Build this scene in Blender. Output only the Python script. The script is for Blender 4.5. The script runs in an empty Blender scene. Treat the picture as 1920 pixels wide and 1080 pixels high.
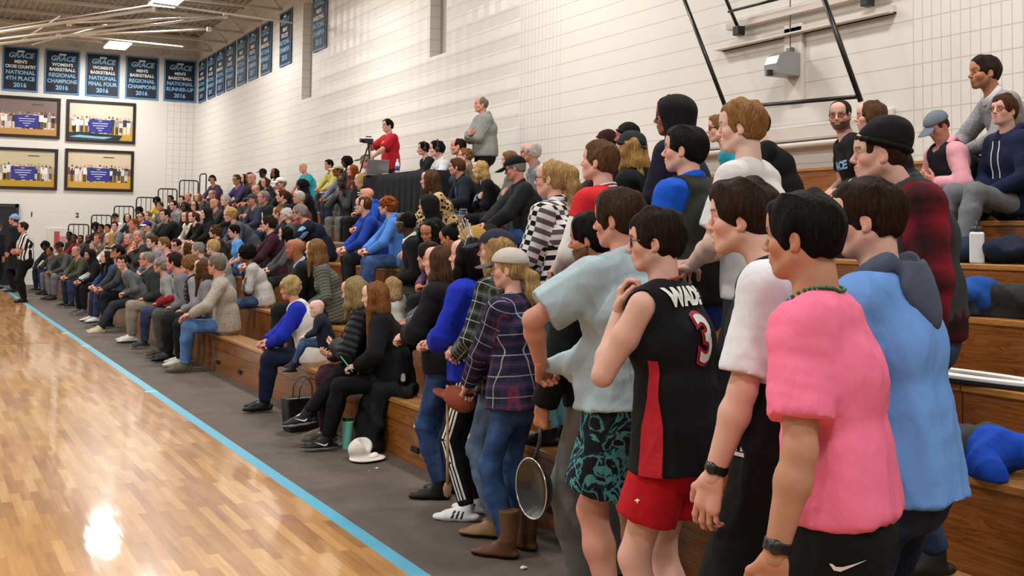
import bpy, bmesh, math, random
import numpy as np
from mathutils import Vector, Matrix
from mathutils.bvhtree import BVHTree
SC = bpy.context.scene
COLL = SC.collection
random.seed(7)
# ------------------------------------------------------------------ camera, light, exposure
_f, _yaw, _pitch, _roll, _cy, CAMH = 2085.38, .49118187, .04849737, .01156198, 339.3525, 1.65
def _cambasis():
    c, s = math.cos(_yaw), math.sin(_yaw); cp, sp = math.cos(_pitch), math.sin(_pitch)
    w = np.array([s*cp, c*cp, sp]); r = np.array([c, -s, 0]); u = np.cross(r, w)
    cr, sr = math.cos(_roll), math.sin(_roll); return cr*r + sr*u, -sr*r + cr*u, w
_r, _u, _w = _cambasis()
cam = bpy.data.cameras.new('camera'); camo = bpy.data.objects.new('camera', cam); COLL.objects.link(camo); SC.camera = camo
camo.matrix_world = Matrix(((_r[0], _u[0], -_w[0], 0), (_r[1], _u[1], -_w[1], 0), (_r[2], _u[2], -_w[2], CAMH), (0, 0, 0, 1)))
cam.sensor_width = 36; cam.lens = _f / 1920 * 36; cam.shift_y = (_cy - 540) / 1920; cam.clip_start = .05; cam.clip_end = 200
def _ray(x, y): return _w * _f + _r * (x - 960) - _u * (y - _cy)
def on_x(x, y, X): d = _ray(x, y); return np.array([0, 0, CAMH]) + d * X / d[0]     # where the sight line meets the vertical plane at X
def on_y(x, y, Y): d = _ray(x, y); return np.array([0, 0, CAMH]) + d * Y / d[1]
def on_z(x, y, z=0): d = _ray(x, y); return np.array([0, 0, CAMH]) + d * (z - CAMH) / d[2]
wd = bpy.data.worlds.new('gym_air'); SC.world = wd; wd.use_nodes = True
wd.node_tree.nodes['Background'].inputs[0].default_value = (1, .97, .93, 1); wd.node_tree.nodes['Background'].inputs[1].default_value = 0.24
SC.view_settings.view_transform = 'Standard'; SC.view_settings.look = 'None'; SC.view_settings.gamma = 1; SC.view_settings.use_curve_mapping = False
SC.view_settings.exposure = 0.0
SC.cycles.max_bounces = 6; SC.cycles.diffuse_bounces = 3; SC.cycles.glossy_bounces = 3; SC.cycles.use_denoising = True
LAMP_W = 185
# ------------------------------------------------------------------ helpers
f32 = np.float32
def lin(h):
    h = h.lstrip('#'); o = []
    for i in (0, 2, 4):
        c = int(h[i:i+2], 16) / 255
        o.append(c / 12.92 if c <= .04045 else ((c + .055) / 1.055) ** 2.4)
    return tuple(o)
def vec(*a): return np.array(a, float)
def nrm(v):
    v = np.asarray(v, float); return v / (np.linalg.norm(v) + 1e-12)
def rotz(a):
    c, s = math.cos(a), math.sin(a); return np.array([[c, -s, 0], [s, c, 0], [0, 0, 1.]])
def rotx(a):
    c, s = math.cos(a), math.sin(a); return np.array([[1, 0, 0], [0, c, -s], [0, s, c]])
def roty(a):
    c, s = math.cos(a), math.sin(a); return np.array([[c, 0, s], [0, 1, 0], [-s, 0, c]])

# ---- distance-field volume and surface nets
def smin(a, b, k):
    if k <= 0: return np.minimum(a, b)
    h = np.maximum(k - np.abs(a - b), 0) / k
    return np.minimum(a, b) - h * h * (k * .25)
class Vol:
    def __init__(s, h): s.h = h; s.ops = []
    def add(s, pr, k=.02): s.ops.append((0, pr, k)); return s
    def cut(s, pr, k=.01): s.ops.append((1, pr, k)); return s
    def mesh(s):
        h = s.h
        A = [p for o, p, k in s.ops if o == 0]
        lo = np.min([p[0] for p in A], 0) - 2.5 * h; hi = np.max([p[1] for p in A], 0) + 2.5 * h
        n = np.ceil((hi - lo) / h).astype(int) + 1
        F = np.full(n, 5., f32)
        for o, (a, b, fn), k in s.ops:
            m = k + 2.5 * h
            i0 = np.clip(np.floor((a - m - lo) / h).astype(int), 0, n); i1 = np.clip(np.ceil((b + m - lo) / h).astype(int) + 1, 0, n)
            if np.any(i1 <= i0): continue
            sl = tuple(slice(i0[q], i1[q]) for q in range(3))
            x, y, z = [(lo[q] + h * np.arange(i0[q], i1[q])).astype(f32) for q in range(3)]
            d = fn(x[:, None, None], y[None, :, None], z[None, None, :])
            if o == 0: F[sl] = smin(F[sl], d, k)
            else: F[sl] = -smin(-F[sl], d, k)
        F[0], F[-1], F[:, 0], F[:, -1], F[:, :, 0], F[:, :, -1] = 5, 5, 5, 5, 5, 5
        return nets(F, lo, h)
def nets(F, lo, h):
    S = F < 0
    nx, ny, nz = F.shape
    cnt = np.zeros((nx-1, ny-1, nz-1), np.int8)
    for dx in (0, 1):
        for dy in (0, 1):
            for dz in (0, 1): cnt += S[dx:nx-1+dx, dy:ny-1+dy, dz:nz-1+dz]
    act = (cnt > 0) & (cnt < 8)
    I, J, K = np.nonzero(act)
    idx = np.full(act.shape, -1, np.int32); idx[I, J, K] = np.arange(len(I))
    C = {}
    for c in range(8): C[c] = F[I + (c & 1), J + ((c >> 1) & 1), K + ((c >> 2) & 1)]
    P = np.zeros((len(I), 3)); W = np.zeros(len(I))
    for c in range(8):
        for b in (1, 2, 4):
            if c & b: continue
            u, v = C[c], C[c | b]
            m = (u < 0) != (v < 0)
            t = np.where(m, u / np.where(m, u - v, 1), 0)
            base = np.array([c & 1, (c >> 1) & 1, (c >> 2) & 1], float)
            st = np.array([b & 1, (b >> 1) & 1, (b >> 2) & 1], float)
            P += (base[None] + t[:, None] * st[None]) * m[:, None]; W += m
    P = (P / W[:, None] + np.stack([I, J, K], 1)) * h + lo
    Q = []
    for ax in range(3):
        o = [q for q in range(3) if q != ax]
        a = [slice(1, -1)] * 3; b = [slice(1, -1)] * 3
        a[ax] = slice(0, -1); b[ax] = slice(1, None)
        s0, s1 = S[tuple(a)], S[tuple(b)]
        ch = np.nonzero(s0 != s1)
        g = [c.copy() for c in ch]
        g[o[0]] += 1; g[o[1]] += 1
        def cell(du, dv):
            q = list(g); q[o[0]] = g[o[0]] - du; q[o[1]] = g[o[1]] - dv
            return idx[tuple(q)]
        q4 = np.stack([cell(1, 1), cell(0, 1), cell(0, 0), cell(1, 0)], 1)
        fl = s0[ch]
        if ax == 1: fl = ~fl
        q4[~fl] = q4[~fl][:, ::-1]
        Q.append(q4)
    return P, np.concatenate(Q)
def normals(P, Q):
    e1 = P[Q[:, 2]] - P[Q[:, 0]]; e2 = P[Q[:, 3]] - P[Q[:, 1]]
    fn = np.cross(e1, e2); N = np.zeros_like(P)
    for c in range(4):
        for a in range(3): N[:, a] += np.bincount(Q[:, c], fn[:, a], len(P))
    return N / (np.linalg.norm(N, axis=1, keepdims=True) + 1e-12)
def smooth(P, Q, it=1, w=.5):
    for _ in range(it):
        A = np.zeros_like(P); n = np.zeros(len(P))
        for c in range(4):
            for e in (1, 3):
                for a in range(3): A[:, a] += np.bincount(Q[:, c], P[Q[:, (c+e) % 4], a], len(P))
            n += 2 * np.bincount(Q[:, c], minlength=len(P))
        P = P * (1 - w) + w * A / np.maximum(n, 1)[:, None]
    return P
# ---- primitives: (lo, hi, fn)
def cone(a, b, ra, rb, flat=None, cut=False, cutA=False):
    a = np.asarray(a, float); b = np.asarray(b, float); ba = b - a; L2 = float(ba @ ba) + 1e-12; L = math.sqrt(L2)
    r = max(ra, rb)
    def fn(x, y, z):
        px, py, pz = x - a[0], y - a[1], z - a[2]
        t = (px * ba[0] + py * ba[1] + pz * ba[2]) / L2
        tc = np.clip(t, 0, 1)
        qx, qy, qz = px - tc * ba[0], py - tc * ba[1], pz - tc * ba[2]
        sc = 1.
        if flat is not None:
            n, s = flat; w = (qx * n[0] + qy * n[1] + qz * n[2]) * (1 / s - 1)
            qx, qy, qz = qx + w * n[0], qy + w * n[1], qz + w * n[2]; sc = s
        rr = ra + (rb - ra) * tc
        d = np.sqrt(qx * qx + qy * qy + qz * qz) - rr
        if sc != 1.: d = d * (sc + (1 - sc) * .3)
        if cut: d = np.maximum(d, (t - 1) * L)
        if cutA: d = np.maximum(d, -t * L)
        return d.astype(f32)
    return np.minimum(a, b) - r, np.maximum(a, b) + r, fn
def ell(c, R, rad):
    c = np.asarray(c, float); R = np.eye(3) if R is None else R; ra = np.asarray(rad, float)
    m = np.abs(R) @ ra
    def fn(x, y, z):
        px, py, pz = x - c[0], y - c[1], z - c[2]
        k0 = 0; k1 = 0
        for i in range(3):
            u = px * R[0, i] + py * R[1, i] + pz * R[2, i]
            k0 = k0 + (u / ra[i]) ** 2; k1 = k1 + (u / ra[i] ** 2) ** 2
        k0 = np.sqrt(k0); k1 = np.sqrt(k1)
        return (k0 * (k0 - 1) / (k1 + 1e-6)).astype(f32)
    return c - m, c + m, fn
def slab(c0, c1, s0, s1, a0, a1, b0, b1, f0=None, cut0=False, cut1=False, p=2.4):
    """elliptic frustum c0->c1, side vectors s0,s1, half widths a, half depths b"""
    c0 = np.asarray(c0, float); c1 = np.asarray(c1, float); ax = c1 - c0; L = np.linalg.norm(ax); ax = ax / L
    s = nrm(nrm(s0) + nrm(s1)); s = nrm(s - ax * (s @ ax)); fv = np.cross(ax, s)
    m = max(a0, a1, b0, b1)
    def fn(x, y, z):
        px, py, pz = x - c0[0], y - c0[1], z - c0[2]
        w = px * ax[0] + py * ax[1] + pz * ax[2]
        t = np.clip(w / L, 0, 1)
        u = px * s[0] + py * s[1] + pz * s[2]; v = px * fv[0] + py * fv[1] + pz * fv[2]
        a = a0 + (a1 - a0) * t; b = b0 + (b1 - b0) * t
        over = w - t * L
        mn = np.minimum(a, b)
        e = (np.abs(u / a) ** p + np.abs(v / b) ** p + np.abs(over / (mn * .8)) ** p) ** (1 / p)
        d = (e - 1) * mn
        if cut0: d = np.maximum(d, -w)
        if cut1: d = np.maximum(d, w - L)
        return d.astype(f32)
    return np.minimum(c0, c1) - m, np.maximum(c0, c1) + m, fn
def plane(pt, n, lo, hi):
    """solid half space on the -n side... used with cut: removes where d<0"""
    pt = np.asarray(pt, float); n = nrm(n)
    def fn(x, y, z): return ((x - pt[0]) * n[0] + (y - pt[1]) * n[1] + (z - pt[2]) * n[2]).astype(f32)
    return np.asarray(lo, float), np.asarray(hi, float), fn
def wob(P, f, seed, fz=None, warp=1.2):
    r = np.random.RandomState(seed); o = 0
    S = np.array([f, f, f if fz is None else fz], float)
    X = P * S
    for i in range(5):
        d = r.normal(size=3); d /= np.linalg.norm(d); e = r.normal(size=3); e /= np.linalg.norm(e)
        o = o + np.sin(X @ d * (1 + .5 * i / 4) + r.uniform(0, 6) + warp * np.sin(X @ e * .6 + r.uniform(0, 6)))
    return o / 2.6
# ---- object output
def link(o, parent=None):
    COLL.objects.link(o)
    if parent is not None: o.parent = parent
    return o
def mk(name, P, faces, mat, parent=None, col=None, pc=None, smooth_=True, pcc=None):
    me = bpy.data.meshes.new(name)
    P = np.asarray(P, f32)
    if isinstance(faces, np.ndarray):
        nf, k = faces.shape
        me.vertices.add(len(P)); me.vertices.foreach_set('co', P.ravel())
        me.loops.add(nf * k); me.loops.foreach_set('vertex_index', np.ascontiguousarray(faces, np.int32).ravel())
        me.polygons.add(nf); me.polygons.foreach_set('loop_start', np.arange(0, nf * k, k, dtype=np.int32))
        try: me.polygons.foreach_set('loop_total', np.full(nf, k, np.int32))
        except Exception: pass
        me.update(calc_edges=True)
    else:
        me.from_pydata([tuple(map(float, p)) for p in P], [], faces); me.update()
    if col is not None:
        a = me.color_attributes.new('Col', 'FLOAT_COLOR', 'POINT')
        c4 = np.ones((len(P), 4), f32); c4[:, :3] = col; a.data.foreach_set('color', c4.ravel())
    if pc is not None:
        a = me.attributes.new('pc', 'FLOAT_VECTOR', 'POINT'); a.data.foreach_set('vector', np.asarray(pc, f32).ravel())
    if pcc is not None:
        a = me.attributes.new('pc', 'FLOAT_VECTOR', 'CORNER'); a.data.foreach_set('vector', np.ascontiguousarray(pcc, f32).ravel())
    if mat is not None: me.materials.append(mat)
    if smooth_: me.polygons.foreach_set('use_smooth', [True] * len(me.polygons))
    o = bpy.data.objects.new(name, me)
    return link(o, parent)
def empty(name, loc, rz=0, label=None, cat=None, group=None, parent=None):
    o = bpy.data.objects.new(name, None); link(o, parent); o.location = tuple(map(float, loc)); o.rotation_euler = (0, 0, rz)
    o.empty_display_size = .1
    if label: tag(o, label, cat, group)
    return o
def tag(o, label=None, cat=None, group=None, kind=None):
    if label: o['label'] = label
    if cat: o['category'] = cat
    if group: o['group'] = group
    if kind: o['kind'] = kind
    return o
class MB:
    """collects plain polygons for ONE mesh object"""
    def __init__(s): s.v = []; s.f = []
    def box(s, x0, y0, z0, x1, y1, z1, M=None):
        b = len(s.v); c = [(x, y, z) for z in (z0, z1) for y in (y0, y1) for x in (x0, x1)]
        if M is not None: c = [tuple(M @ Vector(p)) for p in c]
        s.v += c
        for q in ((0, 2, 3, 1), (4, 5, 7, 6), (0, 1, 5, 4), (2, 6, 7, 3), (1, 3, 7, 5), (0, 4, 6, 2)): s.f.append(tuple(b + i for i in q))
        return s
    def tube(s, pts, r, n=8, cap=True, flat=1.):
        pts = [Vector(p) for p in pts]; b0 = len(s.v); k = len(pts)
        rr = r if isinstance(r, (list, tuple)) else [r] * k
        up = None
        for i, p in enumerate(pts):
            d = (pts[min(i+1, k-1)] - pts[max(i-1, 0)]).normalized()
            if up is None:
                up = Vector((0, 0, 1)) if abs(d.z) < .9 else Vector((1, 0, 0))
            a = d.cross(up).normalized(); c = a.cross(d).normalized(); up = c
            for j in range(n):
                t = 2 * math.pi * j / n; s.v.append(tuple(p + a * math.cos(t) * rr[i] + c * math.sin(t) * rr[i] * flat))
        for i in range(k - 1):
            for j in range(n):
                s.f.append((b0 + i*n + j, b0 + i*n + (j+1) % n, b0 + (i+1)*n + (j+1) % n, b0 + (i+1)*n + j))
        if cap:
            s.f.append(tuple(b0 + j for j in range(n))[::-1]); s.f.append(tuple(b0 + (k-1)*n + j for j in range(n)))
        return s
    def lathe(s, prof, n=20, c=(0, 0, 0), sx=1, sy=1):
        b0 = len(s.v); k = len(prof)
        for r, z in prof:
            for j in range(n):
                t = 2 * math.pi * j / n; s.v.append((c[0] + r*sx*math.cos(t), c[1] + r*sy*math.sin(t), c[2] + z))
        for i in range(k - 1):
            for j in range(n): s.f.append((b0 + i*n + j, b0 + i*n + (j+1) % n, b0 + (i+1)*n + (j+1) % n, b0 + (i+1)*n + j))
        s.f.append(tuple(b0 + j for j in range(n))[::-1]); s.f.append(tuple(b0 + (k-1)*n + j for j in range(n)))
        return s
    def prism(s, outline, d0, d1, M=None):
        """outline [(x,z)] extruded along y d0..d1"""
        b = len(s.v); n = len(outline)
        for d in (d0, d1):
            for x, z in outline:
                p = Vector((x, d, z)); s.v.append(tuple(M @ p) if M is not None else tuple(p))
        s.f.append(tuple(range(b, b+n))); s.f.append(tuple(range(b+2*n-1, b+n-1, -1)))
        for i in range(n): s.f.append((b+i, b+n+i, b+n+(i+1) % n, b+(i+1) % n))
        return s
    def out(s, name, mat, parent=None, bevel=0, smooth_=False):
        o = mk(name, s.v, s.f, mat, parent, smooth_=smooth_)
        if bevel:
            m = o.modifiers.new('bevel', 'BEVEL'); m.width = bevel; m.segments = 2; m.limit_method = 'ANGLE'; m.angle_limit = .6
        return o
# ---- materials
MATS = {}
def nd(nt, t, **kw):
    n = nt.nodes.new(t)
    for k, v in kw.items(): setattr(n, k, v)
    return n
def base_mat(key):
    m = bpy.data.materials.new(key); m.use_nodes = True
    nt = m.node_tree; b = nt.nodes['Principled BSDF']; return m, nt, b
def plain(hexc, rough=.6, metal=0., name='plain', bump=0, bscale=60, spec=.5, noise=.0):
    key = (name, hexc, rough, metal, bump, bscale, noise)
    if key in MATS: return MATS[key]
    m, nt, b = base_mat(name); c = lin(hexc)
    b.inputs['Base Color'].default_value = (*c, 1); b.inputs['Roughness'].default_value = rough; b.inputs['Metallic'].default_value = metal
    b.inputs['Specular IOR Level'].default_value = spec
    if bump or noise:
        tc = nd(nt, 'ShaderNodeTexCoord'); n = nd(nt, 'ShaderNodeTexNoise'); n.inputs['Scale'].default_value = bscale; n.inputs['Detail'].default_value = 4
        nt.links.new(tc.outputs['Object'], n.inputs['Vector'])
        if bump:
            bp = nd(nt, 'ShaderNodeBump'); bp.inputs['Strength'].default_value = bump; bp.inputs['Distance'].default_value = .01
            nt.links.new(n.outputs['Fac'], bp.inputs['Height']); nt.links.new(bp.outputs['Normal'], b.inputs['Normal'])
        if noise:
            mx = nd(nt, 'ShaderNodeMix', data_type='RGBA'); mx.inputs['A'].default_value = (*[v*(1-noise) for v in c], 1); mx.inputs['B'].default_value = (*[min(1, v*(1+noise)) for v in c], 1)
            nt.links.new(n.outputs['Fac'], mx.inputs['Factor']); nt.links.new(mx.outputs['Result'], b.inputs['Base Color'])
    MATS[key] = m; return m
def ramp(nt, src, stops, interp='LINEAR'):
    r = nd(nt, 'ShaderNodeValToRGB'); r.color_ramp.interpolation = interp
    e = r.color_ramp.elements
    while len(e) < len(stops): e.new(.5)
    for i, (p, c) in enumerate(stops):
        e[i].position = p; e[i].color = (*c, 1) if len(c) == 3 else c
    nt.links.new(src, r.inputs['Fac']); return r.outputs['Color']
def mth(nt, op, a, b=None, c=None, clamp=False):
    n = nd(nt, 'ShaderNodeMath', operation=op); n.use_clamp = clamp
    for i, v in enumerate((a, b, c)):
        if v is None: continue
        if isinstance(v, (int, float)): n.inputs[i].default_value = v
        else: nt.links.new(v, n.inputs[i])
    return n.outputs[0]
def mixc(nt, f, a, b):
    n = nd(nt, 'ShaderNodeMix', data_type='RGBA')
    for k, v in (('Factor', f), ('A', a), ('B', b)):
        if isinstance(v, tuple): n.inputs[k].default_value = (*v[:3], 1)
        elif isinstance(v, (int, float)): n.inputs[k].default_value = v
        else: nt.links.new(v, n.inputs[k])
    return n.outputs['Result']
def cloth(hexc, kind='knit', rough=.9):
    """woven fabric; kind: knit, denim, heather, puffer, stripe, fleece, camo, leopard, speck"""
    key = ('cloth', hexc, kind)
    if key in MATS: return MATS[key]
    m, nt, b = base_mat('fabric_' + kind); cs = [lin(h) for h in hexc.split(',')]; c = cs[0]; L = nt.links.new
    at = nd(nt, 'ShaderNodeAttribute'); at.attribute_name = 'pc'; pcv = at.outputs['Vector']
    tc = nd(nt, 'ShaderNodeTexCoord'); ob = tc.outputs['Object']
    n1 = nd(nt, 'ShaderNodeTexNoise'); n1.inputs['Scale'].default_value = 7; n1.inputs['Detail'].default_value = 5; L(ob, n1.inputs['Vector'])
    n2 = nd(nt, 'ShaderNodeTexNoise'); n2.inputs['Scale'].default_value = 350 if kind != 'fleece' else 120; n2.inputs['Detail'].default_value = 2; L(ob, n2.inputs['Vector'])
    v = .16
    col = mixc(nt, n1.outputs['Fac'], tuple(x*(1-v) for x in c), tuple(min(1, x*(1+v)) for x in c))
    sp = nd(nt, 'ShaderNodeSeparateXYZ'); L(pcv, sp.inputs[0]); X, Y, Z = sp.outputs
    W = mth(nt, 'ADD', mth(nt, 'MULTIPLY', X, .8), mth(nt, 'MULTIPLY', Y, .6))
    if kind == 'denim':
        col = mixc(nt, ramp(nt, n1.outputs['Fac'], [(.42, (0, 0, 0)), (.66, (1, 1, 1))]), tuple(x*.8 for x in c), tuple(min(1, x*1.5+.015) for x in c)); rough = .85
    if kind in ('heather', 'speck'):
        n3 = nd(nt, 'ShaderNodeTexNoise'); n3.inputs['Scale'].default_value = 130 if kind == 'heather' else 60; n3.inputs['Detail'].default_value = 3; L(ob, n3.inputs['Vector'])
        a = .35 if kind == 'heather' else .6
        col = mixc(nt, ramp(nt, n3.outputs['Fac'], [(.38, (0, 0, 0)), (.62, (1, 1, 1))]), tuple(x*(1-a) for x in c), tuple(min(1, x*(1+a)) for x in c))
    if kind == 'stripe':
        s = mth(nt, 'GREATER_THAN', mth(nt, 'FRACT', mth(nt, 'MULTIPLY', W, 1/.062)), .5)
        col = mixc(nt, s, cs[0], cs[1])
    if kind == 'hstripe':
        s = mth(nt, 'GREATER_THAN', mth(nt, 'FRACT', mth(nt, 'MULTIPLY', Z, 1/.035)), .6)
        col = mixc(nt, s, cs[0], cs[1])
    if kind in ('buffalo', 'tartan', 'shadowplaid'):
        per = {'buffalo': .058, 'tartan': .105, 'shadowplaid': .16}[kind]
        fa = mth(nt, 'FRACT', mth(nt, 'MULTIPLY', W, 1/per)); fb = mth(nt, 'FRACT', mth(nt, 'MULTIPLY', Z, 1/per))
        if kind == 'buffalo' or kind == 'shadowplaid':
            a = mth(nt, 'GREATER_THAN', fa, .5); bb = mth(nt, 'GREATER_THAN', fb, .5)
            if kind == 'shadowplaid':
                a = mth(nt, 'SMOOTH_MIN', 1, mth(nt, 'ABSOLUTE', mth(nt, 'SUBTRACT', mth(nt, 'MULTIPLY', fa, 2), 1)), .1)
                bb = mth(nt, 'ABSOLUTE', mth(nt, 'SUBTRACT', mth(nt, 'MULTIPLY', fb, 2), 1))
            s = mth(nt, 'MULTIPLY', mth(nt, 'ADD', a, bb), .5)
            col = ramp(nt, s, [(0, cs[0]), (.5, cs[1]), (1, cs[2])] if kind == 'shadowplaid' else [(.0, cs[0]), (.3, cs[2]), (.8, cs[1])], 'LINEAR' if kind == 'shadowplaid' else 'CONSTANT')
        else:
            def band(fr, c0, w): return mth(nt, 'LESS_THAN', mth(nt, 'ABSOLUTE', mth(nt, 'SUBTRACT', fr, c0)), w)
            wide = mth(nt, 'MULTIPLY', mth(nt, 'ADD', band(fa, .3, .16), band(fb, .3, .16)), .5)
            thin = mth(nt, 'MAXIMUM', band(fa, .75, .022), band(fb, .75, .022))
            thin2 = mth(nt, 'MAXIMUM', band(fa, .3, .02), band(fb, .3, .02))
            col = mixc(nt, wide, cs[0], cs[1]); col = mixc(nt, mth(nt, 'MULTIPLY', thin, .55), col, cs[2]); col = mixc(nt, mth(nt, 'MULTIPLY', thin2, .5), col, cs[-1])
    if kind in ('leopard', 'camo'):
        vo = nd(nt, 'ShaderNodeTexVoronoi' if kind == 'leopard' else 'ShaderNodeTexNoise'); vo.inputs['Scale'].default_value = 22 if kind == 'leopard' else 11; L(ob, vo.inputs['Vector'])
        o_ = vo.outputs['Distance'] if kind == 'leopard' else vo.outputs['Fac']
        if kind == 'leopard': col = mixc(nt, ramp(nt, o_, [(.0, (1, 1, 1)), (.36, (1, 1, 1)), (.42, (0, 0, 0))]), c, cs[1])
        else:
            vo.inputs['Detail'].default_value = 3; vo.inputs['Distortion'].default_value = 1.6
            col = ramp(nt, o_, [(0, cs[0]), (.46, cs[1]), (.54, cs[2]), (.6, cs[0])], 'CONSTANT')
    L(col, b.inputs['Base Color'])
    b.inputs['Roughness'].default_value = .55 if kind == 'puffer' else rough; b.inputs['Specular IOR Level'].default_value = .25
    # creases
    mp = nd(nt, 'ShaderNodeMapping'); mp.inputs['Scale'].default_value = (8, 8, 4); L(ob, mp.inputs['Vector'])
    n4 = nd(nt, 'ShaderNodeTexNoise'); n4.inputs['Scale'].default_value = 1; n4.inputs['Detail'].default_value = 3; n4.inputs['Distortion'].default_value = 1.2; L(mp.outputs[0], n4.inputs['Vector'])
    b1 = nd(nt, 'ShaderNodeBump'); b1.inputs['Strength'].default_value = .5; b1.inputs['Distance'].default_value = .025; L(n4.outputs['Fac'], b1.inputs['Height'])
    last = b1
    if kind == 'puffer':
        wv = mth(nt, 'ABSOLUTE', mth(nt, 'SINE', mth(nt, 'MULTIPLY', Z, math.pi / .055)))
        b3 = nd(nt, 'ShaderNodeBump'); b3.inputs['Strength'].default_value = 1; b3.inputs['Distance'].default_value = .02; L(mth(nt, 'POWER', wv, .5), b3.inputs['Height']); L(b1.outputs[0], b3.inputs['Normal']); last = b3
    b2 = nd(nt, 'ShaderNodeBump'); b2.inputs['Strength'].default_value = .35; b2.inputs['Distance'].default_value = .002; L(n2.outputs['Fac'], b2.inputs['Height'])
    L(last.outputs[0], b2.inputs['Normal']); L(b2.outputs[0], b.inputs['Normal'])
    MATS[key] = m; return m
def skin_mat():
    if 'skin' in MATS: return MATS['skin']
    m, nt, b = base_mat('skin'); L = nt.links.new
    at = nd(nt, 'ShaderNodeAttribute'); at.attribute_name = 'Col'
    tc = nd(nt, 'ShaderNodeTexCoord'); n = nd(nt, 'ShaderNodeTexNoise'); n.inputs['Scale'].default_value = 22; n.inputs['Detail'].default_value = 4; L(tc.outputs['Object'], n.inputs['Vector'])
    L(mixc(nt, mth(nt, 'MULTIPLY', n.outputs['Fac'], .14), at.outputs['Color'], (.42, .14, .10)), b.inputs['Base Color'])
    mixn = nt.nodes[-1] if False else None
    b.inputs['Roughness'].default_value = .58; b.inputs['Specular IOR Level'].default_value = .3
    n2 = nd(nt, 'ShaderNodeTexNoise'); n2.inputs['Scale'].default_value = 180; L(tc.outputs['Object'], n2.inputs['Vector'])
    bp = nd(nt, 'ShaderNodeBump'); bp.inputs['Strength'].default_value = .12; bp.inputs['Distance'].default_value = .004; L(n2.outputs['Fac'], bp.inputs['Height']); L(bp.outputs[0], b.inputs['Normal'])
    MATS['skin'] = m; return m
def skin_dark():
    if 'skind' in MATS: return MATS['skind']
    m, nt, b = base_mat('skin_deep'); at = nd(nt, 'ShaderNodeAttribute'); at.attribute_name = 'Col'
    nt.links.new(at.outputs['Color'], b.inputs['Base Color']); b.inputs['Roughness'].default_value = .42
    MATS['skind'] = m; return m
def hair_mat(hexc, curl=False):
    key = ('hair', hexc, curl)
    if key in MATS: return MATS[key]
    m, nt, b = base_mat('hair'); c = lin(hexc); L = nt.links.new
    tc = nd(nt, 'ShaderNodeTexCoord'); mp = nd(nt, 'ShaderNodeMapping'); mp.inputs['Scale'].default_value = (90, 90, 14) if not curl else (40, 40, 40); L(tc.outputs['Object'], mp.inputs['Vector'])
    n = nd(nt, 'ShaderNodeTexNoise'); n.inputs['Scale'].default_value = 1.6; n.inputs['Detail'].default_value = 4; n.inputs['Distortion'].default_value = .6 if not curl else 2; L(mp.outputs[0], n.inputs['Vector'])
    L(ramp(nt, n.outputs['Fac'], [(.3, tuple(x*.5 for x in c)), (.55, c), (.75, tuple(min(1, x*1.6+.004) for x in c))]), b.inputs['Base Color'])
    bp = nd(nt, 'ShaderNodeBump'); bp.inputs['Strength'].default_value = .9; bp.inputs['Distance'].default_value = .008; L(n.outputs['Fac'], bp.inputs['Height']); L(bp.outputs[0], b.inputs['Normal'])
    b.inputs['Roughness'].default_value = .62; b.inputs['Specular IOR Level'].default_value = .09
    MATS[key] = m; return m
def text_mesh(body, size, align='CENTER', bold=0., extrude=0., shear=0., space=1.):
    """returns verts (n,3) in the XY plane and faces of built-in-font lettering"""
    cu = bpy.data.curves.new('lettering', 'FONT'); cu.body = body; cu.size = size; cu.align_x = align; cu.offset = bold; cu.extrude = extrude; cu.shear = shear
    cu.resolution_u = 3; cu.space_character = space
    o = bpy.data.objects.new('lettering', cu); COLL.objects.link(o)
    dg = bpy.context.evaluated_depsgraph_get(); dg.update()
    me = bpy.data.meshes.new_from_object(o.evaluated_get(dg))
    V = np.array([v.co[:] for v in me.vertices]); Fc = [tuple(p.vertices) for p in me.polygons]
    bpy.data.objects.remove(o); bpy.data.curves.remove(cu); bpy.data.meshes.remove(me)
    return V, Fc
def decal(V, Fc, target, origin, right, up, mat, name, parent, off=.004, sub=.03, width=None):
    """wraps a flat drawing (V in XY) on a garment surface; origin/right/up in the target's own space"""
    bm = bmesh.new(); vs = [bm.verts.new(tuple(v)) for v in V]
    for f in Fc:
        try: bm.faces.new([vs[i] for i in f])
        except ValueError: pass
    bmesh.ops.triangulate(bm, faces=bm.faces[:])
    for _ in range(3):
        e = [e for e in bm.edges if e.calc_length() > sub]
        if not e: break
        bmesh.ops.subdivide_edges(bm, edges=e, cuts=1)
    bmesh.ops.triangulate(bm, faces=bm.faces[:])
    me = target.data; bv = BVHTree.FromPolygons([v.co[:] for v in me.vertices], [tuple(p.vertices) for p in me.polygons])
    right = Vector(nrm(right)); up = Vector(nrm(up)); n = right.cross(up)
    o = Vector(origin); last = None
    for v in bm.verts:
        p = o + right * v.co.x + up * v.co.y
        h = bv.ray_cast(p + n * .35, -n, .7)
        if h[0] is not None: v.co = h[0] + n * off; last = h[0]
        else:
            q = bv.find_nearest(p); v.co = q[0] + n * off
    P = np.array([v.co[:] for v in bm.verts]); bm.verts.index_update(); F = [tuple(v.index for v in f.verts) for f in bm.faces]; bm.free()
    return mk(name, P, F, mat, parent, smooth_=False)

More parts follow.
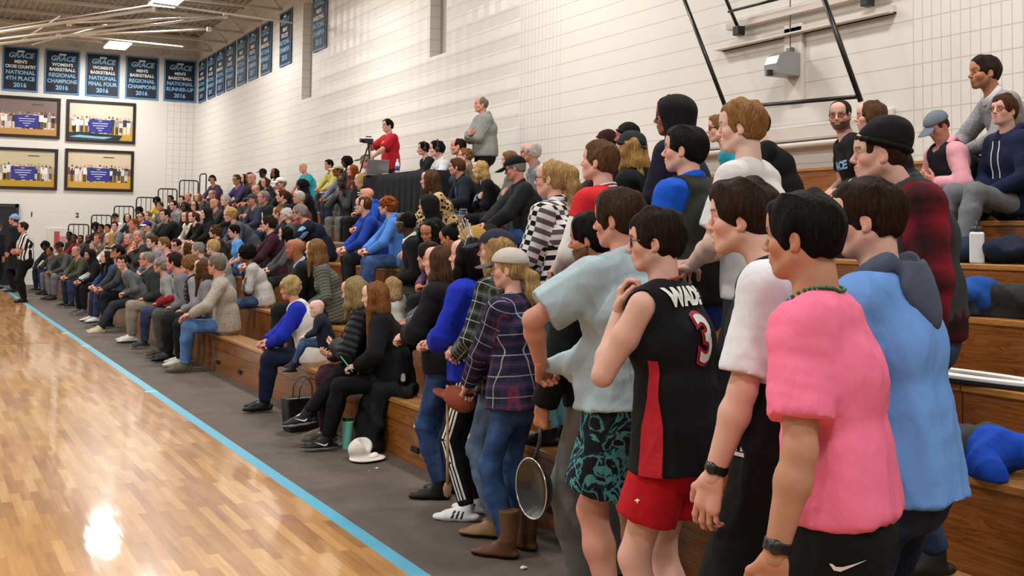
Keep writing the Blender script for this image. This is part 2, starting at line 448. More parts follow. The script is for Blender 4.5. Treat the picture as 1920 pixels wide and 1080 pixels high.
# ------------------------------------------------------------------ people
SKIN = {'fair': '#dcae9b', 'pale': '#e5c0b0', 'tan': '#bf8c6f', 'olive': '#b87f5d', 'brown': '#8a5a3f', 'dark': '#55362a', 'deep': '#38241c', 'ruddy': '#d0957f'}
def ik(S, T, l1, l2, pole):
    S = np.asarray(S, float); T = np.asarray(T, float); d = T - S; L = np.linalg.norm(d); mx = (l1 + l2) * .995
    if L > mx: T = S + d / L * mx; L = mx
    d = (T - S) / L; a = (l1*l1 - l2*l2 + L*L) / (2*L); hh = math.sqrt(max(l1*l1 - a*a, 0))
    p = np.asarray(pole, float); p = p - d * (p @ d); p = nrm(p)
    return S + d * a + p * hh, T
def dirv(a, side=0.):   # leaning forward by a (radians)
    return nrm(vec(math.sin(side), math.sin(a), math.cos(a)))
ARMS_STAND = {'down': ((.25, .05, .82), (0, .2, -1), (-1, 0, 0), (.6, -1, 0)), 'front': ((.07, .30, 1.03), (-.8, .7, -.1), (0, 0, -1), (1, -.6, -.5)),
    'hips': ((.22, .02, 1.0), (-.5, .6, -.4), (-1, 0, 0), (1, -1, 0)), 'crossed': ((-.07, .25, 1.16), (-1, .1, .1), (0, -1, 0), (1, .1, -1)),
    'pocket': ((.22, .10, .90), (-.2, .5, -1), (-1, 0, 0), (.8, -1, 0)), 'chin': ((.08, .21, 1.33), (-.3, -.1, 1), (0, -1, 0), (.8, -.2, -1)),
    'reach': ((.15, .42, 1.12), (-.1, 1, .1), (0, 0, -1), (.8, -.6, -.6)), 'behind': ((.16, -.18, .98), (-1, -.1, -.3), (0, 1, 0), (1, -1, 0))}
ARMS_SIT = {'clasp': ((.055, .46, .21), (-.55, .8, -.1), (-.3, 0, -1), (1, -.4, .1)), 'lap': ((.09, .27, .20), (-.9, .5, -.1), (0, 0, -1), (1, -.8, 0)),
    'knee': ((.13, .40, .235), (0, 1, -.2), (0, 0, -1), (1, -.6, 0)), 'chin': ((.05, .33, .50), (-.2, -.4, 1), (0, -1, 0), (.5, .6, -1)),
    'crossed': ((-.06, .25, .34), (-1, .1, .1), (0, -1, 0), (1, .1, -1)), 'phone': ((.07, .30, .30), (-.5, .7, .5), (-.5, -.6, .4), (1, -.4, -.4)),
    'side': ((.24, .12, .12), (0, .6, -1), (-1, 0, 0), (1, -1, 0)), 'point': ((.10, .42, .42), (-.3, 1, .3), (0, 0, -1), (1, -.3, -.6))}
def rig(p):
    H = p.get('H', 1.75); u = H / 1.75; J = {'u': u}; sit = p.get('pose', 'stand') == 'sit'; fem = p.get('fem', 0)
    le = math.radians(p.get('lean', 4 if not sit else 18)); tw = math.radians(p.get('twist', 0)); sd = math.radians(p.get('side', 0))
    pel = vec(0, 0, .935 * u) if not sit else vec(0, 0, .115 * u)
    if sit: pel = pel + vec(0, 0, .0)
    d1, d2, d3 = dirv(le * .7, sd * .6), dirv(le * 1.0, sd), dirv(le * 1.15 + (.08 if sit else .05), sd)
    waist = pel + .14*u*d1; chest = waist + .19*u*d2; nb = chest + .19*u*d3
    J.update(pel=pel, waist=waist, chest=chest, nb=nb, d1=d1, d2=d2, d3=d3)
    sx = nrm(rotz(tw) @ vec(1, 0, 0)); sx = nrm(sx - d3 * (sx @ d3)); smid = nrm(sx + vec(1, 0, 0))
    J['sx'] = sx; J['smid'] = smid; J['fwd'] = np.cross(d3, sx)
    hd = dirv(le * .45 + math.radians(p.get('neck', 9)), sd * .4)
    J['hc'] = nb + hd * .172 * u; J['hd'] = hd
    hy, hp, hr = [math.radians(a) for a in p.get('head', (0, 0, 0))]
    J['R'] = rotz(hy) @ roty(hr) @ rotx(hp); J['hs'] = u * p.get('hs', 1.0) * .93
    sw = (.170 if not fem else .150) * u * p.get('sw', 1)
    arms = ARMS_SIT if sit else ARMS_STAND
    for s, k in ((-1, 'L'), (1, 'R')):
        S = nb - d3 * .06 * u + sx * s * sw + J['fwd'] * .005
        sh = p.get('shrug', 0); S = S + vec(0, 0, sh)
        a = p.get('arm' + k, p.get('arms', 'clasp' if sit else 'down'))
        cr = None
        if isinstance(a, str): w, hd_, pn, pole = arms[a]; cr = {'down': .25, 'clasp': .9, 'crossed': .5, 'chin': .9, 'front': .7}.get(a, .45); m = lambda q: vec(q[0]*s, q[1], q[2])
        else:
            w, hd_, pn, pole = a[:4]; cr = a[4] if len(a) > 4 else .4; m = lambda q: vec(*q)
        wv = m(w) * u
        if isinstance(a, str) and a in ('clasp', 'front') : wv = wv + vec(0, .02 * s, .012 * s)
        if isinstance(a, str) and a == 'crossed': wv = wv + vec(0, .02 * s, .025 * s)
        E, W = ik(S, wv, .285 * u, .255 * u, m(pole))
        J['S'+k], J['E'+k], J['W'+k], J['hd'+k], J['hn'+k], J['cr'+k] = S, E, W, nrm(m(hd_)), nrm(m(pn)), cr
        hip = pel + vec(s * .080 * u, 0, -.02 * u)
        f = p.get('leg' + k, p.get('legs', None))
        if f is None: f = (.105, .0, .085) if not sit else (.115, .43, -.335)
        fx = f[0] * (s if f[0] > 0 or 'leg'+k not in p else 1) if 'leg'+k not in p else f[0]
        T = vec(fx, f[1], f[2]); T = T * (u if not sit else 1)
        toe = nrm(vec(*(p.get('toe' + k, (s * .2, 1, 0)))))
        K, A = ik(hip, T, .44 * u, .425 * u, vec(s * .12 + (f[3] if len(f) > 3 else 0), 1, .6 if sit else 0))
        J['hip'+k], J['K'+k], J['A'+k], J['toe'+k] = hip, K, A, toe
    return J
def ring(c, a, b, side, fw, r, n=14, z=None, t0=0, t1=2*math.pi):
    """list of cones along an elliptic arc"""
    pts = [c + side * a * math.cos(t0 + (t1-t0) * i / n) + fw * b * math.sin(t0 + (t1-t0) * i / n) for i in range(n + 1)]
    return [cone(pts[i], pts[i+1], r, r) for i in range(n)]
def hand_ops(V, W, d, n, s, u, cr, hs=1., spread=.12, fing=None):
    """five-fingered hand: d finger direction, n palm normal, thumb side = t"""
    n = nrm(n - d * (n @ d)); t = np.cross(n, d) * (-s)   # thumb side
    q = u * hs
    c0 = W + d * .012 * q; c1 = W + d * .075 * q
    V.add(cone(W - d * .03 * q, c0, .026 * q, .027 * q, flat=(n, .75)), .02)
    V.add(cone(c0 - t * .012 * q, c1 - t * .020 * q, .022 * q, .022 * q, flat=(n, .62)), .012)
    V.add(cone(c0 + t * .010 * q, c1 + t * .018 * q, .023 * q, .021 * q, flat=(n, .62)), .012)
    L = [(.0285, .043, .026, .021, .0088), (.0095, .047, .030, .023, .0090), (-.0095, .044, .028, .022, .0086), (-.0275, .034, .021, .019, .0078)]
    for i, (o, l1, l2, l3, r) in enumerate(L):
        c = cr if fing is None else fing[i]
        c = c * (1 + .12 * i)
        sp = (1.5 - i) * spread * (1 - c * .7)
        b = W + d * (.083 - abs(o) * .22) * q + t * o * q
        ang = c * .75; dd = nrm(d + t * sp)
        for l, rr in ((l1, 1.), (l2, .95), (l3, .86)):
            v = dd * math.cos(ang) + n * math.sin(ang); e = b + v * l * q
            V.add(cone(b, e, r * rr * q, r * rr * .94 * q), .004); b = e; ang += c * 1.15 + .08
    tb = W + d * .022 * q + t * .026 * q
    v1 = nrm(d * .75 + t * .75 + n * (.25 + cr * .4)); e1 = tb + v1 * .040 * q; v2 = nrm(d * .95 + t * .25 + n * (.3 + cr * .5)); e2 = e1 + v2 * .031 * q; e3 = e2 + nrm(v2 + n * .15 * cr) * .024 * q
    V.add(cone(tb - v1 * .01, e1, .0155 * q, .0115 * q), .014); V.add(cone(e1, e2, .0112 * q, .0098 * q), .005); V.add(cone(e2, e3, .0098 * q, .0082 * q), .004)
    return V
def head_ops(J, p, h):
    R, c, k = J['R'], J['hc'], J['hs']; fem = p.get('fem', 0)
    M = lambda x, y, z: c + R @ (vec(x, y, z) * k)
    E = lambda x, y, z, a, b, d, RR=None: ell(M(x, y, z), R if RR is None else R @ RR, vec(a, b, d) * k)
    Cn = lambda a, b, ra, rb: cone(M(*a), M(*b), ra * k, rb * k)
    V = Vol(h); jw = p.get('jaw', 1.) * (.93 if fem else 1.)
    V.add(E(0, -.020, .030, .0745, .094, .083), .01)
    V.add(E(0, .022, -.028, .058 * jw, .064, .078), .03)
    for s in (-1, 1):
        V.add(Cn((s*.055*jw, -.004, -.052), (s*.020*jw, .060, -.094), .017, .016), .03)
        V.add(E(s*.037, .056, -.026, .024, .025, .022), .025)
        V.add(Cn((s*.012, .086, .022), (s*.046, .064, .020), .0095, .009), .018)
    V.add(E(0, .063, -.094, .022*jw, .020, .018), .02)
    V.add(E(0, .068, -.060, .029, .026, .026), .02)
    V.add(E(0, .055, .055, .055, .042, .045), .03)
    nz = p.get('nose', 1.)
    for s in (-1, 1):
        V.cut(E(s*.031, .094, -.001, .017, .012, .0105), .014)
        V.add(E(s*.031, .0735, -.001, .0135, .0125, .0125), .003)
        V.add(Cn((s*.019, .0835, .0085), (s*.044, .074, .0075), .0045, .0035), .004)
    V.add(Cn((0, .085, .012), (0, .106*nz, -.022), .0075, .0095), .012)
    V.add(E(0, .108*nz, -.029, .0115, .0105, .0095), .008)
    for s in (-1, 1): V.add(E(s*.0115, .099, -.033, .0085, .0095, .0075), .006)
    V.cut(E(0, .112, -.045, .006, .014, .006), .008)
    op = p.get('mouth', 0)
    V.add(E(0, .0905, -.0545, .022, .009, .0055), .006); V.add(E(0, .0885, -.0665 - op * .008, .019, .009, .0065), .006)
    V.cut(E(0, .099, -.0605 - op * .004, .024, .010, .0016 + op * .006), .003)
    for s in (-1, 1):
        RE = rotz(s * .35) @ rotx(-.2)
        V.add(E(s*.0775, -.008, -.010, .0085, .0185, .031, RE), .006)
        V.cut(E(s*.0865, -.003, -.006, .006, .010, .018, RE), .005)
        V.add(E(s*.079, -.001, -.034, .006, .008, .008), .005)
    nb = J['nb']; th = p.get('neckw', 1.) * (.85 if fem else 1.)
    V.add(cone(M(0, -.028, -.045), nb + J['fwd'] * .0 - J['d3'] * .02 * J['u'], .053 * k * th, .060 * J['u'] * th), .03)
    return V, M
def head_cols(P, J, p):
    q = (P - J['hc']) @ J['R'] / J['hs']; x, y, z = q.T
    sk = np.array(lin(SKIN.get(p.get('skin', 'fair'), p.get('skin', 'fair')))); col = np.tile(sk, (len(P), 1))
    dark = p.get('skin') in ('dark', 'deep', 'brown')
    hc = np.array(lin(p.get('brow', p.get('haircol', '#2a1c14'))))
    def mixm(m, c, a=1.):
        m = (np.clip(m, 0, 1) * a)[:, None]; col[:] = col * (1 - m) + np.array(c) * m
    if not dark:
        bl = np.exp(-(((np.abs(x) - .045) / .022) ** 2 + ((z + .028) / .022) ** 2)) * (y > .02); mixm(bl, sk * vec(1, .66, .62), .5 * p.get('blush', 1))
        mixm((np.abs(x) > .074) & (np.abs(z + .01) < .04), sk * vec(1, .72, .66), .5)
        mixm(np.exp(-(((x) / .014) ** 2 + ((z + .028) / .012) ** 2)) * (y > .09), sk * vec(1, .7, .66), .4)
    be = p.get('beard', 0)
    if be:
        m = ((z < -.040 + np.clip((.03 - y) * .3, -.01, .03)) & (y > -.012) & (z > -.14) & (np.hypot(y-.0, z + .06) > .0)).astype(float)
        m *= ~((np.abs(x) < .018) & (z > -.070) & (z < -.056) & (y > .08)); m *= ~((z > -.04) & (y > .07))
        mixm(m, hc, be)
    if not p.get('lod', 0):
        mixm((np.abs(z - .026 + .12 * (np.abs(x) - .028) ** 2 / .02) < .0048) & (np.abs(x) > .012) & (np.abs(x) < .050) & (y > .055), hc, .8)
        for s in (-1, 1):
            dx = x - s * .031; de = np.sqrt(dx ** 2 + (y - .0735) ** 2 + (z + .001) ** 2)
            e = (de < .0150) & (np.abs(z + .001) < .0058) & (y > .078); mixm(e, (.62, .58, .54))
            mixm(e & (np.abs(dx) < .0052), (.03, .02, .012)); mixm((de < .0165) & (np.abs(z - .0060) < .0021) & (y > .074), hc * .5, .75)
    else:
        mixm((np.abs(z - .024) < .006) & (np.abs(x) > .012) & (np.abs(x) < .050) & (y > .055), hc, .6)
        mixm((np.abs(z) < .008) & (np.abs(np.abs(x) - .031) < .011) & (y > .066), (.05, .035, .03), .75)
    lipc = sk * (vec(.86, .50, .48) if not dark else vec(.9, .6, .6))
    mixm((np.abs(z + .0605) < .0105) & (np.abs(x) < .0235 - np.abs(z + .0605)) & (y > .078), lipc, .75 if p.get('fem') else .55)
    if p.get('mouth'): mixm((np.abs(z + .0645) < .005) & (np.abs(x) < .018) & (y > .07), (.08, .02, .02))
    nk = (z < -.11); mixm(nk, sk * .92, .5)
    return col
def hair_ops(J, p, h, style):
    R, c, k = J['R'], J['hc'], J['hs']
    M = lambda x, y, z: c + R @ (vec(x, y, z) * k)
    E = lambda x, y, z, a, b, d: ell(M(x, y, z), R, vec(a, b, d) * k)
    V = Vol(h); fem = p.get('fem', 0); hatted = p.get('hat') in ('cap', 'capback', 'beanie'); th = {'buzz': .004, 'fringe': .006, 'short': .012, 'crop': .009, 'quiff': .014, 'thick': .020, 'curly': .026, 'afro': .045}.get(style, .012) * p.get('hairv', 1)
    if hatted: th = min(th, .007)
    long_ = style in ('long', 'wavy', 'bob', 'pony', 'bun', 'lady')
    if style == 'lady': th = .024
    V.add(E(0, -.022, .030, .0745 + th, .094 + th, .083 + th), .01)
    if style in ('short', 'quiff', 'thick') and not hatted: V.add(E(0, .010, .078, .060 + th*.3, .078, .036 + th * .8), .03)
    if style == 'quiff' and not hatted: V.add(E(0, .062, .088, .048, .030, .026), .025); V.add(E(.02, .045, .10, .04, .04, .016), .02)
    if style == 'thick' and not hatted: V.add(E(0, -.03, .09, .06, .08, .03), .03)
    if style not in ('afro',): V.add(E(0, -.046, -.026, .060 + th*.2, .055 + th * .35, .054), .03)
    # openings: face, ears, nape
    lowz = {'thick': -.075, 'quiff': -.062, 'buzz': -.055}.get(style, -.062)
    if long_: lowz = -1.2
    if style in ('curly', 'afro', 'lady'): lowz = -.085
    fz = p.get('hairline', .0)
    V.cut(E(0, .128, -.017 + fz - (.008 if fem else 0), .084 - .006 * fem, .082, .080), .008)
    V.cut(E(0, .075, -.085, .095, .062, .072), .008)
    if not (style in ('long', 'wavy', 'bob', 'afro', 'curly') or p.get('coverear')):
        for s in (-1, 1): V.cut(E(s*.088, -.002, -.022, .024, .021, .036), .008); V.cut(E(s*.082, .032, -.06, .03, .034, .05), .006)
    if style in ('bald', 'fringe'):
        V.cut(E(0, .02, .095, .085, .115, .062), .01); V.cut(E(0, .10, .03, .09, .09, .09), .01)
    dn = -R[:, 2]
    V.cut((M(-.3, -.3, -.5) * 0 + c - .5, c + .5, (lambda P0: (lambda x, y, z: ((x - P0[0]) * R[0, 2] + (y - P0[1]) * R[1, 2] + (z - P0[2]) * R[2, 2]).astype(f32)))(M(0, 0, lowz))), .02)
    Y = nrm(vec(R[0, 1], R[1, 1], 0)); X = np.cross(Y, vec(0, 0, 1)); u = J['u']; Z = vec(0, 0, 1)
    G = lambda x, y, z: c + (X * x + Y * y + Z * z) * k
    def lock(pts, rs, flat=None):
        for i in range(len(pts) - 1): V.add(cone(G(*pts[i]), G(*pts[i+1]), rs[i]*k, rs[i+1]*k, flat=flat), .03)
    if style in ('long', 'wavy'):
        L = p.get('hairlen', .34); bk = p.get('hairback', -.0)
        for s in (-1, 0, 1):
            lock([(s*.045, -.055, .02), (s*.052, -.083 + bk*.2, -.10), (s*.050, -.102 + bk*.6, -.10 - L*.45), (s*.040, -.100 + bk, -.10 - L*.95)], (.060, .050, .046, .020), flat=(Y, .55) if False else None)
        for s in (-1, 1):
            fr = p.get('front', 1)
            if fr: lock([(s*.066, -.005, .045), (s*.078, .004, -.03), (s*.082, .012, -.12), (s*.078, .030, -.10 - L*.55 * fr)], (.028, .026, .030, .014))
    if style == 'bob':
        for s in (-1, 0, 1): lock([(s*.045, -.050, .02), (s*.05, -.070, -.075), (s*.045, -.066, -.13)], (.058, .050, .030))
        for s in (-1, 1): lock([(s*.068, .0, .045), (s*.078, .012, -.03), (s*.076, .022, -.115)], (.028, .026, .016))
    if style == 'pony':
        L = p.get('hairlen', .26); pz = p.get('ponyz', 0.); V.add(ell(G(0, -.105, .055 + pz), None, vec(.026, .026, .026) * k), .015)
        lock([(0, -.110, .062 + pz), (0, -.145, .04 + pz), (.0, -.155, -.05 + pz*.8), (0, -.150, -.05 - L * .6), (0, -.135, -.05 - L)], (.024, .036, .040, .030, .008))
    if style == 'bun':
        V.add(ell(G(0, -.045, .135), None, vec(.04, .04, .034) * k), .012)
    if style == 'mess': pass
    return V
HATC = {}
def add_head_things(p, J, root, h):
    R, c, k = J['R'], J['hc'], J['hs']
    M = lambda x, y, z: c + R @ (vec(x, y, z) * k)
    E = lambda x, y, z, a, b, d, RR=None: ell(M(x, y, z), R if RR is None else R @ RR, vec(a, b, d) * k)
    st = p.get('hair', 'short'); lod = p.get('lod', 0)
    if st != 'bald':
        V = hair_ops(J, p, h, st); P, Q = V.mesh(); N = normals(P, Q)
        a = {'curly': .008, 'afro': .006, 'wavy': .007, 'lady': .006}.get(st, .0042); fq = {'curly': 95, 'afro': 120, 'wavy': 34, 'lady': 60}.get(st, 75)
        w = wob(P, fq, int(p.get('seed', 3)), fz=fq * (.28 if st not in ('curly', 'afro', 'lady') else 1), warp=1.6)
        wr = 1 - 2 * np.abs(wob(P, fq * .55, int(p.get('seed', 3)) + 4, fz=fq * (.16 if st not in ('curly', 'afro', 'lady') else .6), warp=2.2)) ** .7
        P = P + N * (w * a + wr * a * .9 + a * .6)[:, None]
        mk('hair', P, Q, hair_mat(p.get('haircol', '#2a1c14'), st in ('curly', 'afro')), root)
    hat = p.get('hat')
    def fin(V, name, mat, amp=0, f=20):
        P, Q = V.mesh()
        if amp: P = P + normals(P, Q) * (wob(P, f, 5) * amp)[:, None]
        return mk(name, P, Q, mat, root)
    def lower(zc, tilt=0.):
        n = R @ nrm(vec(0, -tilt, 1)); P0 = M(0, 0, zc)
        return (c - .6, c + .6, lambda x, y, z: ((x - P0[0]) * n[0] + (y - P0[1]) * n[1] + (z - P0[2]) * n[2]).astype(f32))
    hm = p.get('hatmat') or (cloth(p['hatcol']) if hat else None)
    if hat in ('cap', 'capback'):
        s = 1 if hat == 'cap' else -1
        V = Vol(h); V.add(E(0, -.012, .042, .0965, .122, .093), .01); V.cut(lower(.038, .12 * s), .004)
        V.cut(E(0, -.018, .005, .080, .100, .075), .004)
        if s < 0: V.cut(E(0, .10, .04, .045, .04, .03), .01)
        o = fin(V, 'cap', hm)
        if p.get('capmesh'): pass
        V = Vol(h*.7)
        V.add(ell(M(0, s*.135, .036), R @ rotx(-.22 * s), vec(.078, .086, .006 if h < .006 else .010) * k), .004); V.cut(E(0, -.018, .03, .083, .103, .2), .003)
        P, Q = V.mesh(); q = (P - c) @ R / k; P = P - (R[:, 2][None] * (4.2 * (q[:, 0] ** 2))[:, None]) * k
        b = mk('brim', P, Q, p.get('brimmat') or hm, o)
    if hat == 'beanie':
        V = Vol(h); V.add(E(0, -.024, .050, .094, .114, .098), .01); V.add(E(0, -.050, .095, .078, .088, .072), .04) if p.get('slouch') else 0; V.cut(lower(.026, .25), .003)
        o = fin(V, 'beanie', hm, .002, 60)
        V = Vol(h)
        Yv, Xv = R[:, 1], R[:, 0]
        for pr in ring(M(0, -.020, .040), .091*k, .111*k, Xv, nrm(Yv + R[:, 2] * .25), .011*k, 18): V.add(pr, .008)
        fin(V, 'beanie_cuff', hm).parent = o
        if p.get('pom'): V = Vol(h); V.add(E(0, -.03, .165, .035, .035, .032), .01); fin(V, 'pompom', hm, .004, 90).parent = o
    if hat == 'hood':
        V = Vol(h); V.add(E(0, -.028, .030, .112, .128, .112), .01); V.add(E(0, -.05, -.05, .095, .09, .09), .04); V.add(cone(M(0, -.04, -.06), J['nb'] - J['fwd'] * .03, .085*k, .11*k), .04)
        V.cut(E(0, .125, -.02, .082, .095, .11), .012)
        fin(V, 'hood', hm, .003, 18)
    if p.get('glasses'):
        gm = plain(p['glasses'] if isinstance(p['glasses'], str) else '#15130f', .3, 0, 'glasses_frame'); mb = MB()
        for s in (-1, 1):
            pts = [tuple(M(s*.033 + .024*math.cos(t), .092 - .10*(abs(.024*math.cos(t)*s + .033) - .02) * .6, .0 + .0175*math.sin(t))) for t in [i*math.pi/7 for i in range(15)]]
            mb.tube(pts, .0022 * k if not lod else .003, 6, False)
            mb.tube([tuple(M(s*.057, .086, .006)), tuple(M(s*.079, .03, .006)), tuple(M(s*.082, -.005, .002))], .002 * k if not lod else .003, 6)
        mb.tube([tuple(M(-.010, .094, .004)), tuple(M(.010, .094, .004))], .002 * k, 6)
        mb.out('glasses', gm, root)
    if p.get('headset'):
        V = Vol(h)
        for pr in ring(M(0, -.012, .02), .106*k, .125*k, R[:, 0], R[:, 2], .009*k, 12, t0=0, t1=math.pi): V.add(pr, .004)
        for s in (-1, 1): V.add(E(s*.101, -.008, -.008, .020, .036, .042), .004)
        if p['headset'] == 'mic': V.add(cone(M(-.09, .0, -.03), M(-.05, .10, -.06), .004*k, .004*k), .002); V.add(E(-.035, .115, -.06, .012, .012, .012), .002)
        fin(V, 'headset', plain('#121212', .5, 0, 'headset_plastic'))
def torso_dims(p, g=0.):
    G = p.get('girth', 1.); B = p.get('belly', G); fem = p.get('fem', 0)
    if fem: D = [(.158*G, .108*B), (.160*G, .110*B), (.124*B, .094*B), (.138*G, .103*G), (.130*G, .076)]
    else: D = [(.146*G, .106*B), (.150*G, .108*B), (.139*B, .102*B), (.158*G, .114*G), (.148*G, .082)]
    u = p.get('H', 1.75) / 1.75
    return [(a*u + g, b*u + g) for a, b in D]
def torso_ops(V, J, p, g, hem=None, lowcut=False, flare=0.):
    u = J['u']; D = torso_dims(p, g); sx0 = vec(1, 0, 0); sit = p.get('pose') == 'sit'; fem = p.get('fem', 0)
    c = [J['pel'] - J['d1']*.05*u, J['pel'] + J['d1']*.02*u, J['waist'], J['chest'], J['nb'] - J['d3']*.065*u]
    S = [sx0, sx0, nrm(sx0 + J['smid']), J['smid'], J['sx']]
    if hem is not None and not sit and hem < .08: c[0] = J['pel'] - vec(0, 0, hem * u)
    for i in range(4):
        V.add(slab(c[i], c[i+1], S[i], S[i+1], D[i][0], D[i+1][0], D[i][1], D[i+1][1], cut0=(i == 0 and not sit), p=2.3), .05)
    if B_ := p.get('gut', 0): V.add(ell(J['waist'] + vec(0, .06 * B_, -.02), None, vec(.14, .12, .13) * B_), .06)
    if fem:
        for s in (-1, 1): V.add(ell(J['chest'] + J['smid']*s*.062*u + np.cross(J['d2'], J['smid'])*.085*u - J['d2']*.01*u, None, vec(.052, .05, .055)*u + g*.6), .035)
    for k, s in (('L', -1), ('R', 1)):
        V.add(cone(J['nb'] - J['d3']*.02*u + J['sx']*s*.045*u - J['fwd']*.012, J['S'+k] + vec(0, 0, -.002), .040*u + g*.6, .052*u + g*.7), .05)
    if hem is not None and not sit:
        hz = J['pel'] + vec(0, p.get('hemfwd', 0), -hem * u)
        if hem > -.03: V.add(slab(J['waist'], hz, sx0, sx0, D[2][0] + .006, D[0][0] + .010 + flare, D[2][1] + .006, D[0][1] + .010 + flare, cut1=True, p=2.3), .03)
    return V
def arm_ops(V, J, u, k, r, stop=2., cutend=True, shirt=0.):
    S, E, W = J['S'+k], J['E'+k], J['W'+k]
    if stop <= 1.:   # short sleeve ends along the upper arm
        e = S + (E - S) * stop; V.add(cone(S, e, r[0], r[1], cut=True), .035)
    else:
        V.add(cone(S, E, r[0], r[1]), .035); e = E + (W - E) * min(stop - 1, 1); V.add(cone(E, e, r[1]*.98, r[2], cut=cutend), .02)
def bones(J, legs=False):
    u = J['u']; out = [(J['pel'], J['nb'], .14*u, J['smid'])]
    if legs: out = [(J['pel'], J['pel'] + vec(0, 0, .1), .12, vec(1, 0, 0))]
    for k in 'LR':
        if legs: out += [(J['hip'+k], J['K'+k], .07*u, vec(1, 0, 0)), (J['K'+k], J['A'+k], .06*u, vec(1, 0, 0))]
        else: out += [(J['S'+k], J['E'+k], .05*u, J['fwd']), (J['E'+k], J['W'+k], .045*u, J['fwd'])]
    return out
def pc_of(P, bs):
    best = np.full(len(P), 9.); out = np.zeros((len(P), 3)); which = np.zeros(len(P), int); allc = []
    for i, (a, b, r, s) in enumerate(bs):
        d = b - a; L = np.linalg.norm(d); z = d / L; q = P - a; t = np.clip(q @ z / L, 0, 1); dist = np.linalg.norm(q - t[:, None] * d, axis=1) - r
        x = nrm(s - z * (s @ z)); y = np.cross(z, x); loc = np.stack([q @ x, q @ y, q @ z], 1)
        allc.append(loc); m = dist < best; out[m] = loc[m]; best[m] = dist[m]; which[m] = i
    return out, which, allc
def attr_mat(name, rough=.5, bump=.2):
    key = ('attr', name)
    if key in MATS: return MATS[key]
    m, nt, b = base_mat(name); at = nd(nt, 'ShaderNodeAttribute'); at.attribute_name = 'Col'; nt.links.new(at.outputs['Color'], b.inputs['Base Color']); b.inputs['Roughness'].default_value = rough; b.inputs['Specular IOR Level'].default_value = .22
    n = nd(nt, 'ShaderNodeTexNoise'); n.inputs['Scale'].default_value = 90; bp = nd(nt, 'ShaderNodeBump'); bp.inputs['Strength'].default_value = bump; bp.inputs['Distance'].default_value = .003
    nt.links.new(n.outputs['Fac'], bp.inputs['Height']); nt.links.new(bp.outputs[0], b.inputs['Normal']); MATS[key] = m; return m
def garment(V, name, mat, root, J, amp, seed, legs=False, fq=10., keep=None):
    P, Q = V.mesh(); N = normals(P, Q)
    pc, w, allc = pc_of(P, bones(J, legs))
    if amp:
        f = np.stack([pc[:, 0], pc[:, 1], pc[:, 2] * .40], 1)
        rd = 1 - 2 * np.abs(wob(f, fq * 2.6, seed)) ** .8                       # long soft folds with sharp crests
        rs = 1 - 2 * np.abs(wob(P * vec(1, 1, 1.5), fq * 3.3, seed + 2)) ** .8   # crossing creases
        jt = np.zeros(len(P))
        for k in 'LR':
            for c in ((J['E'+k], J['S'+k] - vec(0, 0, .08)) if not legs else (J['K'+k], J['A'+k], J['hip'+k])): jt = np.maximum(jt, np.exp(-(np.linalg.norm(P - c, axis=1) / .13) ** 2))
        cr = 1 - 2 * np.abs(wob(np.stack([pc[:, 0] * .5, pc[:, 1] * .5, pc[:, 2] * 2.0], 1), 46, seed + 5)) ** .8
        onarm = (w > 0).astype(float); low = np.clip((J['chest'][2] - P[:, 2]) / .35, 0, 1)
        hang = 1 - 2 * np.abs(wob(np.stack([pc[:, 0], pc[:, 1], pc[:, 2] * .16], 1), fq * 3.6, seed + 9)) ** .8
        P = P + N * (amp * (rd * (.6 if not legs else .35) + hang * low * (.5 if not legs else 0) + rs * .22 + cr * jt * (.15 + .3 * onarm) + .15))[:, None]
    P = smooth(P, Q, 1, .35)
    fb = w[Q[:, 0]]; pcc = np.stack(allc)[fb[:, None], Q]
    return mk(name, P, Q, mat, root, pcc=pcc), P, Q
def shoe_ops(V, A, toe, u, kind='sneaker', ground=None):
    gz = A[2] - .085 if ground is None else ground
    up = vec(0, 0, 1); side = np.cross(toe, up); t = nrm(toe * vec(1, 1, 0)); tz = toe[2]
    t = nrm(toe); upn = nrm(up - t * (up @ t)) if abs(tz) < .95 else up
    b = A - upn * .085 * 1.0
    heel = b - t * .045*u + upn * .03; ball = b + t * .115*u + upn * .028; tip = b + t * .175*u + upn * .024
    V.add(cone(heel, ball, .036*u, .046*u, flat=(upn, .62)), .01); V.add(cone(ball, tip, .045*u, .041*u, flat=(upn, .52)), .02)
    V.add(cone(A + upn * (.0 if kind == 'low' else .02), b + t * .02*u + upn * .045, .037*u, .040*u), .03); V.add(cone(A - upn * .01, b + t * .12*u + upn * .035, .036*u, .030*u), .03)
    if kind == 'boot': V.add(cone(b + upn * .05 - t*.01, A + upn * .17 - t*.01, .046*u, .062*u, cut=True), .02)
    if kind == 'high': V.add(cone(b + upn * .05, A + upn * .05, .044*u, .046*u, cut=True), .02)
    P0 = b
    V.cut((A - .4, A + .4, lambda x, y, z: ((x - P0[0])*upn[0] + (y - P0[1])*upn[1] + (z - P0[2])*upn[2]).astype(f32)), .002)
    return b, upn, t
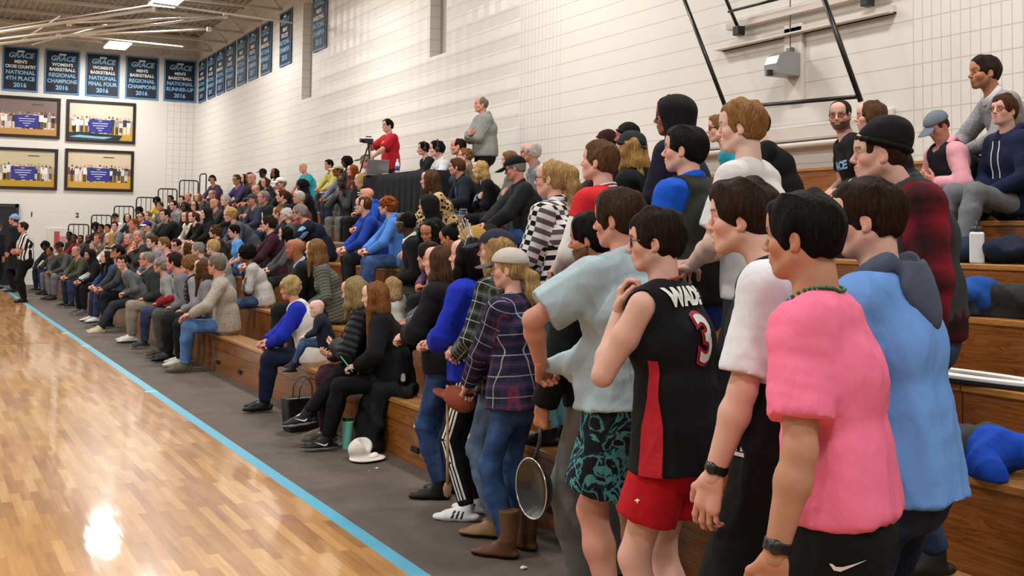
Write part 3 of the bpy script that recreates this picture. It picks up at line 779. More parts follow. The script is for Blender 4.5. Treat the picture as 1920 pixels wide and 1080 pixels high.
def person(p):
    """p: everything about one spectator; returns the root Empty"""
    J = rig(p); u = J['u']; lod = p.get('lod', 0); sit = p.get('pose') == 'sit'; fem = p.get('fem', 0)
    hh, hb, hc = [(.0036, .0042, .0095), (.0056, .0060, .014), (.0085, .0085, .021)][lod]
    root = empty('person', p['loc'], math.radians(p.get('face', 180) - 90), p['label'], 'person', p.get('group', 'spectators'))
    seed = p.get('seed', 1); skm = skin_mat() if p.get('skin') not in ('dark', 'deep') else skin_dark()
    # --- body: head and neck, arms, legs, hands in one mesh
    chunks = []
    V, M = head_ops(J, p, hh); P, Q = V.mesh(); chunks.append((P, Q, head_cols(P, J, p)))
    sk = np.array(lin(SKIN.get(p.get('skin', 'fair'), p.get('skin', 'fair')))) * .97
    V = Vol(.010 if lod == 0 else hc); torso_ops(V, J, p, -.014)
    V.add(cone(J['hc'] + J['R'] @ vec(0, -.03, -.05) * J['hs'], J['nb'] - J['d3']*.02, .045*u, .054*u), .04)
    G = p.get('armg', p.get('girth', 1.)) * (.86 if fem else 1.)
    if p['top'].get('sl', 'long') in ('long', 'roll'): G *= .80
    for k in 'LR':
        S, E, W = J['S'+k], J['E'+k], J['W'+k]; m = S + (E - S) * .45; fm = E + (W - E) * .28
        V.add(cone(S, m, .050*u*G, .049*u*G), .03); V.add(cone(m, E, .048*u*G, .037*u*G), .02); V.add(cone(E, fm, .038*u*G, .042*u*G), .02); V.add(cone(fm, W, .041*u*G, .0265*u), .02)
        HP, K, A = J['hip'+k], J['K'+k], J['A'+k]; LG = p.get('girth', 1.) * (.82 if p.get('bottom', {}).get('len', 'long') == 'long' else 1)
        V.add(cone(HP, K, .073*u*LG, .054*u*LG), .04); V.add(cone(K, K + (A-K)*.33, .052*u*LG, .056*u*LG), .03); V.add(cone(K + (A-K)*.33, A, .055*u*LG, .034*u), .03); V.add(cone(A, A + J['toe'+k]*.12*u - vec(0, 0, .05), .034*u, .026*u), .02)
    P, Q = V.mesh(); chunks.append((P, Q, np.tile(sk, (len(P), 1))))
    for k, s in (('L', -1), ('R', 1)):
        V = Vol(hb); hand_ops(V, J['W'+k], J['hd'+k], J['hn'+k], s, u, J['cr'+k], .93 if fem else 1.02, fing=p.get('fing'+k)); P, Q = V.mesh()
        cc = np.tile(sk, (len(P), 1))
        chunks.append((P, Q, cc * np.array([1.03, .96, .94])))
    off = 0; PP = []; QQ = []; CC = []
    for P, Q, c in chunks: PP.append(P); QQ.append(Q + off); CC.append(c); off += len(P)
    mk('body', np.concatenate(PP), np.concatenate(QQ), skm, root, col=np.concatenate(CC))
    # --- top
    nb0 = J['nb']
    t = p['top']; g = t.get('g', .012); sl = t.get('sl', 'long'); mat = t.get('mat') or cloth(t['c'], t.get('k', 'knit'))
    V = Vol(hc); torso_ops(V, J, p, g, hem=t.get('hem', .10), flare=t.get('flare', 0.))
    G = p.get('armg', p.get('girth', 1.)) * (.86 if fem else 1.)
    a0 = .050*G + g; a1 = .044*G + g; a2 = .034*G + g * .8
    if sl == 'long':
        for k in 'LR': arm_ops(V, J, u, k, (a0*u, a1*u, a2*u), 1.97)
    elif sl == 'short':
        for k in 'LR': arm_ops(V, J, u, k, ((a0 - .002)*u, (a0 + .006)*u), t.get('slen', .62))
    elif sl == 'roll':
        for k in 'LR': arm_ops(V, J, u, k, (a0*u, (a1 + .004)*u, (a1 + .004)*u), t.get('slen', 1.3))
    elif sl == 'cap':
        for k in 'LR': V.add(cone(J['S'+k] - J['sx'] * (.03 if k == 'R' else -.03), J['S'+k], .058*u, .062*u), .03)
    if sit:
        V.add(slab(J['waist'], J['pel'] + vec(0, .01, -.07*u), vec(1, 0, 0), vec(1, 0, 0), *[x + g for x in (.150*u*p.get('girth', 1), .168*u*p.get('girth', 1), .118*u, .135*u)], cut1=True), .04)
    if sl == 'none':
        for k in 'LR': V.cut(cone(J['S'+k] + (J['S'+k] - nb0) * .24 + vec(0, 0, .02), J['S'+k] + (J['S'+k] - nb0) * .24 + (J['E'+k] - J['S'+k]) * .5, .058*u, .056*u), .01)
    for pr in (t['extra'](J) if t.get('extra') else []): V.add(pr, .05)
    if t.get('neckcut', 1):
        V.cut(cone(J['nb'] + J['d3']*.005 + J['fwd']*.02, J['nb'] + J['hd']*.12, .060*u, .075*u), .012)
    garm, P, Q = garment(V, t.get('name', 'shirt'), mat, root, J, t.get('amp', .0045 if lod < 2 else .007), seed)
    p['_top'] = garm; fw = J['fwd']; d3 = J['d3']; nb = J['nb']
    if t.get('collar'):
        V = Vol(hc * .7); cc = nb + d3 * .012*u
        for pr in ring(cc, .070*u, .072*u, J['sx'], nrm(fw - d3*.35), .014*u, 16): V.add(pr, .012)
        for pr in ring(cc + d3*.02, .062*u, .064*u, J['sx'], nrm(fw - d3*.30), .012*u, 16): V.add(pr, .012)
        P2, Q2 = V.mesh(); mk('collar', P2, Q2, t.get('cmat') or mat, garm, pc=P2)
    if t.get('hood'):
        V = Vol(hc * .8); hq = t['hood']
        for pr in ring(nb + d3*.015*u - fw*.012*u, .098*u, .088*u, J['sx'], nrm(fw - d3*.45), .026*u, 16): V.add(pr, .02)
        V.add(ell(nb - fw*.105*u - d3*.040*u, np.stack([J['sx'], fw, d3], 1), vec(.088, .036, .090)*u*hq), .03)
        V.add(ell(nb - fw*.125*u - d3*.095*u, np.stack([J['sx'], fw, d3], 1), vec(.040, .028, .070)*u*hq), .03)
        V.cut(ell(nb - fw*.075*u + d3*.055*u, np.stack([J['sx'], fw, d3], 1), vec(.070, .050, .055)*u*hq), .02)
        P2, Q2 = V.mesh(); P2 = P2 + normals(P2, Q2) * (wob(P2, 30, 9) * .003)[:, None]; mk('hood', P2, Q2, t.get('hmat') or mat, garm, pc=P2)
    # --- vest over the top
    if 'vest' in p:
        v = p['vest']; V = Vol(hc); torso_ops(V, J, p, g + v.get('g', .014), hem=v.get('hem', t.get('hem', .10) + .01))
        for k in 'LR': V.cut(cone(J['S'+k] + (J['S'+k] - J['nb']) * v.get('hole', .10) + vec(0, 0, .02), J['S'+k] + (J['S'+k] - J['nb']) * v.get('hole', .10) + (J['E'+k] - J['S'+k]) * .5, .066*u + g, .062*u + g), .01)
        if sit: V.add(slab(J['waist'], J['pel'] + vec(0, .01, -.06*u), vec(1, 0, 0), vec(1, 0, 0), .17*u + g, .185*u + g, .135*u + g, .15*u + g, cut1=True), .04)
        V.cut(cone(J['nb'] + fw*.02, J['nb'] + J['hd']*.12, .064*u, .078*u), .012)
        if v.get('open', 0):
            n = J['smid']; P0 = J['waist']; w_ = v['open']
            V.cut((J['waist'] - .8, J['waist'] + .8, lambda x, y, z: np.maximum(np.abs((x-P0[0])*n[0] + (y-P0[1])*n[1] + (z-P0[2])*n[2]) - w_, -((x-P0[0])*fw[0] + (y-P0[1])*fw[1] + (z-P0[2])*fw[2])).astype(f32)), .01)
        go, _, _ = garment(V, v.get('name', 'vest'), v.get('mat') or cloth(v['c'], v.get('k', 'knit')), root, J, .005, seed + 4); p['_vest'] = go
    # --- legs
    b = p.get('bottom', {'c': '#23242a'}); bg = b.get('g', .012); bmat = b.get('mat') or cloth(b['c'], b.get('k', 'knit')); LG = p.get('girth', 1.)
    V = Vol(hc); D = torso_dims(p, bg - .002); sx0 = vec(1, 0, 0)
    V.add(slab(J['pel'] - J['d1']*.05*u, J['pel'] + J['d1']*.07*u, sx0, sx0, D[0][0], D[1][0]*.93, D[0][1], D[1][1]*.93), .04)
    if not sit: V.add(slab(J['pel'] - vec(0, -.0, .02*u), J['pel'] - vec(0, 0, .11*u), sx0, sx0, D[0][0], D[0][0] * .97, D[0][1], D[0][1]*.95), .05)
    kind = b.get('len', 'long')
    for k in 'LR':
        HP, K, A = J['hip'+k], J['K'+k], J['A'+k]
        r0, r1, r2, r3 = (.074*LG + bg)*u, (.056*LG + bg)*u, (.058*LG + bg)*u, (.040 + bg * 1.1 + b.get('cuff', 0))*u
        if b.get('slim'): r1 -= .004; r2 -= .004; r3 -= .008
        if kind == 'long':
            V.add(cone(HP, K, r0, r1), .04); V.add(cone(K, K + (A-K)*.35, r1*.99, r2), .03); V.add(cone(K + (A-K)*.35, K + (A-K)*b.get('end', .97), r2, r3, cut=True), .02)
        else:
            e = HP + (K - HP) * b.get('end', .72); V.add(cone(HP, e, r0 + .006, (r0 + .016) if not b.get('tight') else r1 + .01, cut=True), .035)
    bo, P3, Q3 = garment(V, b.get('name', 'trousers' if kind == 'long' else 'shorts'), bmat, root, J, b.get('amp', .0045 if lod < 2 else .006), seed + 8, legs=True, fq=15)
    p['_bottom'] = bo
    # --- shoes
    s = p.get('shoe', {'c': '#1c1b1b'}); kd = s.get('k', 'sneaker')
    for k in 'LR':
        if p.get('noshoe'): break
        V = Vol([.006, .009, .013][lod]); b0, upn, tt = shoe_ops(V, J['A'+k], J['toe'+k], u, kd)
        P4, Q4 = V.mesh(); hz = (P4 - b0) @ upn; al = (P4 - b0) @ tt
        col = np.tile(np.array(lin(s['c'])), (len(P4), 1)); so = np.array(lin(s.get('sole', '#1a1815'))); col[hz < (.022 if kd != 'boot' else .026)] = so
        if s.get('shaft'): col[hz > .10] = np.array(lin(s['shaft']))
        if s.get('stripes'):
            w = np.mod(al + .35 * hz, .027) < .014; m = w & (hz > .024) & (hz < .07) & (al > .005) & (al < .085); col[m] = np.array(lin(s['stripes']))
        so_ = mk({'boot': 'boot', 'low': 'shoe'}.get(kd, 'shoe'), P4, Q4, attr_mat('shoe_leather', s.get('rough', .5)), root, col=col)
        p.setdefault('_shoes', []).append((so_, b0, tt, upn))
        if s.get('sock'):
            V = Vol([.006, .009, .013][lod]); A = J['A'+k]; V.add(cone(A + (J['K'+k]-A)*.02, A + (J['K'+k]-A)*.22, .041*u, .043*u, cut=True), .01); P5, Q5 = V.mesh(); mk('sock', P5, Q5, cloth(s['sock']), root, pc=P5)
    add_head_things(p, J, root, hh)
    p['_J'] = J; p['_root'] = root
    return root
def person_at(p, px, py, X, base=0.):
    """puts a person so that the crown of the head is seen at the pixel when it stands X m to the side; base: floor or seat height"""
    return p

# ------------------------------------------------------------------ the gymnasium
XW, YW, ZC = 7.8, 36.1, 7.9          # side wall, end wall, roof deck
Y0, XL = -3.0, -9.0
def wall_mat(axis):
    m, nt, b = base_mat('painted_block'); L = nt.links.new
    tc = nd(nt, 'ShaderNodeTexCoord'); sp = nd(nt, 'ShaderNodeSeparateXYZ'); L(tc.outputs['Object'], sp.inputs[0])
    Z = sp.outputs['Z']; U = sp.outputs['Y' if axis == 'x' else 'X']
    zc = mth(nt, 'FRACT', mth(nt, 'DIVIDE', mth(nt, 'ADD', Z, .044), .2032)); row = mth(nt, 'FLOOR', mth(nt, 'DIVIDE', mth(nt, 'ADD', Z, .044), .2032))
    def groove(fr, w): # 1 at the joint
        d = mth(nt, 'ABSOLUTE', mth(nt, 'SUBTRACT', fr, .5)); return mth(nt, 'GREATER_THAN', d, .5 - w)
    h = groove(zc, .028)
    # scored stacks: strips of narrow vertical joints
    def zone(a, c): return mth(nt, 'MULTIPLY', mth(nt, 'GREATER_THAN', U, a), mth(nt, 'LESS_THAN', U, c))
    if axis == 'x':
        vz = mth(nt, 'MAXIMUM', mth(nt, 'MAXIMUM', zone(13.2, 14.35), zone(-3, 7.03)), zone(24.9, 26.1))
        vf = mth(nt, 'FRACT', mth(nt, 'DIVIDE', U, .1016))
        v = mth(nt, 'MULTIPLY', groove(vf, .05), vz)
        lift = mth(nt, 'MULTIPLY', zone(14.4, 23.7), 1.0)
    else:
        vz = zone(6.9, 7.75); vf = mth(nt, 'FRACT', mth(nt, 'DIVIDE', U, .2032)); v = mth(nt, 'MULTIPLY', groove(vf, .04), vz); lift = 0.
    j = mth(nt, 'MAXIMUM', h, v)
    if axis != 'x': j = mth(nt, 'MULTIPLY', j, mth(nt, 'ADD', mth(nt, 'MULTIPLY', vz, .8), .25))
    n = nd(nt, 'ShaderNodeTexNoise'); n.inputs['Scale'].default_value = .7; n.inputs['Detail'].default_value = 4; L(tc.outputs['Object'], n.inputs['Vector'])
    col = mixc(nt, n.outputs['Fac'], lin('#dcd8d0'), lin('#e6e3dc')); col = mixc(nt, mth(nt, 'MULTIPLY', j, .42), col, lin('#8f8a80'))
    L(col, b.inputs['Base Color']); b.inputs['Roughness'].default_value = .42
    n2 = nd(nt, 'ShaderNodeTexNoise'); n2.inputs['Scale'].default_value = 60; L(tc.outputs['Object'], n2.inputs['Vector'])
    hgt = mth(nt, 'SUBTRACT', mth(nt, 'MULTIPLY', n2.outputs['Fac'], .15), j)
    if axis == 'x':   # raised diamond faces in the acoustic-block bay
        tu = mth(nt, 'ABSOLUTE', mth(nt, 'SUBTRACT', mth(nt, 'FRACT', mth(nt, 'DIVIDE', U, .4)), .5)); tz = mth(nt, 'ABSOLUTE', mth(nt, 'SUBTRACT', mth(nt, 'FRACT', mth(nt, 'DIVIDE', Z, .4064)), .5))
        dm = mth(nt, 'MULTIPLY', mth(nt, 'SUBTRACT', 1., mth(nt, 'ADD', tu, tz)), mth(nt, 'MULTIPLY', lift, mth(nt, 'GREATER_THAN', Z, 3.2)))
        hgt = mth(nt, 'ADD', hgt, mth(nt, 'MULTIPLY', dm, 7.))
    bp = nd(nt, 'ShaderNodeBump'); bp.inputs['Strength'].default_value = .6; bp.inputs['Distance'].default_value = .006; L(hgt, bp.inputs['Height']); L(bp.outputs[0], b.inputs['Normal'])
    return m
def maple():
    m, nt, b = base_mat('maple_floor'); L = nt.links.new
    tc = nd(nt, 'ShaderNodeTexCoord'); mp = nd(nt, 'ShaderNodeMapping'); mp.inputs['Rotation'].default_value = (0, 0, math.pi/2); L(tc.outputs['Object'], mp.inputs['Vector'])
    br = nd(nt, 'ShaderNodeTexBrick'); br.inputs['Scale'].default_value = 1; br.inputs['Brick Width'].default_value = .62; br.inputs['Row Height'].default_value = .057; br.inputs['Mortar Size'].default_value = .0009
    br.offset = .37; br.offset_frequency = 2; br.inputs['Bias'].default_value = 0; L(mp.outputs[0], br.inputs['Vector'])
    br.inputs['Color1'].default_value = (0, 0, 0, 1); br.inputs['Color2'].default_value = (1, 1, 1, 1); br.inputs['Mortar'].default_value = (.3, .3, .3, 1)
    ms = nd(nt, 'ShaderNodeMapping'); ms.inputs['Scale'].default_value = (26, 1.6, 1); L(tc.outputs['Object'], ms.inputs['Vector'])
    n = nd(nt, 'ShaderNodeTexNoise'); n.inputs['Scale'].default_value = 1.3; n.inputs['Detail'].default_value = 7; n.inputs['Distortion'].default_value = .8; L(ms.outputs[0], n.inputs['Vector'])
    n2 = nd(nt, 'ShaderNodeTexNoise'); n2.inputs['Scale'].default_value = 2.2; n2.inputs['Detail'].default_value = 5; L(tc.outputs['Object'], n2.inputs['Vector'])
    t = mth(nt, 'ADD', mth(nt, 'MULTIPLY', br.outputs['Color'], .42), mth(nt, 'ADD', mth(nt, 'MULTIPLY', n.outputs['Fac'], .45), mth(nt, 'MULTIPLY', n2.outputs['Fac'], .2)))
    col = ramp(nt, t, [(.16, lin('#85501c')), (.4, lin('#b27a38')), (.62, lin('#cb9450')), (.88, lin('#e0b276'))])
    L(col, b.inputs['Base Color'])
    n3 = nd(nt, 'ShaderNodeTexNoise'); n3.inputs['Scale'].default_value = 5; n3.inputs['Detail'].default_value = 2; L(tc.outputs['Object'], n3.inputs['Vector'])
    b.inputs['Roughness'].default_value = .3; b.inputs['Specular IOR Level'].default_value = .5
    b.inputs['Coat Weight'].default_value = .7; b.inputs['Coat Roughness'].default_value = .07; b.inputs['Coat IOR'].default_value = 1.5
    ms2 = nd(nt, 'ShaderNodeMapping'); ms2.inputs['Scale'].default_value = (17.5, 3, 1); L(tc.outputs['Object'], ms2.inputs['Vector'])
    n4 = nd(nt, 'ShaderNodeTexNoise'); n4.inputs['Scale'].default_value = 1; n4.inputs['Detail'].default_value = 1; L(ms2.outputs[0], n4.inputs['Vector'])
    bp = nd(nt, 'ShaderNodeBump'); bp.inputs['Strength'].default_value = .25; bp.inputs['Distance'].default_value = .003; L(n4.outputs['Fac'], bp.inputs['Height']); L(bp.outputs[0], b.inputs['Coat Normal'])
    return m
def wood(hexa, hexb, key, rough=.33):
    m, nt, b = base_mat(key); L = nt.links.new
    tc = nd(nt, 'ShaderNodeTexCoord'); ms = nd(nt, 'ShaderNodeMapping'); ms.inputs['Scale'].default_value = (9, .55, 9); L(tc.outputs['Object'], ms.inputs['Vector'])
    n = nd(nt, 'ShaderNodeTexNoise'); n.inputs['Scale'].default_value = 1.5; n.inputs['Detail'].default_value = 6; n.inputs['Distortion'].default_value = 1.6; L(ms.outputs[0], n.inputs['Vector'])
    wv = mth(nt, 'FRACT', mth(nt, 'MULTIPLY', n.outputs['Fac'], 9.))
    t = mth(nt, 'ADD', mth(nt, 'MULTIPLY', wv, .45), mth(nt, 'MULTIPLY', n.outputs['Fac'], .6))
    L(ramp(nt, t, [(.15, lin(hexa)), (.8, lin(hexb))]), b.inputs['Base Color']); b.inputs['Roughness'].default_value = rough
    b.inputs['Coat Weight'].default_value = .6; b.inputs['Coat Roughness'].default_value = .22
    bp = nd(nt, 'ShaderNodeBump'); bp.inputs['Strength'].default_value = .15; bp.inputs['Distance'].default_value = .003; L(wv, bp.inputs['Height']); L(bp.outputs[0], b.inputs['Normal'])
    return m
def carpet():
    m, nt, b = base_mat('carpet_runner'); L = nt.links.new; tc = nd(nt, 'ShaderNodeTexCoord')
    n = nd(nt, 'ShaderNodeTexNoise'); n.inputs['Scale'].default_value = 3; n.inputs['Detail'].default_value = 8; n.inputs['Roughness'].default_value = .7; L(tc.outputs['Object'], n.inputs['Vector'])
    L(ramp(nt, n.outputs['Fac'], [(.3, lin('#4a413a')), (.7, lin('#63574d'))]), b.inputs['Base Color']); b.inputs['Roughness'].default_value = .8
    n2 = nd(nt, 'ShaderNodeTexNoise'); n2.inputs['Scale'].default_value = 260; L(tc.outputs['Object'], n2.inputs['Vector'])
    bp = nd(nt, 'ShaderNodeBump'); bp.inputs['Strength'].default_value = .5; bp.inputs['Distance'].default_value = .004; L(n2.outputs['Fac'], bp.inputs['Height']); L(bp.outputs[0], b.inputs['Normal'])
    return m
def S_(name, mb, mat, **k): return tag(mb.out(name, mat, **k), kind='structure')
# floor: hardwood court, painted line, runner
fl = S_('floor', MB().box(XL, Y0, -.05, 2.16, YW, 0), maple())
S_('floor_runner', MB().box(2.25, Y0, -.05, XW, YW, .001), carpet())
S_('trim_1', MB().box(2.16, Y0, -.05, 2.25, YW, .0015), plain('#4aa9c9', .35, 0, 'court_line_paint'))
S_('trim_2', MB().box(XL, 33.2, 0, 2.16, 33.29, .0015), plain('#4aa9c9', .35, 0, 'court_line_paint'))
S_('trim_3', MB().box(XL, 17.55, 0, 2.16, 17.575, .001), plain('#3b2a1a', .4, 0, 'dark_line_paint'))
S_('trim_4', MB().box(XL, 3.3, 0, .54, 4.96, .0012), plain('#1b1c20', .35, 0, 'black_court_paint'))
for i, (x, y) in enumerate([(2.17, 19.1), (2.2, 16.9), (2.2, 11.9)]):
    mb = MB(); mb.box(x - .07, y - .05, .001, x + .05, y + .05, .0022); tag(mb.out('tape_mark', plain('#d9d08a' if i < 2 else '#7fd0e2', .5, 0, 'tape')), ['pale yellow tape mark on the blue sideline, the farther of two', 'pale yellow tape mark on the blue sideline, the nearer of two', 'light blue tape mark across the blue sideline below the blazer man'][i], 'tape', 'tape marks on the sideline')
# side wall with slit windows
wx = wall_mat('x'); wins = [(24.25, 25.0, 4.74, 7.0), (17.0, 17.68, 4.7, 7.0)]
mb = MB(); ys = [Y0, 17.0, 17.68, 24.25, 25.0, YW + .2]
for i in range(5):
    a, c = ys[i], ys[i+1]
    if i in (1, 3):
        zz = 4.72; mb.box(XW, a, 0, XW + .3, c, zz); mb.box(XW, a, 7.0, XW + .3, c, ZC)
    else: mb.box(XW, a, 0, XW + .3, c, ZC)
S_('wall_right', mb, wx)
for i, (a, c, z0, z1) in enumerate(wins):
    w = S_('window_%d' % (i + 1), MB().box(XW + .2, a, 4.72, XW + .24, c, z1), plain('#a9a69c', .5, 0, 'window_blind_panel'))
    f = MB(); f.box(XW + .19, (a+c)/2 - .02, 4.72, XW + .2, (a+c)/2 + .02, z1); f.out('mullion', plain('#8e8b82', .4, 0, 'window_metal'), w)
S_('wall_back', MB().box(XL, YW, 0, XW, YW + .3, ZC), wall_mat('y'))
def deck():
    m, nt, b = base_mat('corrugated_deck'); tc = nd(nt, 'ShaderNodeTexCoord'); sp = nd(nt, 'ShaderNodeSeparateXYZ'); nt.links.new(tc.outputs['Object'], sp.inputs[0])
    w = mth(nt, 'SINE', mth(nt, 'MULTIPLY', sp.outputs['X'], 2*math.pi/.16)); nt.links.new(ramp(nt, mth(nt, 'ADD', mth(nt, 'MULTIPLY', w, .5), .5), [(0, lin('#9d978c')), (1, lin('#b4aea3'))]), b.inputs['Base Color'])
    bp = nd(nt, 'ShaderNodeBump'); bp.inputs['Distance'].default_value = .04; nt.links.new(w, bp.inputs['Height']); nt.links.new(bp.outputs[0], b.inputs['Normal']); b.inputs['Roughness'].default_value = .6; return m
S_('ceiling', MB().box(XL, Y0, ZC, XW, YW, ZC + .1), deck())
tr = plain('#c3bdb0', .45, 0, 'truss_paint')
for i in range(12):
    y = 35.9 - i * 1.83; mb = MB(); zb, zt = 7.15, 7.82
    mb.box(-6, y - .04, zb - .03, XW, y + .04, zb + .03); mb.box(-6, y - .04, zt - .03, XW, y + .04, zt + .03)
    x = -6.0; k = 0
    while x < XW - .5:
        mb.tube([(x, y, zb if k % 2 else zt), (x + .6, y, zt if k % 2 else zb)], .016, 6); x += .6; k += 1
    S_('beam_%d' % (i + 1), mb, tr)
# high-bay lamps
em = bpy.data.materials.new('lamp_lens'); em.use_nodes = True; nt = em.node_tree; nt.nodes.remove(nt.nodes['Principled BSDF']); e = nd(nt, 'ShaderNodeEmission'); e.inputs['Color'].default_value = (1, .97, .9, 1); e.inputs['Strength'].default_value = 16; nt.links.new(e.outputs[0], nt.nodes['Material Output'].inputs[0])
for gx in (5.0, -.6, -6.2):
    for gi in range(6):
        gy = 33.75 - 7.15 * gi
        r_ = empty('ceiling_lamp', (gx, gy, 7.0), 0, 'white rectangular high-bay gym lamp under the trusses, %s along %s' % (['farthest', 'second farthest', 'third farthest', 'fourth farthest', 'fifth', 'nearest'][gi], {5.0: 'the bleacher side row', -.6: 'the middle row', -6.2: 'the far side row'}[gx]), 'lamp', 'high-bay lamps')
        mb = MB(); mb.box(-.32, -.62, .03, .32, .62, .12); mb.box(-.26, -.5, .12, .26, .5, .16); mb.out('housing', plain('#d9d6cf', .4, 0, 'lamp_housing'), r_, bevel=.01)
        mb = MB(); mb.box(-.3, -.6, .0, .3, .6, .03); mb.out('lens', em, r_)
        mb = MB(); mb.tube([(0, -.4, .16), (0, -.4, .86)], .008, 5); mb.tube([(0, .4, .16), (0, .4, .86)], .008, 5); mb.out('hanger', tr, r_)
        la = bpy.data.lights.new('lamp_light', 'AREA'); la.shape = 'RECTANGLE'; la.size = .6; la.size_y = 1.2; la.energy = LAMP_W; la.color = (1, .975, .94)
        lo = bpy.data.objects.new('lamp_light', la); link(lo, r_); lo.location = (0, 0, -.02)
# bleachers: eight rows
def zr(k): return .43 + .27 * (k - 1)
def xr(k): return 3.17 + .61 * (k - 1)
BY0, BY1 = -1.2, 33.9
ris = wood('#63330f', '#a5652a', 'varnished_riser'); seatw = wood('#93602c', '#bf8644', 'varnished_seat'); dk = wood('#8a6238', '#a8804e', 'deck_board')
bl = empty('bleachers', (3.17, 0, 0), 0, 'tiered wooden bleachers with eight rows along the side wall', 'bleachers')
cuts = [BY0 + i * 4.88 for i in range(8)] + [BY1]
for k in range(1, 9):
    x = xr(k) - 3.17; z = zr(k); xe = min(x + .61, XW - 3.17 - .003); z0 = 0 if k == 1 else zr(k-1) - .14
    mb = MB()
    for a, c in zip(cuts[:-1], cuts[1:]):
        mb.box(x + .015, a + .004, z0, x + .045, c - .004, z - .035)
        if k == 1: mb.box(x + .008, a + .004, z - .16, x + .02, c - .004, z - .05)
    r_ = mb.out('riser', ris, bl, bevel=.003)
    mb = MB()
    for a, c in zip(cuts[:-1], cuts[1:]):
        for q in (0,): mb.box(x, a + .003, z - .035, x + .27, c - .003, z)
    mb.out('seat_board', seatw, bl, bevel=.006)
    mb = MB()
    for a, c in zip(cuts[:-1], cuts[1:]): mb.box(x + .045, a, z - .17, xe + .04 if k < 8 else xe, c, z - .14)
    mb.out('foot_deck', dk, bl)
    mb = MB()
    for a in cuts[1:-1]:
        for dy in (-.05, .05): mb.lathe([(.001, 0), (.009, 0), (.009, .004), (.001, .005)], 8, (0, 0, 0)) if False else mb.box(x + .010, a + dy - .012, z - .20, x + .016, a + dy + .012, z - .176)
    if k > 1: mb.out('bolt', plain('#b9a083', .3, .9, 'bolt_metal'), bl)
mb = MB()
for k in range(1, 9): x = xr(k) - 3.17; mb.box(x + .02, BY1 - .03, 0, min(x + .61, 4.62), BY1, zr(k) - .14)
mb.out('end_panel', ris, bl)
for y in (13.2, 12.2, 7.35, 6.85, 5.9, 5.45): MB().box(-.004, y - .06, .10, .014, y + .06, .14).out('hand_slot', plain('#1d120a', .8, 0, 'slot_insert'), bl)
# end railings
rl = plain('#141517', .35, 0, 'black_rail_paint')
for i in range(6):
    xc = 4.085 + .61 * i; y = 33.75; zb = zr(i + 2) - .14; zt = zr(i + 2) + 1.11; mb = MB(); h = .27
    pts = [(-h, 0, zb), (-h, 0, zt - .07), (-h + .02, 0, zt - .02), (-h + .07, 0, zt), (h - .07, 0, zt), (h - .02, 0, zt - .02), (h, 0, zt - .07), (h, 0, zb)]
    r_ = empty('end_railing', (xc, y, 0), 0, 'black tubular end railing, %s step of the far bleacher end' % ['lowest', 'second', 'third', 'fourth', 'fifth', 'sixth'][i], 'railing', 'railings at the far bleacher end')
    mb.tube(pts, .019, 8); mb.out('frame', rl, r_, smooth_=True)
    for q in (-.135, 0, .135): MB().tube([(q, 0, zb + .1), (q, 0, zt)], .011, 6).out('baluster', rl, r_, smooth_=True)
    MB().tube([(-h, 0, zb + .12), (h, 0, zb + .12)], .011, 6).out('lower_rail', rl, r_)
o = MB().tube([(0, 0, 2.1), (0, 0, 3.30), (.03, 0, 3.36), (.17, 0, 3.38), (.19, 0, 3.34), (.19, 0, 2.2)], .02, 8).out('wall_railing', rl, smooth_=True); o.location = (7.45, 33.75, 0); tag(o, 'tall narrow black railing where the top row meets the wall', 'railing', 'railings at the far bleacher end')
# banners
bk = plain('#0b1424', .6, 0, 'banner_navy', .1, 3); bb = plain('#4f83b4', .6, 0, 'banner_blue'); tw_ = plain('#dfe3e6', .6, 0, 'banner_white'); tb = plain('#7fb0d8', .6, 0, 'banner_light_blue')
def banner(M, lines, label, w=1.0, hgt=1.34):
    r_ = empty('championship_banner', (0, 0, 0), 0, label, 'banner', 'championship banners'); r_.matrix_world = M
    def sheet(x0, x1, z0, z1, y):   # gently waved hanging cloth
        nx, nz = 12, 4; V = []; Fc = []
        for j in range(nz + 1):
            for i in range(nx + 1):
                x = x0 + (x1-x0)*i/nx; z = z0 + (z1-z0)*j/nz; V.append((x, y + .010*math.sin(x*9 + z*1.5), z))
        for j in range(nz):
            for i in range(nx): a = j*(nx+1)+i; Fc.append((a, a+1, a+nx+2, a+nx+1))
        return V, Fc
    V, Fc = sheet(-w/2, w/2, 0, hgt, 0); mk('border', V, Fc, bb, r_)
    V, Fc = sheet(-w/2+.05, w/2-.05, .05, hgt-.05, -.006); mk('cloth', V, Fc, bk, r_)
    y = hgt - .27
    for k, (tx, sz, m) in enumerate([('GRACE', .215, tb)] + lines):
        V, Fc = text_mesh(tx, sz, bold=sz*.035, shear=.25 if k == 0 else 0)
        wd_ = V[:, 0].max() - V[:, 0].min(); f = min(1, (w - .16) / wd_)
        y -= sz * 1.14 if k else .06
        V = np.stack([V[:, 0]*f, -.014 + .010*np.sin(V[:, 0]*f*9 + y*1.5), y + V[:, 1]], 1)
        mk('lettering', V, [tuple(q) for q in Fc], m, r_, smooth_=False)
        if k == 0: y -= .015
    MB().box(-.10, -.02, hgt-.17, .10, -.012, hgt-.11).out('emblem', tw_, r_)
MC, WB = "MEN'S", "WOMEN'S"
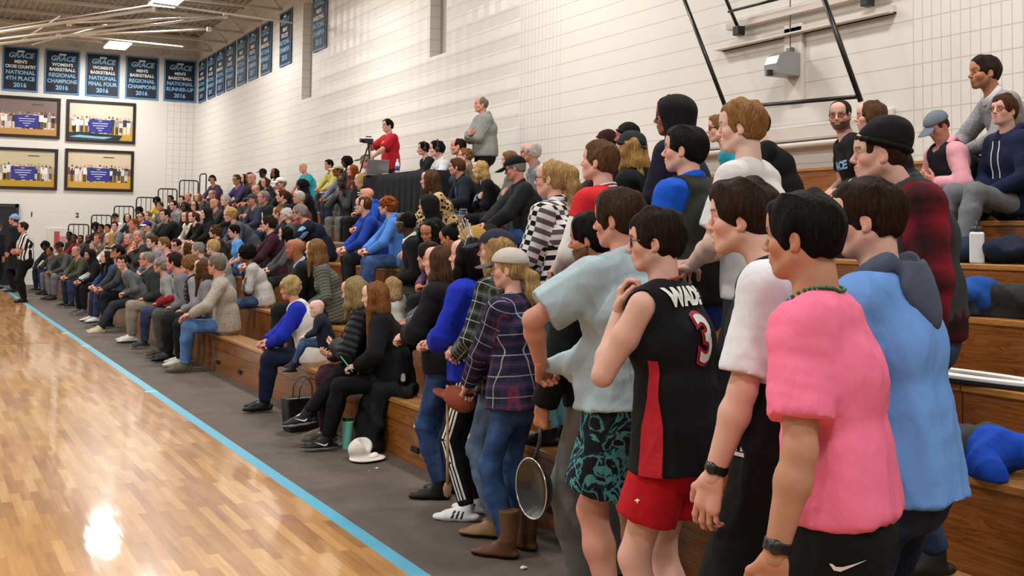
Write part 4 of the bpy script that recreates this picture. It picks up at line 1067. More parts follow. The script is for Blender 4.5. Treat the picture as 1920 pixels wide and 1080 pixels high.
BW = [([(MC, .13, tw_), ('CROSS COUNTRY', .13, tw_), ('NATIONAL', .16, tb), ('4TH PLACE', .16, tb), ('2016', .18, tb)], "men's cross country 4th place, leftmost on the end wall"),
      ([(WB, .13, tw_), ('BASKETBALL', .13, tw_), ('REGIONAL', .16, tb), ('CHAMPIONS', .16, tb), ('2016', .18, tb)], "women's basketball regional champions, second on the end wall"),
      ([(WB, .13, tw_), ('BASKETBALL', .13, tw_), ('NATIONAL', .16, tb), ('FINAL FOUR', .16, tb), ('2016', .18, tb)], "women's basketball final four, middle of the end wall"),
      ([(MC, .13, tw_), ('BASKETBALL', .13, tw_), ('REGIONAL', .16, tb), ('CHAMPIONS', .16, tb), ('2016', .18, tb)], "men's basketball regional champions, fourth on the end wall"),
      ([(MC, .13, tw_), ('BASKETBALL', .13, tw_), ('NATIONAL', .16, tb), ('RUNNER-UP', .16, tb), ('2016', .18, tb)], "men's basketball runner-up, nearest the corner on the end wall")]
for i, (ln, lb) in enumerate(BW): banner(Matrix.Translation((2.6 + 1.165*i, YW - .03, 5.76)), ln, 'navy banner with light blue border, ' + lb)
sy = [35.22, 34.0, 32.83, 31.67, 30.43, 29.25, 28.0, 26.3, 23.7]; nth = ['nearest the corner', 'second from the corner', 'third from the corner', 'fourth from the corner', 'fifth from the corner', 'sixth from the corner', 'seventh from the corner', 'beside the slit window, left of it', 'beside the slit window, right of it']
yr = ['2017', '2017', '2017', '2017', '2017', '2017', '2018', '2018', '2018']
for i, y in enumerate(sy):
    M = Matrix.Translation((XW - .03, y, 5.7)) @ Matrix.Rotation(-math.pi/2, 4, 'Z')
    banner(M, [(MC, .13, tw_), ('SOCCER' if i % 2 else 'BASKETBALL', .13, tw_), ('NATIONAL', .16, tb), ('CHAMPION' if i in (0, 5, 7, 8) else 'RUNNER-UP', .16, tb), (yr[i], .18, tb)], 'navy banner on the side wall, ' + nth[i])
# framed team photographs
def team_photo(x0, x1, z0, z1, sd, label, top='#c9bfae', court='#c9962f', mat_=False):
    r = random.Random(sd); Y = YW - .01; r_ = empty('framed_photograph', ((x0+x1)/2, Y, z0), 0, label, 'picture', 'framed team photographs'); w = x1-x0; h = z1-z0
    mb = MB(); t = .085
    mb.box(-w/2, -.05, 0, w/2, 0, t); mb.box(-w/2, -.05, h-t, w/2, 0, h); mb.box(-w/2, -.05, t, -w/2+t, 0, h-t); mb.box(w/2-t, -.05, t, w/2, 0, h-t); mb.out('frame', plain('#1a100b', .4, 0, 'dark_wood_frame'), r_, bevel=.006)
    a, b_ = -w/2 + t, w/2 - t; V = []; Fc = []; Mi = []; mats = []
    def q(pts, hx, dep):
        i0 = len(V); V.extend([(x, dep, z) for x, z in pts]); Fc.append(tuple(range(i0, i0+len(pts))))
        if hx not in mats: mats.append(hx)
        Mi.append(mats.index(hx))
    def rect(xa, za, xb, zb, hx, dep): q([(xa, za), (xb, za), (xb, zb), (xa, zb)], hx, dep)
    rect(a, t, b_, h-t, top, -.012); rect(a, t, b_, t + (h-2*t)*.36, court, -.014); rect(a, t + (h-2*t)*.36, b_, t + (h-2*t)*.56, '#8a4a48' if sd % 2 else '#b09a86', -.0135)
    n = 15
    for row in range(2):
        for i in range(n):
            cx = a + .08 + (b_-a-.16) * (i + .5 + r.uniform(-.2, .2)) / n; bz = t + (h-2*t) * (.22 if row else .17) ; fh = (h-2*t)*(.50 if row == 0 else .36) * r.uniform(.9, 1.05)
            if row == 1 and abs(cx) < .32: continue
            if row == 1 and i % 2: continue
            c = r.choice(['#e4e0da', '#1f2029', '#d8d4cc', '#2c3040', '#9a958c', '#e9e6e0']); c2 = r.choice(['#15161c', '#d9d6d0', '#3a3c46']); dp = -.016 - .001*row - .0002*i
            rect(cx-.038, bz, cx-.004, bz + fh*.45, c2, dp); rect(cx+.004, bz, cx+.038, bz + fh*.45, c2, dp); q([(cx-.045, bz+fh*.42), (cx+.045, bz+fh*.42), (cx+.06, bz+fh*.80), (cx-.06, bz+fh*.80)], c, dp-.0001)
            q([(cx + .028*math.cos(k*math.pi/4), bz + fh*.89 + .034*math.sin(k*math.pi/4)) for k in range(8)], r.choice(['#b07f63', '#5a3c2c', '#c79a80']), dp-.0001)
    rect(-.36, t + (h-2*t)*.20, .30, t + (h-2*t)*.56, '#2b2f86', -.026)
    for k, ww in enumerate((.10, .46, .42, .22, .10)): rect(-.03-ww/2, t + (h-2*t)*(.51-.065*k), -.03+ww/2, t + (h-2*t)*(.528-.065*k), '#d5d7ea', -.027)
    if mat_:
        q([(a, t), (b_-.4, t), (b_-.3, t+.16), (a+.3, t+.22), (a, t+.2)], '#1b2230', -.028); q([(a, t+.06), (.1, t+.03), (.35, t+.1), (-.1, t+.1), (a+.3, t+.13)], '#7fb9cf', -.029)
    else: rect(.1, h-t-.16, .42, h-t-.13, '#4a3f38', -.0165)
    me = bpy.data.meshes.new('print'); me.from_pydata(V, [], Fc); o = bpy.data.objects.new('print', me); link(o, r_)
    for hx in mats: me.materials.append(plain(hx, .35, 0, 'photo_print'))
    me.polygons.foreach_set('material_index', Mi)
team_photo(1.95, 3.75, 4.39, 5.62, 1, 'framed team photograph with reddish bleachers, upper left of the four', '#7d6a66', '#b9894a')
team_photo(3.92, 5.94, 4.34, 5.62, 2, 'framed team photograph with a light blue floor mat, upper right of the four', '#cfc8b4', '#c39a3c', True)
team_photo(1.85, 3.72, 2.84, 4.08, 4, 'framed team photograph with a kneeling man at its side, lower left of the four', '#c2b795', '#b99226')
team_photo(3.92, 5.92, 2.85, 4.12, 3, 'framed team photograph with a backboard above the team, lower right of the four', '#d2c1a6', '#c99a34')
# numbers, notice board, door
for i, (x, t_) in enumerate([(3.04, '1'), (4.32, '2'), (5.45, '3')]):
    V, Fc = text_mesh(t_, .2, bold=.008); o = mk('wall_number', np.stack([V[:, 0], V[:, 1]*0, V[:, 1]], 1), [tuple(q) for q in Fc], plain('#17181b', .6, 0, 'black_vinyl'), smooth_=False); o.location = (x, YW - .004, 2.03); tag(o, 'small black number %s on the end wall, %s' % (t_, {'1': 'between the door and the notice board', '2': 'above the lowest railing', '3': 'behind the second railing'}[t_]), 'number')
r_ = empty('notice_board', (3.83, YW, 1.2), 0, 'pale wall notice board with a red and white poster beside the door', 'notice board')
MB().box(-.36, -.03, -.2, .42, -.001, .50).out('board', plain('#d6d3c9', .5, 0, 'board_white'), r_, bevel=.01)
MB().box(-.15, -.035, -.14, .0, -.03, .40).out('poster', plain('#b5474a', .5, 0, 'poster_red'), r_); MB().box(.0, -.035, .0, .2, -.03, .25).out('card', plain('#c98a88', .5, 0, 'card_pink'), r_)
d_ = S_('door_1', MB().box(1.2, YW - .05, 0, 2.58, YW - .01, 2.3), plain('#15171c', .35, 0, 'door_black')); f_ = MB(); f_.box(1.1, YW - .08, 0, 1.2, YW, 2.4); f_.box(2.58, YW - .08, 0, 2.68, YW, 2.4); f_.box(1.1, YW - .08, 2.3, 2.68, YW, 2.4); f_.out('door_frame', plain('#2a2b2e', .4, 0, 'door_frame_paint'), d_); MB().box(1.9, YW - .06, 1.2, 2.3, YW - .05, 2.0).out('door_pane', plain('#2c3238', .1, 0, 'dark_glass'), d_)
# folded wall backstop: black pipe frame, mounting channels, winch
bp_ = plain('#17130f', .35, 0, 'black_pipe', .1); ch = plain('#d9cfc6', .45, 0, 'cream_channel')
def P3(x, y, X): return tuple(on_x(x, y, X))
r_ = empty('folded_backstop', (XW, 8.8, 3.6), 0, 'black pipe frame of the folded basketball backstop on the brick wall', 'backstop')
def loc3(p): return (p[0]-XW, p[1]-8.8, p[2]-3.6)
for a, b_, X0, X1, rad in [((1268, -40), (1362, 205), 7.25, 7.35, .036), ((1528, -50), (1614, 190), 7.25, 7.35, .04), ((1362, 203), (1610, 181), 7.35, 7.35, .032), ((1345, -40), (1388, 62), 7.4, 7.70, .03), ((1366, 22), (1475, -6), 7.5, 7.5, .024)]:
    p, q = P3(*a, X0), P3(*b_, X1); MB().tube([loc3(p), loc3(q)], rad * .62, 12).out('pipe', bp_, r_, smooth_=True)
for px, py in [(1384, 58), (1625, 2)]:
    c = loc3(P3(px, py, 7.66)); MB().box(c[0]-.04, c[1]-.045, c[2]-.05, c[0]+.06, c[1]+.045, c[2]+.05).out('bracket', plain('#3b3b3d', .4, .6, 'bracket_steel'), r_, bevel=.008)
mb = MB(); mb.box(XW - .05, 7.2, 3.70, XW, 9.68, 3.78); mb.box(XW - .12, 7.2, 3.70, XW, 9.68, 3.72); mb.box(XW - .10, 7.2, 3.90, XW, 9.5, 3.98); o = mb.out('mounting_channel', ch, bevel=.004); tag(o, 'cream steel mounting channel high on the wall behind the pipes', 'wall channel', 'wall channels')
mb = MB(); mb.box(XW - .10, 7.35, 2.62, XW, 10.2, 2.78); mb.box(XW - .14, 7.3, 2.55, XW, 10.2, 2.60); mb.box(XW - .05, 7.22, 2.5, XW, 7.4, 2.85); o = mb.out('mounting_channel', ch, bevel=.02); tag(o, 'cream steel mounting channel low on the wall behind the bearded man', 'wall channel', 'wall channels')
r_ = empty('winch', (XW, 8.5, 3.35), 0, 'grey backstop winch box with a cable on a cream wall plate', 'winch')
MB().box(-.05, -.12, -.32, -.004, .14, .46).out('back_plate', ch, r_, bevel=.006)
mb = MB(); mb.prism([(-.34, -.08), (-.05, -.08), (-.05, .16), (-.22, .16), (-.31, .12), (-.35, .03)], -.10, .10); mb.out('gear_box', plain('#9a9c9e', .35, .3, 'winch_grey'), r_, bevel=.01)
MB().tube([(-.36, 0, -.09), (-.36, 0, -.03)], .03, 10).out('crank_hub', bp_, r_); MB().box(-.12, -.03, .16, -.06, .03, .22).out('eyelet', plain('#77787a', .3, .8, 'eyelet'), r_, bevel=.005); MB().tube([(-.09, 0, .2), (-.09, .0, 3.6)], .006, 6).out('cable', plain('#4a4a4c', .4, .7, 'steel_cable'), r_)
# ceiling-hung backstop pipes, upper left
wp = plain('#ddd6c8', .35, 0, 'white_pipe'); r_ = empty('ceiling_backstop', (4, 28, 6.9), 0, 'white pipe frame of the raised basketball backstop under the trusses', 'backstop')
def Y3(x, y, Y): p = on_y(x, y, Y); return (p[0]-4, p[1]-28, p[2]-6.9)
for a, b_, Ya, Yb, rad in [((-40, 66), (287, 17), 26, 24, .075), ((-40, 78), (300, 36), 26.5, 25, .05), ((-30, 86), (423, 30), 25, 25, .055), ((110, 68), (392, 55), 27, 26, .05), ((127, 43), (423, 30), 26, 25, .04), ((-20, 56), (290, 8), 28, 27, .03), ((287, 6), (550, 43), 24, 24, .05), ((150, 68), (343, 88), 27, 27, .045), ((40, 76), (112, 30), 26, 27, .035), ((60, 84), (200, 46), 26, 27, .03)]:
    MB().tube([Y3(*a, Ya), Y3(*b_, Yb)], rad * .5, 8).out('pipe', wp, r_, smooth_=True)
for a in [(287, 17), (423, 30), (130, 45), (392, 55), (110, 68)]:
    c = Y3(*a, 25.5); MB().box(c[0]-.05, c[1]-.05, c[2]-.05, c[0]+.05, c[1]+.05, c[2]+.05).out('joint_bracket', wp, r_, bevel=.015)

# ------------------------------------------------------------------ the spectators
# crown pixel x, y, row (seat row, 0 = picked by height), hair, hair colour, top colour, label, extras
K, DB, BR, LB, BL, GR, WH, RD = '#120e0d', '#2a1c13', '#513722', '#7d5c38', '#b8975f', '#86817b', '#cfcbc4', '#8c4a22'
CAT = [
 # far left, front rows
 (85,451,1,'afro',K,'#2a2b30','seated person with dark skin in a dark jacket, farthest in the front row',dict(skin='deep')),
 (93,462,1,'short',K,'#3b3c38','seated person in a charcoal hoodie bent forward just right of the referee',dict(skin='brown',lean=32,arms='chin',bot='#6c6e73')),
 (112,453,1,'buzz',K,'#4a4c4d','seated man in a black cap and dark grey sweatshirt two seats from the referee',dict(skin='brown',hat='cap',hatcol='#131417',lean=26,bot='#77787c')),
 (143,461,1,'buzz',GR,'#454a38','seated grey-haired man in an olive shirt with a red-shirted neighbour behind',dict(skin='ruddy',lean=24,bot='#26324d')),
 (168,466,1,'short',K,'#141416','seated bearded man in a black hoodie with white chest lettering',dict(skin='tan',hat='hood',hatcol='#141416',beard=.8,lean=26,bot='#141518',logo='Reebok')),
 (200,470,1,'long',DB,'#2f4b70','seated person with long dark hair and denim jacket beside the one looking back',dict(fem=1,hairlen=.42,bot='#22304e')),
 (228,479,1,'short',DB,'#5c6064','seated young man in a grey sweater turning his head to the camera',dict(face=178,head=(76,-3,0),lean=30,k='heather',bot='#2b2d36',legs=(.10,.62,-.36),shoe=dict(c='#c9b99c',sole='#e6e0d2'))),
 (276,471,1,'buzz',GR,'#2e3436','seated grey-haired man in glasses and a dark grey jacket with khaki trousers',dict(skin='ruddy',glasses=1,lean=22,bot='#8d8673',collar=1,legs=(.1,.45,-.335),name='jacket')),
 (303,481,1,'lady',GR,'#8f9190','seated older person with curly grey hair in a grey coat with red sleeves',dict(fem=1,skin='ruddy',lean=20,k='heather',bot='#2a3450',sleevec='#8e1f2b')),
 (356,476,1,'curly',LB,'#8a8c90','seated person with curly light-brown hair, black padded vest and grey sleeves',dict(fem=1,skin='fair',lean=16,vest=dict(c='#17181b',k='puffer',g=.03),girth=1.22,bot='#17181b',glasses=1,arms='lap')),
 (380,484,1,'long',BR,'#7b7c80','seated woman with long straight brown hair beside the man in the tan blazer',dict(fem=1,hairlen=.5,lean=14,k='heather',bot='#141518',shoe=dict(c='#c8c4b8',sole='#e8e6df',k='low'),sockless=1,arms='lap')),
 (407,478,1,'short','#6f675b','#a59c8f','seated grey-haired man in a tan blazer, blue jeans and olive boots',dict(skin='ruddy',glasses=1,lean=10,k='heather',name='blazer',collar=1,bot='#4b6e9c',bk='denim',arms='knee',shoe=dict(c='#5d5746',sole='#8b8570',k='high'),lod=1,legs=(.1,.47,-.335),neckw=1.1)),
 # front block of row one and two, left side
 (130,434,2,'short',K,'#2c2c30','seated man with dark skin in a black top below the first railing',dict(skin='deep')),
 (139,439,2,'short',K,'#8a1f24','seated man with dark skin in a red top behind the man with the black cap',dict(skin='dark')),
 (151,441,2,'short',DB,'#40424c','seated bearded man in a slate shirt, right of the red-topped one',dict(skin='brown',beard=.7)),
 (166,439,2,'buzz',K,'#26272d','seated man with dark skin and beard in a black sweatshirt under the second railing',dict(skin='dark',beard=.8)),
 (175,458,2,'short',GR,'#4b463f','seated grey-haired person whose head shows just behind the black hood',dict(force=2,lean=44,)),
 (183,439,2,'short',RD,'#5b4a44','seated ruddy man in a brown top in the third row from the rail',dict(skin='ruddy')),
 (190,420,3,'short',K,'#3a3550','seated person with a purple scarf beneath the second railing',dict(skin='brown')),
 (179,416,3,'afro',K,'#23242a','seated person with tall black curls beside the second railing',dict(skin='dark')),
 (205,435,2,'long',BL,'#d3cec2','seated smiling woman with wavy blonde hair in a cream sweater',dict(fem=1,face=195,head=(25,0,0),hairlen=.26)),
 (202,420,3,'short',K,'#4e5060','seated dark-haired man in a grey flannel behind the blonde in cream',dict(skin='tan')),
 (215,415,3,'short',DB,'#5a5a62','seated man in a grey checked shirt beside the purple scarf',dict(head=(20,0,0),k='tartan',c3='#4b4c55,#77787f,#b9b9bd')),
 (216,399,4,'short',K,'#d8d6d0','seated person in a black cap and white top under the third railing',dict(skin='tan',hat='cap',hatcol='#121215')),
 (239,400,4,'bob',K,'#2b2c35','seated woman with black bobbed hair and pale face under the third railing',dict(fem=1,skin='fair',head=(25,0,0))),
 (226,453,2,'short',K,'#3a3b40','seated man tilting a black baseball cap back behind the young man who turns round',dict(skin='tan',hat='cap',hatcol='#111114',head=(10,18,0))),
 (243,437,3,'buzz',GR,'#6b5848','seated older man with cropped grey hair between the blonde in cream and the blue cap',dict(skin='ruddy')),
 (261,431,3,'buzz',GR,'#2f3133','seated balding older man in a dark jacket, hand near his chin',dict(skin='ruddy',arms='chin')),
 (256,452,2,'long',LB,'#7d6440','seated person with long light hair and a camel top in the second row',dict(fem=1,hairlen=.3)),
 (287,441,2,'quiff',BR,'#77797d','seated boy with swept brown hair and grey top',dict(skin='pale')),
 (308,445,2,'quiff',LB,'#c98a92','seated boy with light brown fringe in a pink checked shirt',dict(skin='pale',k='tartan',c3='#c06a78,#e6c3c6,#8a3c50')),
 (330,448,2,'short',DB,'#5a4a8a','seated smiling boy in glasses and a purple top',dict(glasses=1,head=(30,-5,0),face=190)),
 (276,413,4,'short',DB,'#54563f','seated man in a blue cap with a white brim',dict(hat='cap',hatcol='#20307c',brimc='#d8d6d2')),
 (249,419,3,'short',K,'#3b3e45','seated dark-haired person left of the blue cap',dict(skin='tan')),
 (251,409,4,'short',RD,'#7e3232','seated red-haired man in a dull red top under the fourth railing',dict(skin='ruddy')),
 (265,398,4,'short',BR,'#43464d','seated man with a brown crop and a slate top under the fourth railing',dict(glasses=1)),
 (278,396,4,'short',LB,'#6a6f60','seated man with sandy hair in a sage top by the fourth railing',dict()),
 (261,388,5,'afro',K,'#333039','seated person with black curls just under the fourth railing',dict(skin='dark')),
 (294,368,5,'afro',K,'#c9b23a','seated person with black curls in a yellow shirt at the fifth railing',dict(skin='deep')),
 (300,378,5,'short',K,'#77706a','seated person in a dark patterned hat beside the yellow shirt',dict(skin='tan',hat='beanie',hatcol='#3c362f')),
 (309,392,4,'short',DB,'#1d1e20','seated man in a black jacket leaning forward, chin on his hand',dict(lean=34,arms='chin',name='jacket',collar=1,girth=1.12)),
 (326,376,5,'short',DB,'#8b8d8c','seated young man in a grey hooded top looking toward the court side',dict(head=(28,0,0),face=190,hood=1)),
 (320,366,6,'short',K,'#2c2c33','seated dark-haired person in front of the fifth railing',dict(skin='brown')),
 (341,370,6,'short',DB,'#5d2f33','seated person in a maroon top between two railings',dict(force=6 )),
 (347,379,5,'short',K,'#1b1b1e','seated person with black hood up, left of the two young women',dict(hat='hood',hatcol='#1b1b1e',skin='dark')),
 (353,361,6,'buzz',RD,'#303238','seated man with cropped red hair near the top railing',dict(skin='ruddy')),
 (371,361,6,'bob',LB,'#46484c','seated woman with light brown bob under the tallest railing',dict(fem=1)),
 (364,376,5,'bob',DB,'#c9c7c2','seated woman with dark hair, glasses and a white top',dict(fem=1,glasses=1,head=(25,0,0))),
 (349,396,4,'long',BR,'#ddd8cc','seated girl in a cream cardigan beside the girl in black velvet',dict(fem=1,lean=26,hairlen=.15,hairback=-.02)),
 (362,396,4,'pony',BR,'#131317','seated girl with tied brown hair in a black velvet top',dict(fem=1,lean=24,hairlen=.06)),
 (386,388,4,'short',K,'#151517','seated person in a black hood pulled over a dark cap',dict(hat='hood',hatcol='#151517',skin='fair')),
 (350,462,2,'bob',BR,'#6b6d70','seated person seen from behind with a smooth brown bob, in front of the purple boy',dict(fem=1)),
 (328,473,1,'short',DB,'#70727c','seated man with dark grey hair behind the person in curly grey hair',dict(skin='ruddy',row15=1)),
 (372,463,2,'short',GR,'#5b5f69','seated person in a slate coat behind the long-haired woman',dict()),
 (400,449,2,'short',BL,'#8f9193','seated boy with thick blond hair in a grey hooded sweatshirt',dict(skin='pale',hood=1,head=(-25,0,0),lod=1,hairv=1.3)),
 (404,421,3,'curly',BR,'#2b241f','seated person with curly light brown hair above the blond boy',dict(fem=1,lod=1)),
 (437,421,3,'short',K,'#5b9be0','seated dark-haired person in a sky-blue tee',dict(fem=1,lod=1,sl='short',head=(8,-12,0))),
 (430,388,4,'lady',BL,'#4a4f59','seated woman with short curly blonde hair bending forward in a slate coat',dict(fem=1,lean=40,lod=1,name='coat',head=(10,-8,0))),
 (398,329,7,'short',K,'#4c3a52','seated boy with headphones and a plum jacket, alone against the wall',dict(headset='plain',skin='tan',head=(15,-12,0))),
 (398,356,6,'buzz',GR,'#3c3e46','seated grey-haired man in a dark coat below the boy with headphones',dict(skin='ruddy')),
 (402,372,5,'bald',GR,'#4a3f44','seated bald man in a dark shirt left of the silver-haired woman',dict(skin='ruddy')),
 (423,365,5,'short','#aaa59d','#1f2125','seated woman with smooth silver hair and black collar',dict(fem=1,lean=20,hairv=1.6)),
 (444,327,7,'short',BR,'#3d3160','seated man in a purple shirt against the wall',dict(skin='tan',glasses=1)),
 (456,326,7,'long',K,'#2c2730','seated woman with long black hair leaning beside the purple shirt',dict(fem=1,hairlen=.2)),
 (469,323,7,'short',K,'#26262a','seated dark-haired man behind the bald man in black',dict(skin='brown')),
 (473,325,6,'bald',GR,'#19191c','seated bald man in a black jacket near the wall',dict(skin='ruddy')),
 (493,315,7,'short',K,'#222226','seated person in a black cap with dark skin against the wall',dict(skin='deep',hat='cap',hatcol='#151518')),
 (515,315,7,'long',K,'#d1cfcb','seated woman with dark braids and a white collar against the wall',dict(fem=1,skin='brown',hairlen=.12)),
 (495,332,6,'bob',BR,'#2c2724','seated woman with brown hair in a fur-collared parka looking down',dict(fem=1,head=(15,-15,0),hood=1,hoodc='#4a3d33')),
 (527,331,6,'short',GR,'#25262b','seated older man in a white patterned baseball cap',dict(skin='ruddy',hat='cap',hatcol='#d3d2cd')),
 (477,346,5,'fringe',GR,'#5b5549','seated bald man in a drab jacket bowing his head',dict(skin='ruddy',head=(10,-25,0))),
 (473,363,5,'buzz',GR,'#2f3648','seated man in a grey cap and navy jacket',dict(skin='ruddy',hat='cap',hatcol='#3b3d40',girth=1.1)),
 (495,358,5,'short',GR,'#1b211f','seated grey-haired man in a dark suit',dict(skin='ruddy',name='jacket',collar=1,girth=1.1,inner='#e6e4df')),
 (530,355,5,'short',BR,'#191c26','seated brown-haired man in a navy suit looking away',dict(skin='fair',name='jacket',collar=1,head=(-10,0,0))),
 (561,359,5,'short',WH,'#8a4f55','seated white-haired man in a dusty red jumper',dict(skin='ruddy')),
 (567,337,6,'afro',K,'#1b1b1f','seated person hidden under a big black hood and hair, grey knees raised',dict(force=6,skin='dark',bot='#7d7f83',hat='hood',hatcol='#1b1b1f')),
 (569,306,7,'bald',GR,'#2ba3b4','seated bald man in a bright teal tee against the wall',dict(skin='ruddy',sl='short',bot='#4f2430',lean=22)),
 (563,383,4,'short',GR,'#151b2c','seated grey-haired man in a navy jacket with pale blue sleeve panels leaning forward',dict(skin='ruddy',lean=36,arms='chin',glasses=1,girth=1.1,name='jacket',lod=1,sleevec='#86b4dc')),
 (524,381,4,'bun',LB,'#2c2e33','seated girl with a dark blonde top knot',dict(fem=1,head=(-20,0,0),lod=1)),
 (537,404,4,'lady',WH,'#5b5b58','seated person with fluffy white-blond hair',dict(force=4,fem=1,lod=1,row15=1)),
 (504,404,3,'short',DB,'#3a1a26','seated man in glasses and a maroon jumper',dict(glasses=1,collar=1,lod=1,girth=1.05)),
 (536,424,3,'bob',K,'#4c4e50','seated person with short dark hair in a grey-black jacket',dict(fem=1,lod=1,k='heather')),
 (463,456,2,'afro',K,'#b4b3ae','seated person with black curly hair in a grey raglan top',dict(fem=1,skin='brown',lod=1,k='heather',hairv=.85)),
 (555,447,2,'bald',K,'#15161b','seated bald man in a dark suit and pale blue collar',dict(skin='#a3684a',beard=.25,lod=1,name='jacket',collar=1,colc='#a9bcd8',bot='#15161a',shoe=dict(c='#0e0e10',rough=.25,k='low'))),
 (592,447,2,'long',LB,'#4a4e52','seated woman with long honey-blonde hair and a denim collar',dict(fem=1,hairlen=.36,lod=1,k='hstripe',c3='#4e5048,#6d6f66',head=(5,0,0))),
 (617,299,7,'short',K,'#bdb45a','seated dark-haired man in a yellow-green shirt against the wall',dict(force=8,skin='tan')),
 (634,307,6,'short',BR,'#6d7280','seated man in a tan baseball cap below the yellow-green shirt',dict(hat='cap',hatcol='#b9b3a2',skin='brown')),
 (650,299,7,'afro',K,'#2c2c30','seated person with wide black curls beside the tripod',dict(force=8,skin='deep')),
 (661,308,6,'long',RD,'#7a2a22','seated woman with copper hair and a red scarf left of the black table',dict(fem=1,hairlen=.15,lod=1)),
 (641,329,5,'buzz',K,'#3c4043','seated man with dark skin in a grey-black hoodie facing the camera, hand at mouth',dict(skin='deep',face=205,head=(25,0,0),arms='chin',hood=1,bot='#6b6d66',lod=1)),
 (677,324,5,'long',BL,'#2f2f33','seated woman with straight blonde hair in a black and white striped top',dict(fem=1,k='hstripe',c3='#1b1b1e,#dcdad6',hairlen=.14,lod=1,bot='#141418')),
 (689,352,4,'bald',GR,'#1f4bb0','seated bald man in a royal blue hoodie behind the man in the blue dress shirt',dict(skin='ruddy',hood=1,lod=1,force=5,lean=30)),
 (682,368,3,'buzz',BR,'#1d3f9a','seated man in glasses and a blue dress shirt, hands clasped',dict(glasses=1,collar=1,lean=22,bot='#1a1c22',lod=1)),
 (727,366,3,'curly',RD,'#4f86d6','seated woman with curly red hair in a light blue hoodie',dict(fem=1,hood=1,lean=18,bot='#33507e',lod=1,hairv=.8,girth=1.1)),
 (762,396,3,'buzz',K,'#111114','seated man with dark skin, glasses, black jacket and white tee',dict(skin='deep',glasses='#b9b0a0',lod=1,lean=16,name='jacket',collar=1,colc='#e5e5e3')),
 (803,363,4,'short',K,'#161619','seated person in a black hood seen from behind in front of the leopard print',dict(hat='hood',hatcol='#151518',lod=1)),
 (800,414,3,'long',K,'#6b4f6b','seated smiling girl with dark hair looking down, floral top',dict(fem=1,skin='olive',head=(35,-22,0),face=185,hairlen=.15,lod=1,k='speck')),
 (832,418,3,'bun',K,'#1d1e24','seated girl with black hair in a bun looking down',dict(fem=1,skin='olive',head=(10,-25,0),lod=1)),
 (807,316,5,'long',BR,'#c8ab78','seated woman with brown hair in a leopard print top',dict(fem=1,k='leopard',c3='#c8ab78,#1d1510',hairlen=.14,lod=1)),
 (858,296,5,'short',BR,'#171c28','seated man in a navy jacket over a blue checked shirt',dict(skin='ruddy',name='jacket',collar=1,bot='#4a6a96',lod=1,girth=1.12,inner='#33517f',k='knit')),
 (873,278,6,'curly',LB,'#5b5642','seated person with a tousled sandy mop behind the navy jacket',dict(force=7,lod=1,hairv=.6)),
 (901,300,5,'long',BL,'#121215','seated woman with straight blonde hair, black tee with pale blue print',dict(fem=1,hairlen=.18,lod=1,logo='GRACE',logoc='#7cc6e6',girth=1.1,bot='#15151a')),
 (960,291,5,'short',GR,'#202225','seated man in a black baseball cap and charcoal jacket looking down',dict(skin='ruddy',hat='cap',hatcol='#0e1513',glasses=1,name='jacket',collar=1,girth=1.15,lod=1,head=(8,-16,0),bot='#26406e')),
 (957,283,6,'short',LB,'#6d6a62','seated person with sandy hair hidden behind the black cap',dict(lod=1)),
 (995,265,6,'fringe',WH,'#878b90','seated white-haired man in a grey shirt beside the wall',dict(skin='ruddy',glasses=1,collar=1,lod=1,girth=1.1,hairv=3)),
 (860,259,7,'buzz',DB,'#3a3f4c','seated man with a dark crop between the headset pair and the tall grey hoodie',dict(skin='ruddy',lod=1)),
 (795,266,7,'short',K,'#17181b','seated broadcaster in a black shirt wearing a headset with microphone',dict(headset='mic',lod=1,skin='fair',armL=((-.12,.50,.30),(0,1,0),(0,0,-1),(-1,-.5,0)),armR='reach_')),
 (820,263,7,'short',K,'#d9dade','seated broadcaster in a white shirt and dark tie wearing headphones',dict(headset='plain',lod=1,collar=1,tie=1)),
 (688,288,7,'short',LB,'#8f3a3a','seated person in a brown cap behind the tripod legs',dict(hat='cap',hatcol='#5a5244')),
 (886,424,2,'short',BL,'#5c5038','seated person whose tan-gold cap shows behind the tiara',dict(lod=1,hat='beanie',hatcol='#a8833f')),
 (916,430,2,'bob',DB,'#3a2b22','seated person with brown hair between the tiara and the navy cap',dict(force=3,lod=1,fem=1)),
 # right side upper rows
 (1574,187,5,'buzz',DB,'#131317','seated bearded man with red glasses in a black tee with pale blue print',dict(beard=.85,glasses='#4a1414',sl='short',head=(62,-6,0),face=150,logo='GRACE',logoc='#8fc0e6',lean=16,bot='#2d4874',lod=1)),
 (1634,187,5,'long',BR,'#2a2a30','seated woman with straight brown hair talking to the bearded man',dict(fem=1,hairlen=.30,face=135,lod=1,head=(5,0,0))),
 (1745,212,5,'short',BR,'#d79aa4','seated young man in a grey cap, pink hoodie and black vest looking down',dict(hat='cap',hatcol='#69727e',skin='ruddy',hood=1,vest=dict(c='#17181a',g=.012),head=(15,-34,0),face=160,arms='phone',bot='#7d7f82',lod=1,lean=20,logo2='swoosh',force=6,Hr=(.84,1.1),legs=(.13,.50,-.185))),
 (1885,178,5,'short','#4a2f1d','#151d3b','seated young man in glasses and a navy hoodie with white drawstrings',dict(glasses='#7a3a34',hood=1,face=162,head=(20,6,0),arms='lap',bot='#6d7074',lod=1,lean=6,hairv=1.6,strings=1,force=6,Hr=(.84,1.1),legs=(.15,.50,-.185))),
 (1847,103,7,'short','#2a211b','#8d8d8f','man in a grey knit sweater leaning forward, topmost at the right',dict(force=7,beard=.4,skin='olive',lean=26,arms='clasp',k='heather',collar=1,colc='#c9c6cc',face=150,head=(8,0,0),lod=1,name='sweater',bot='#23252b')),
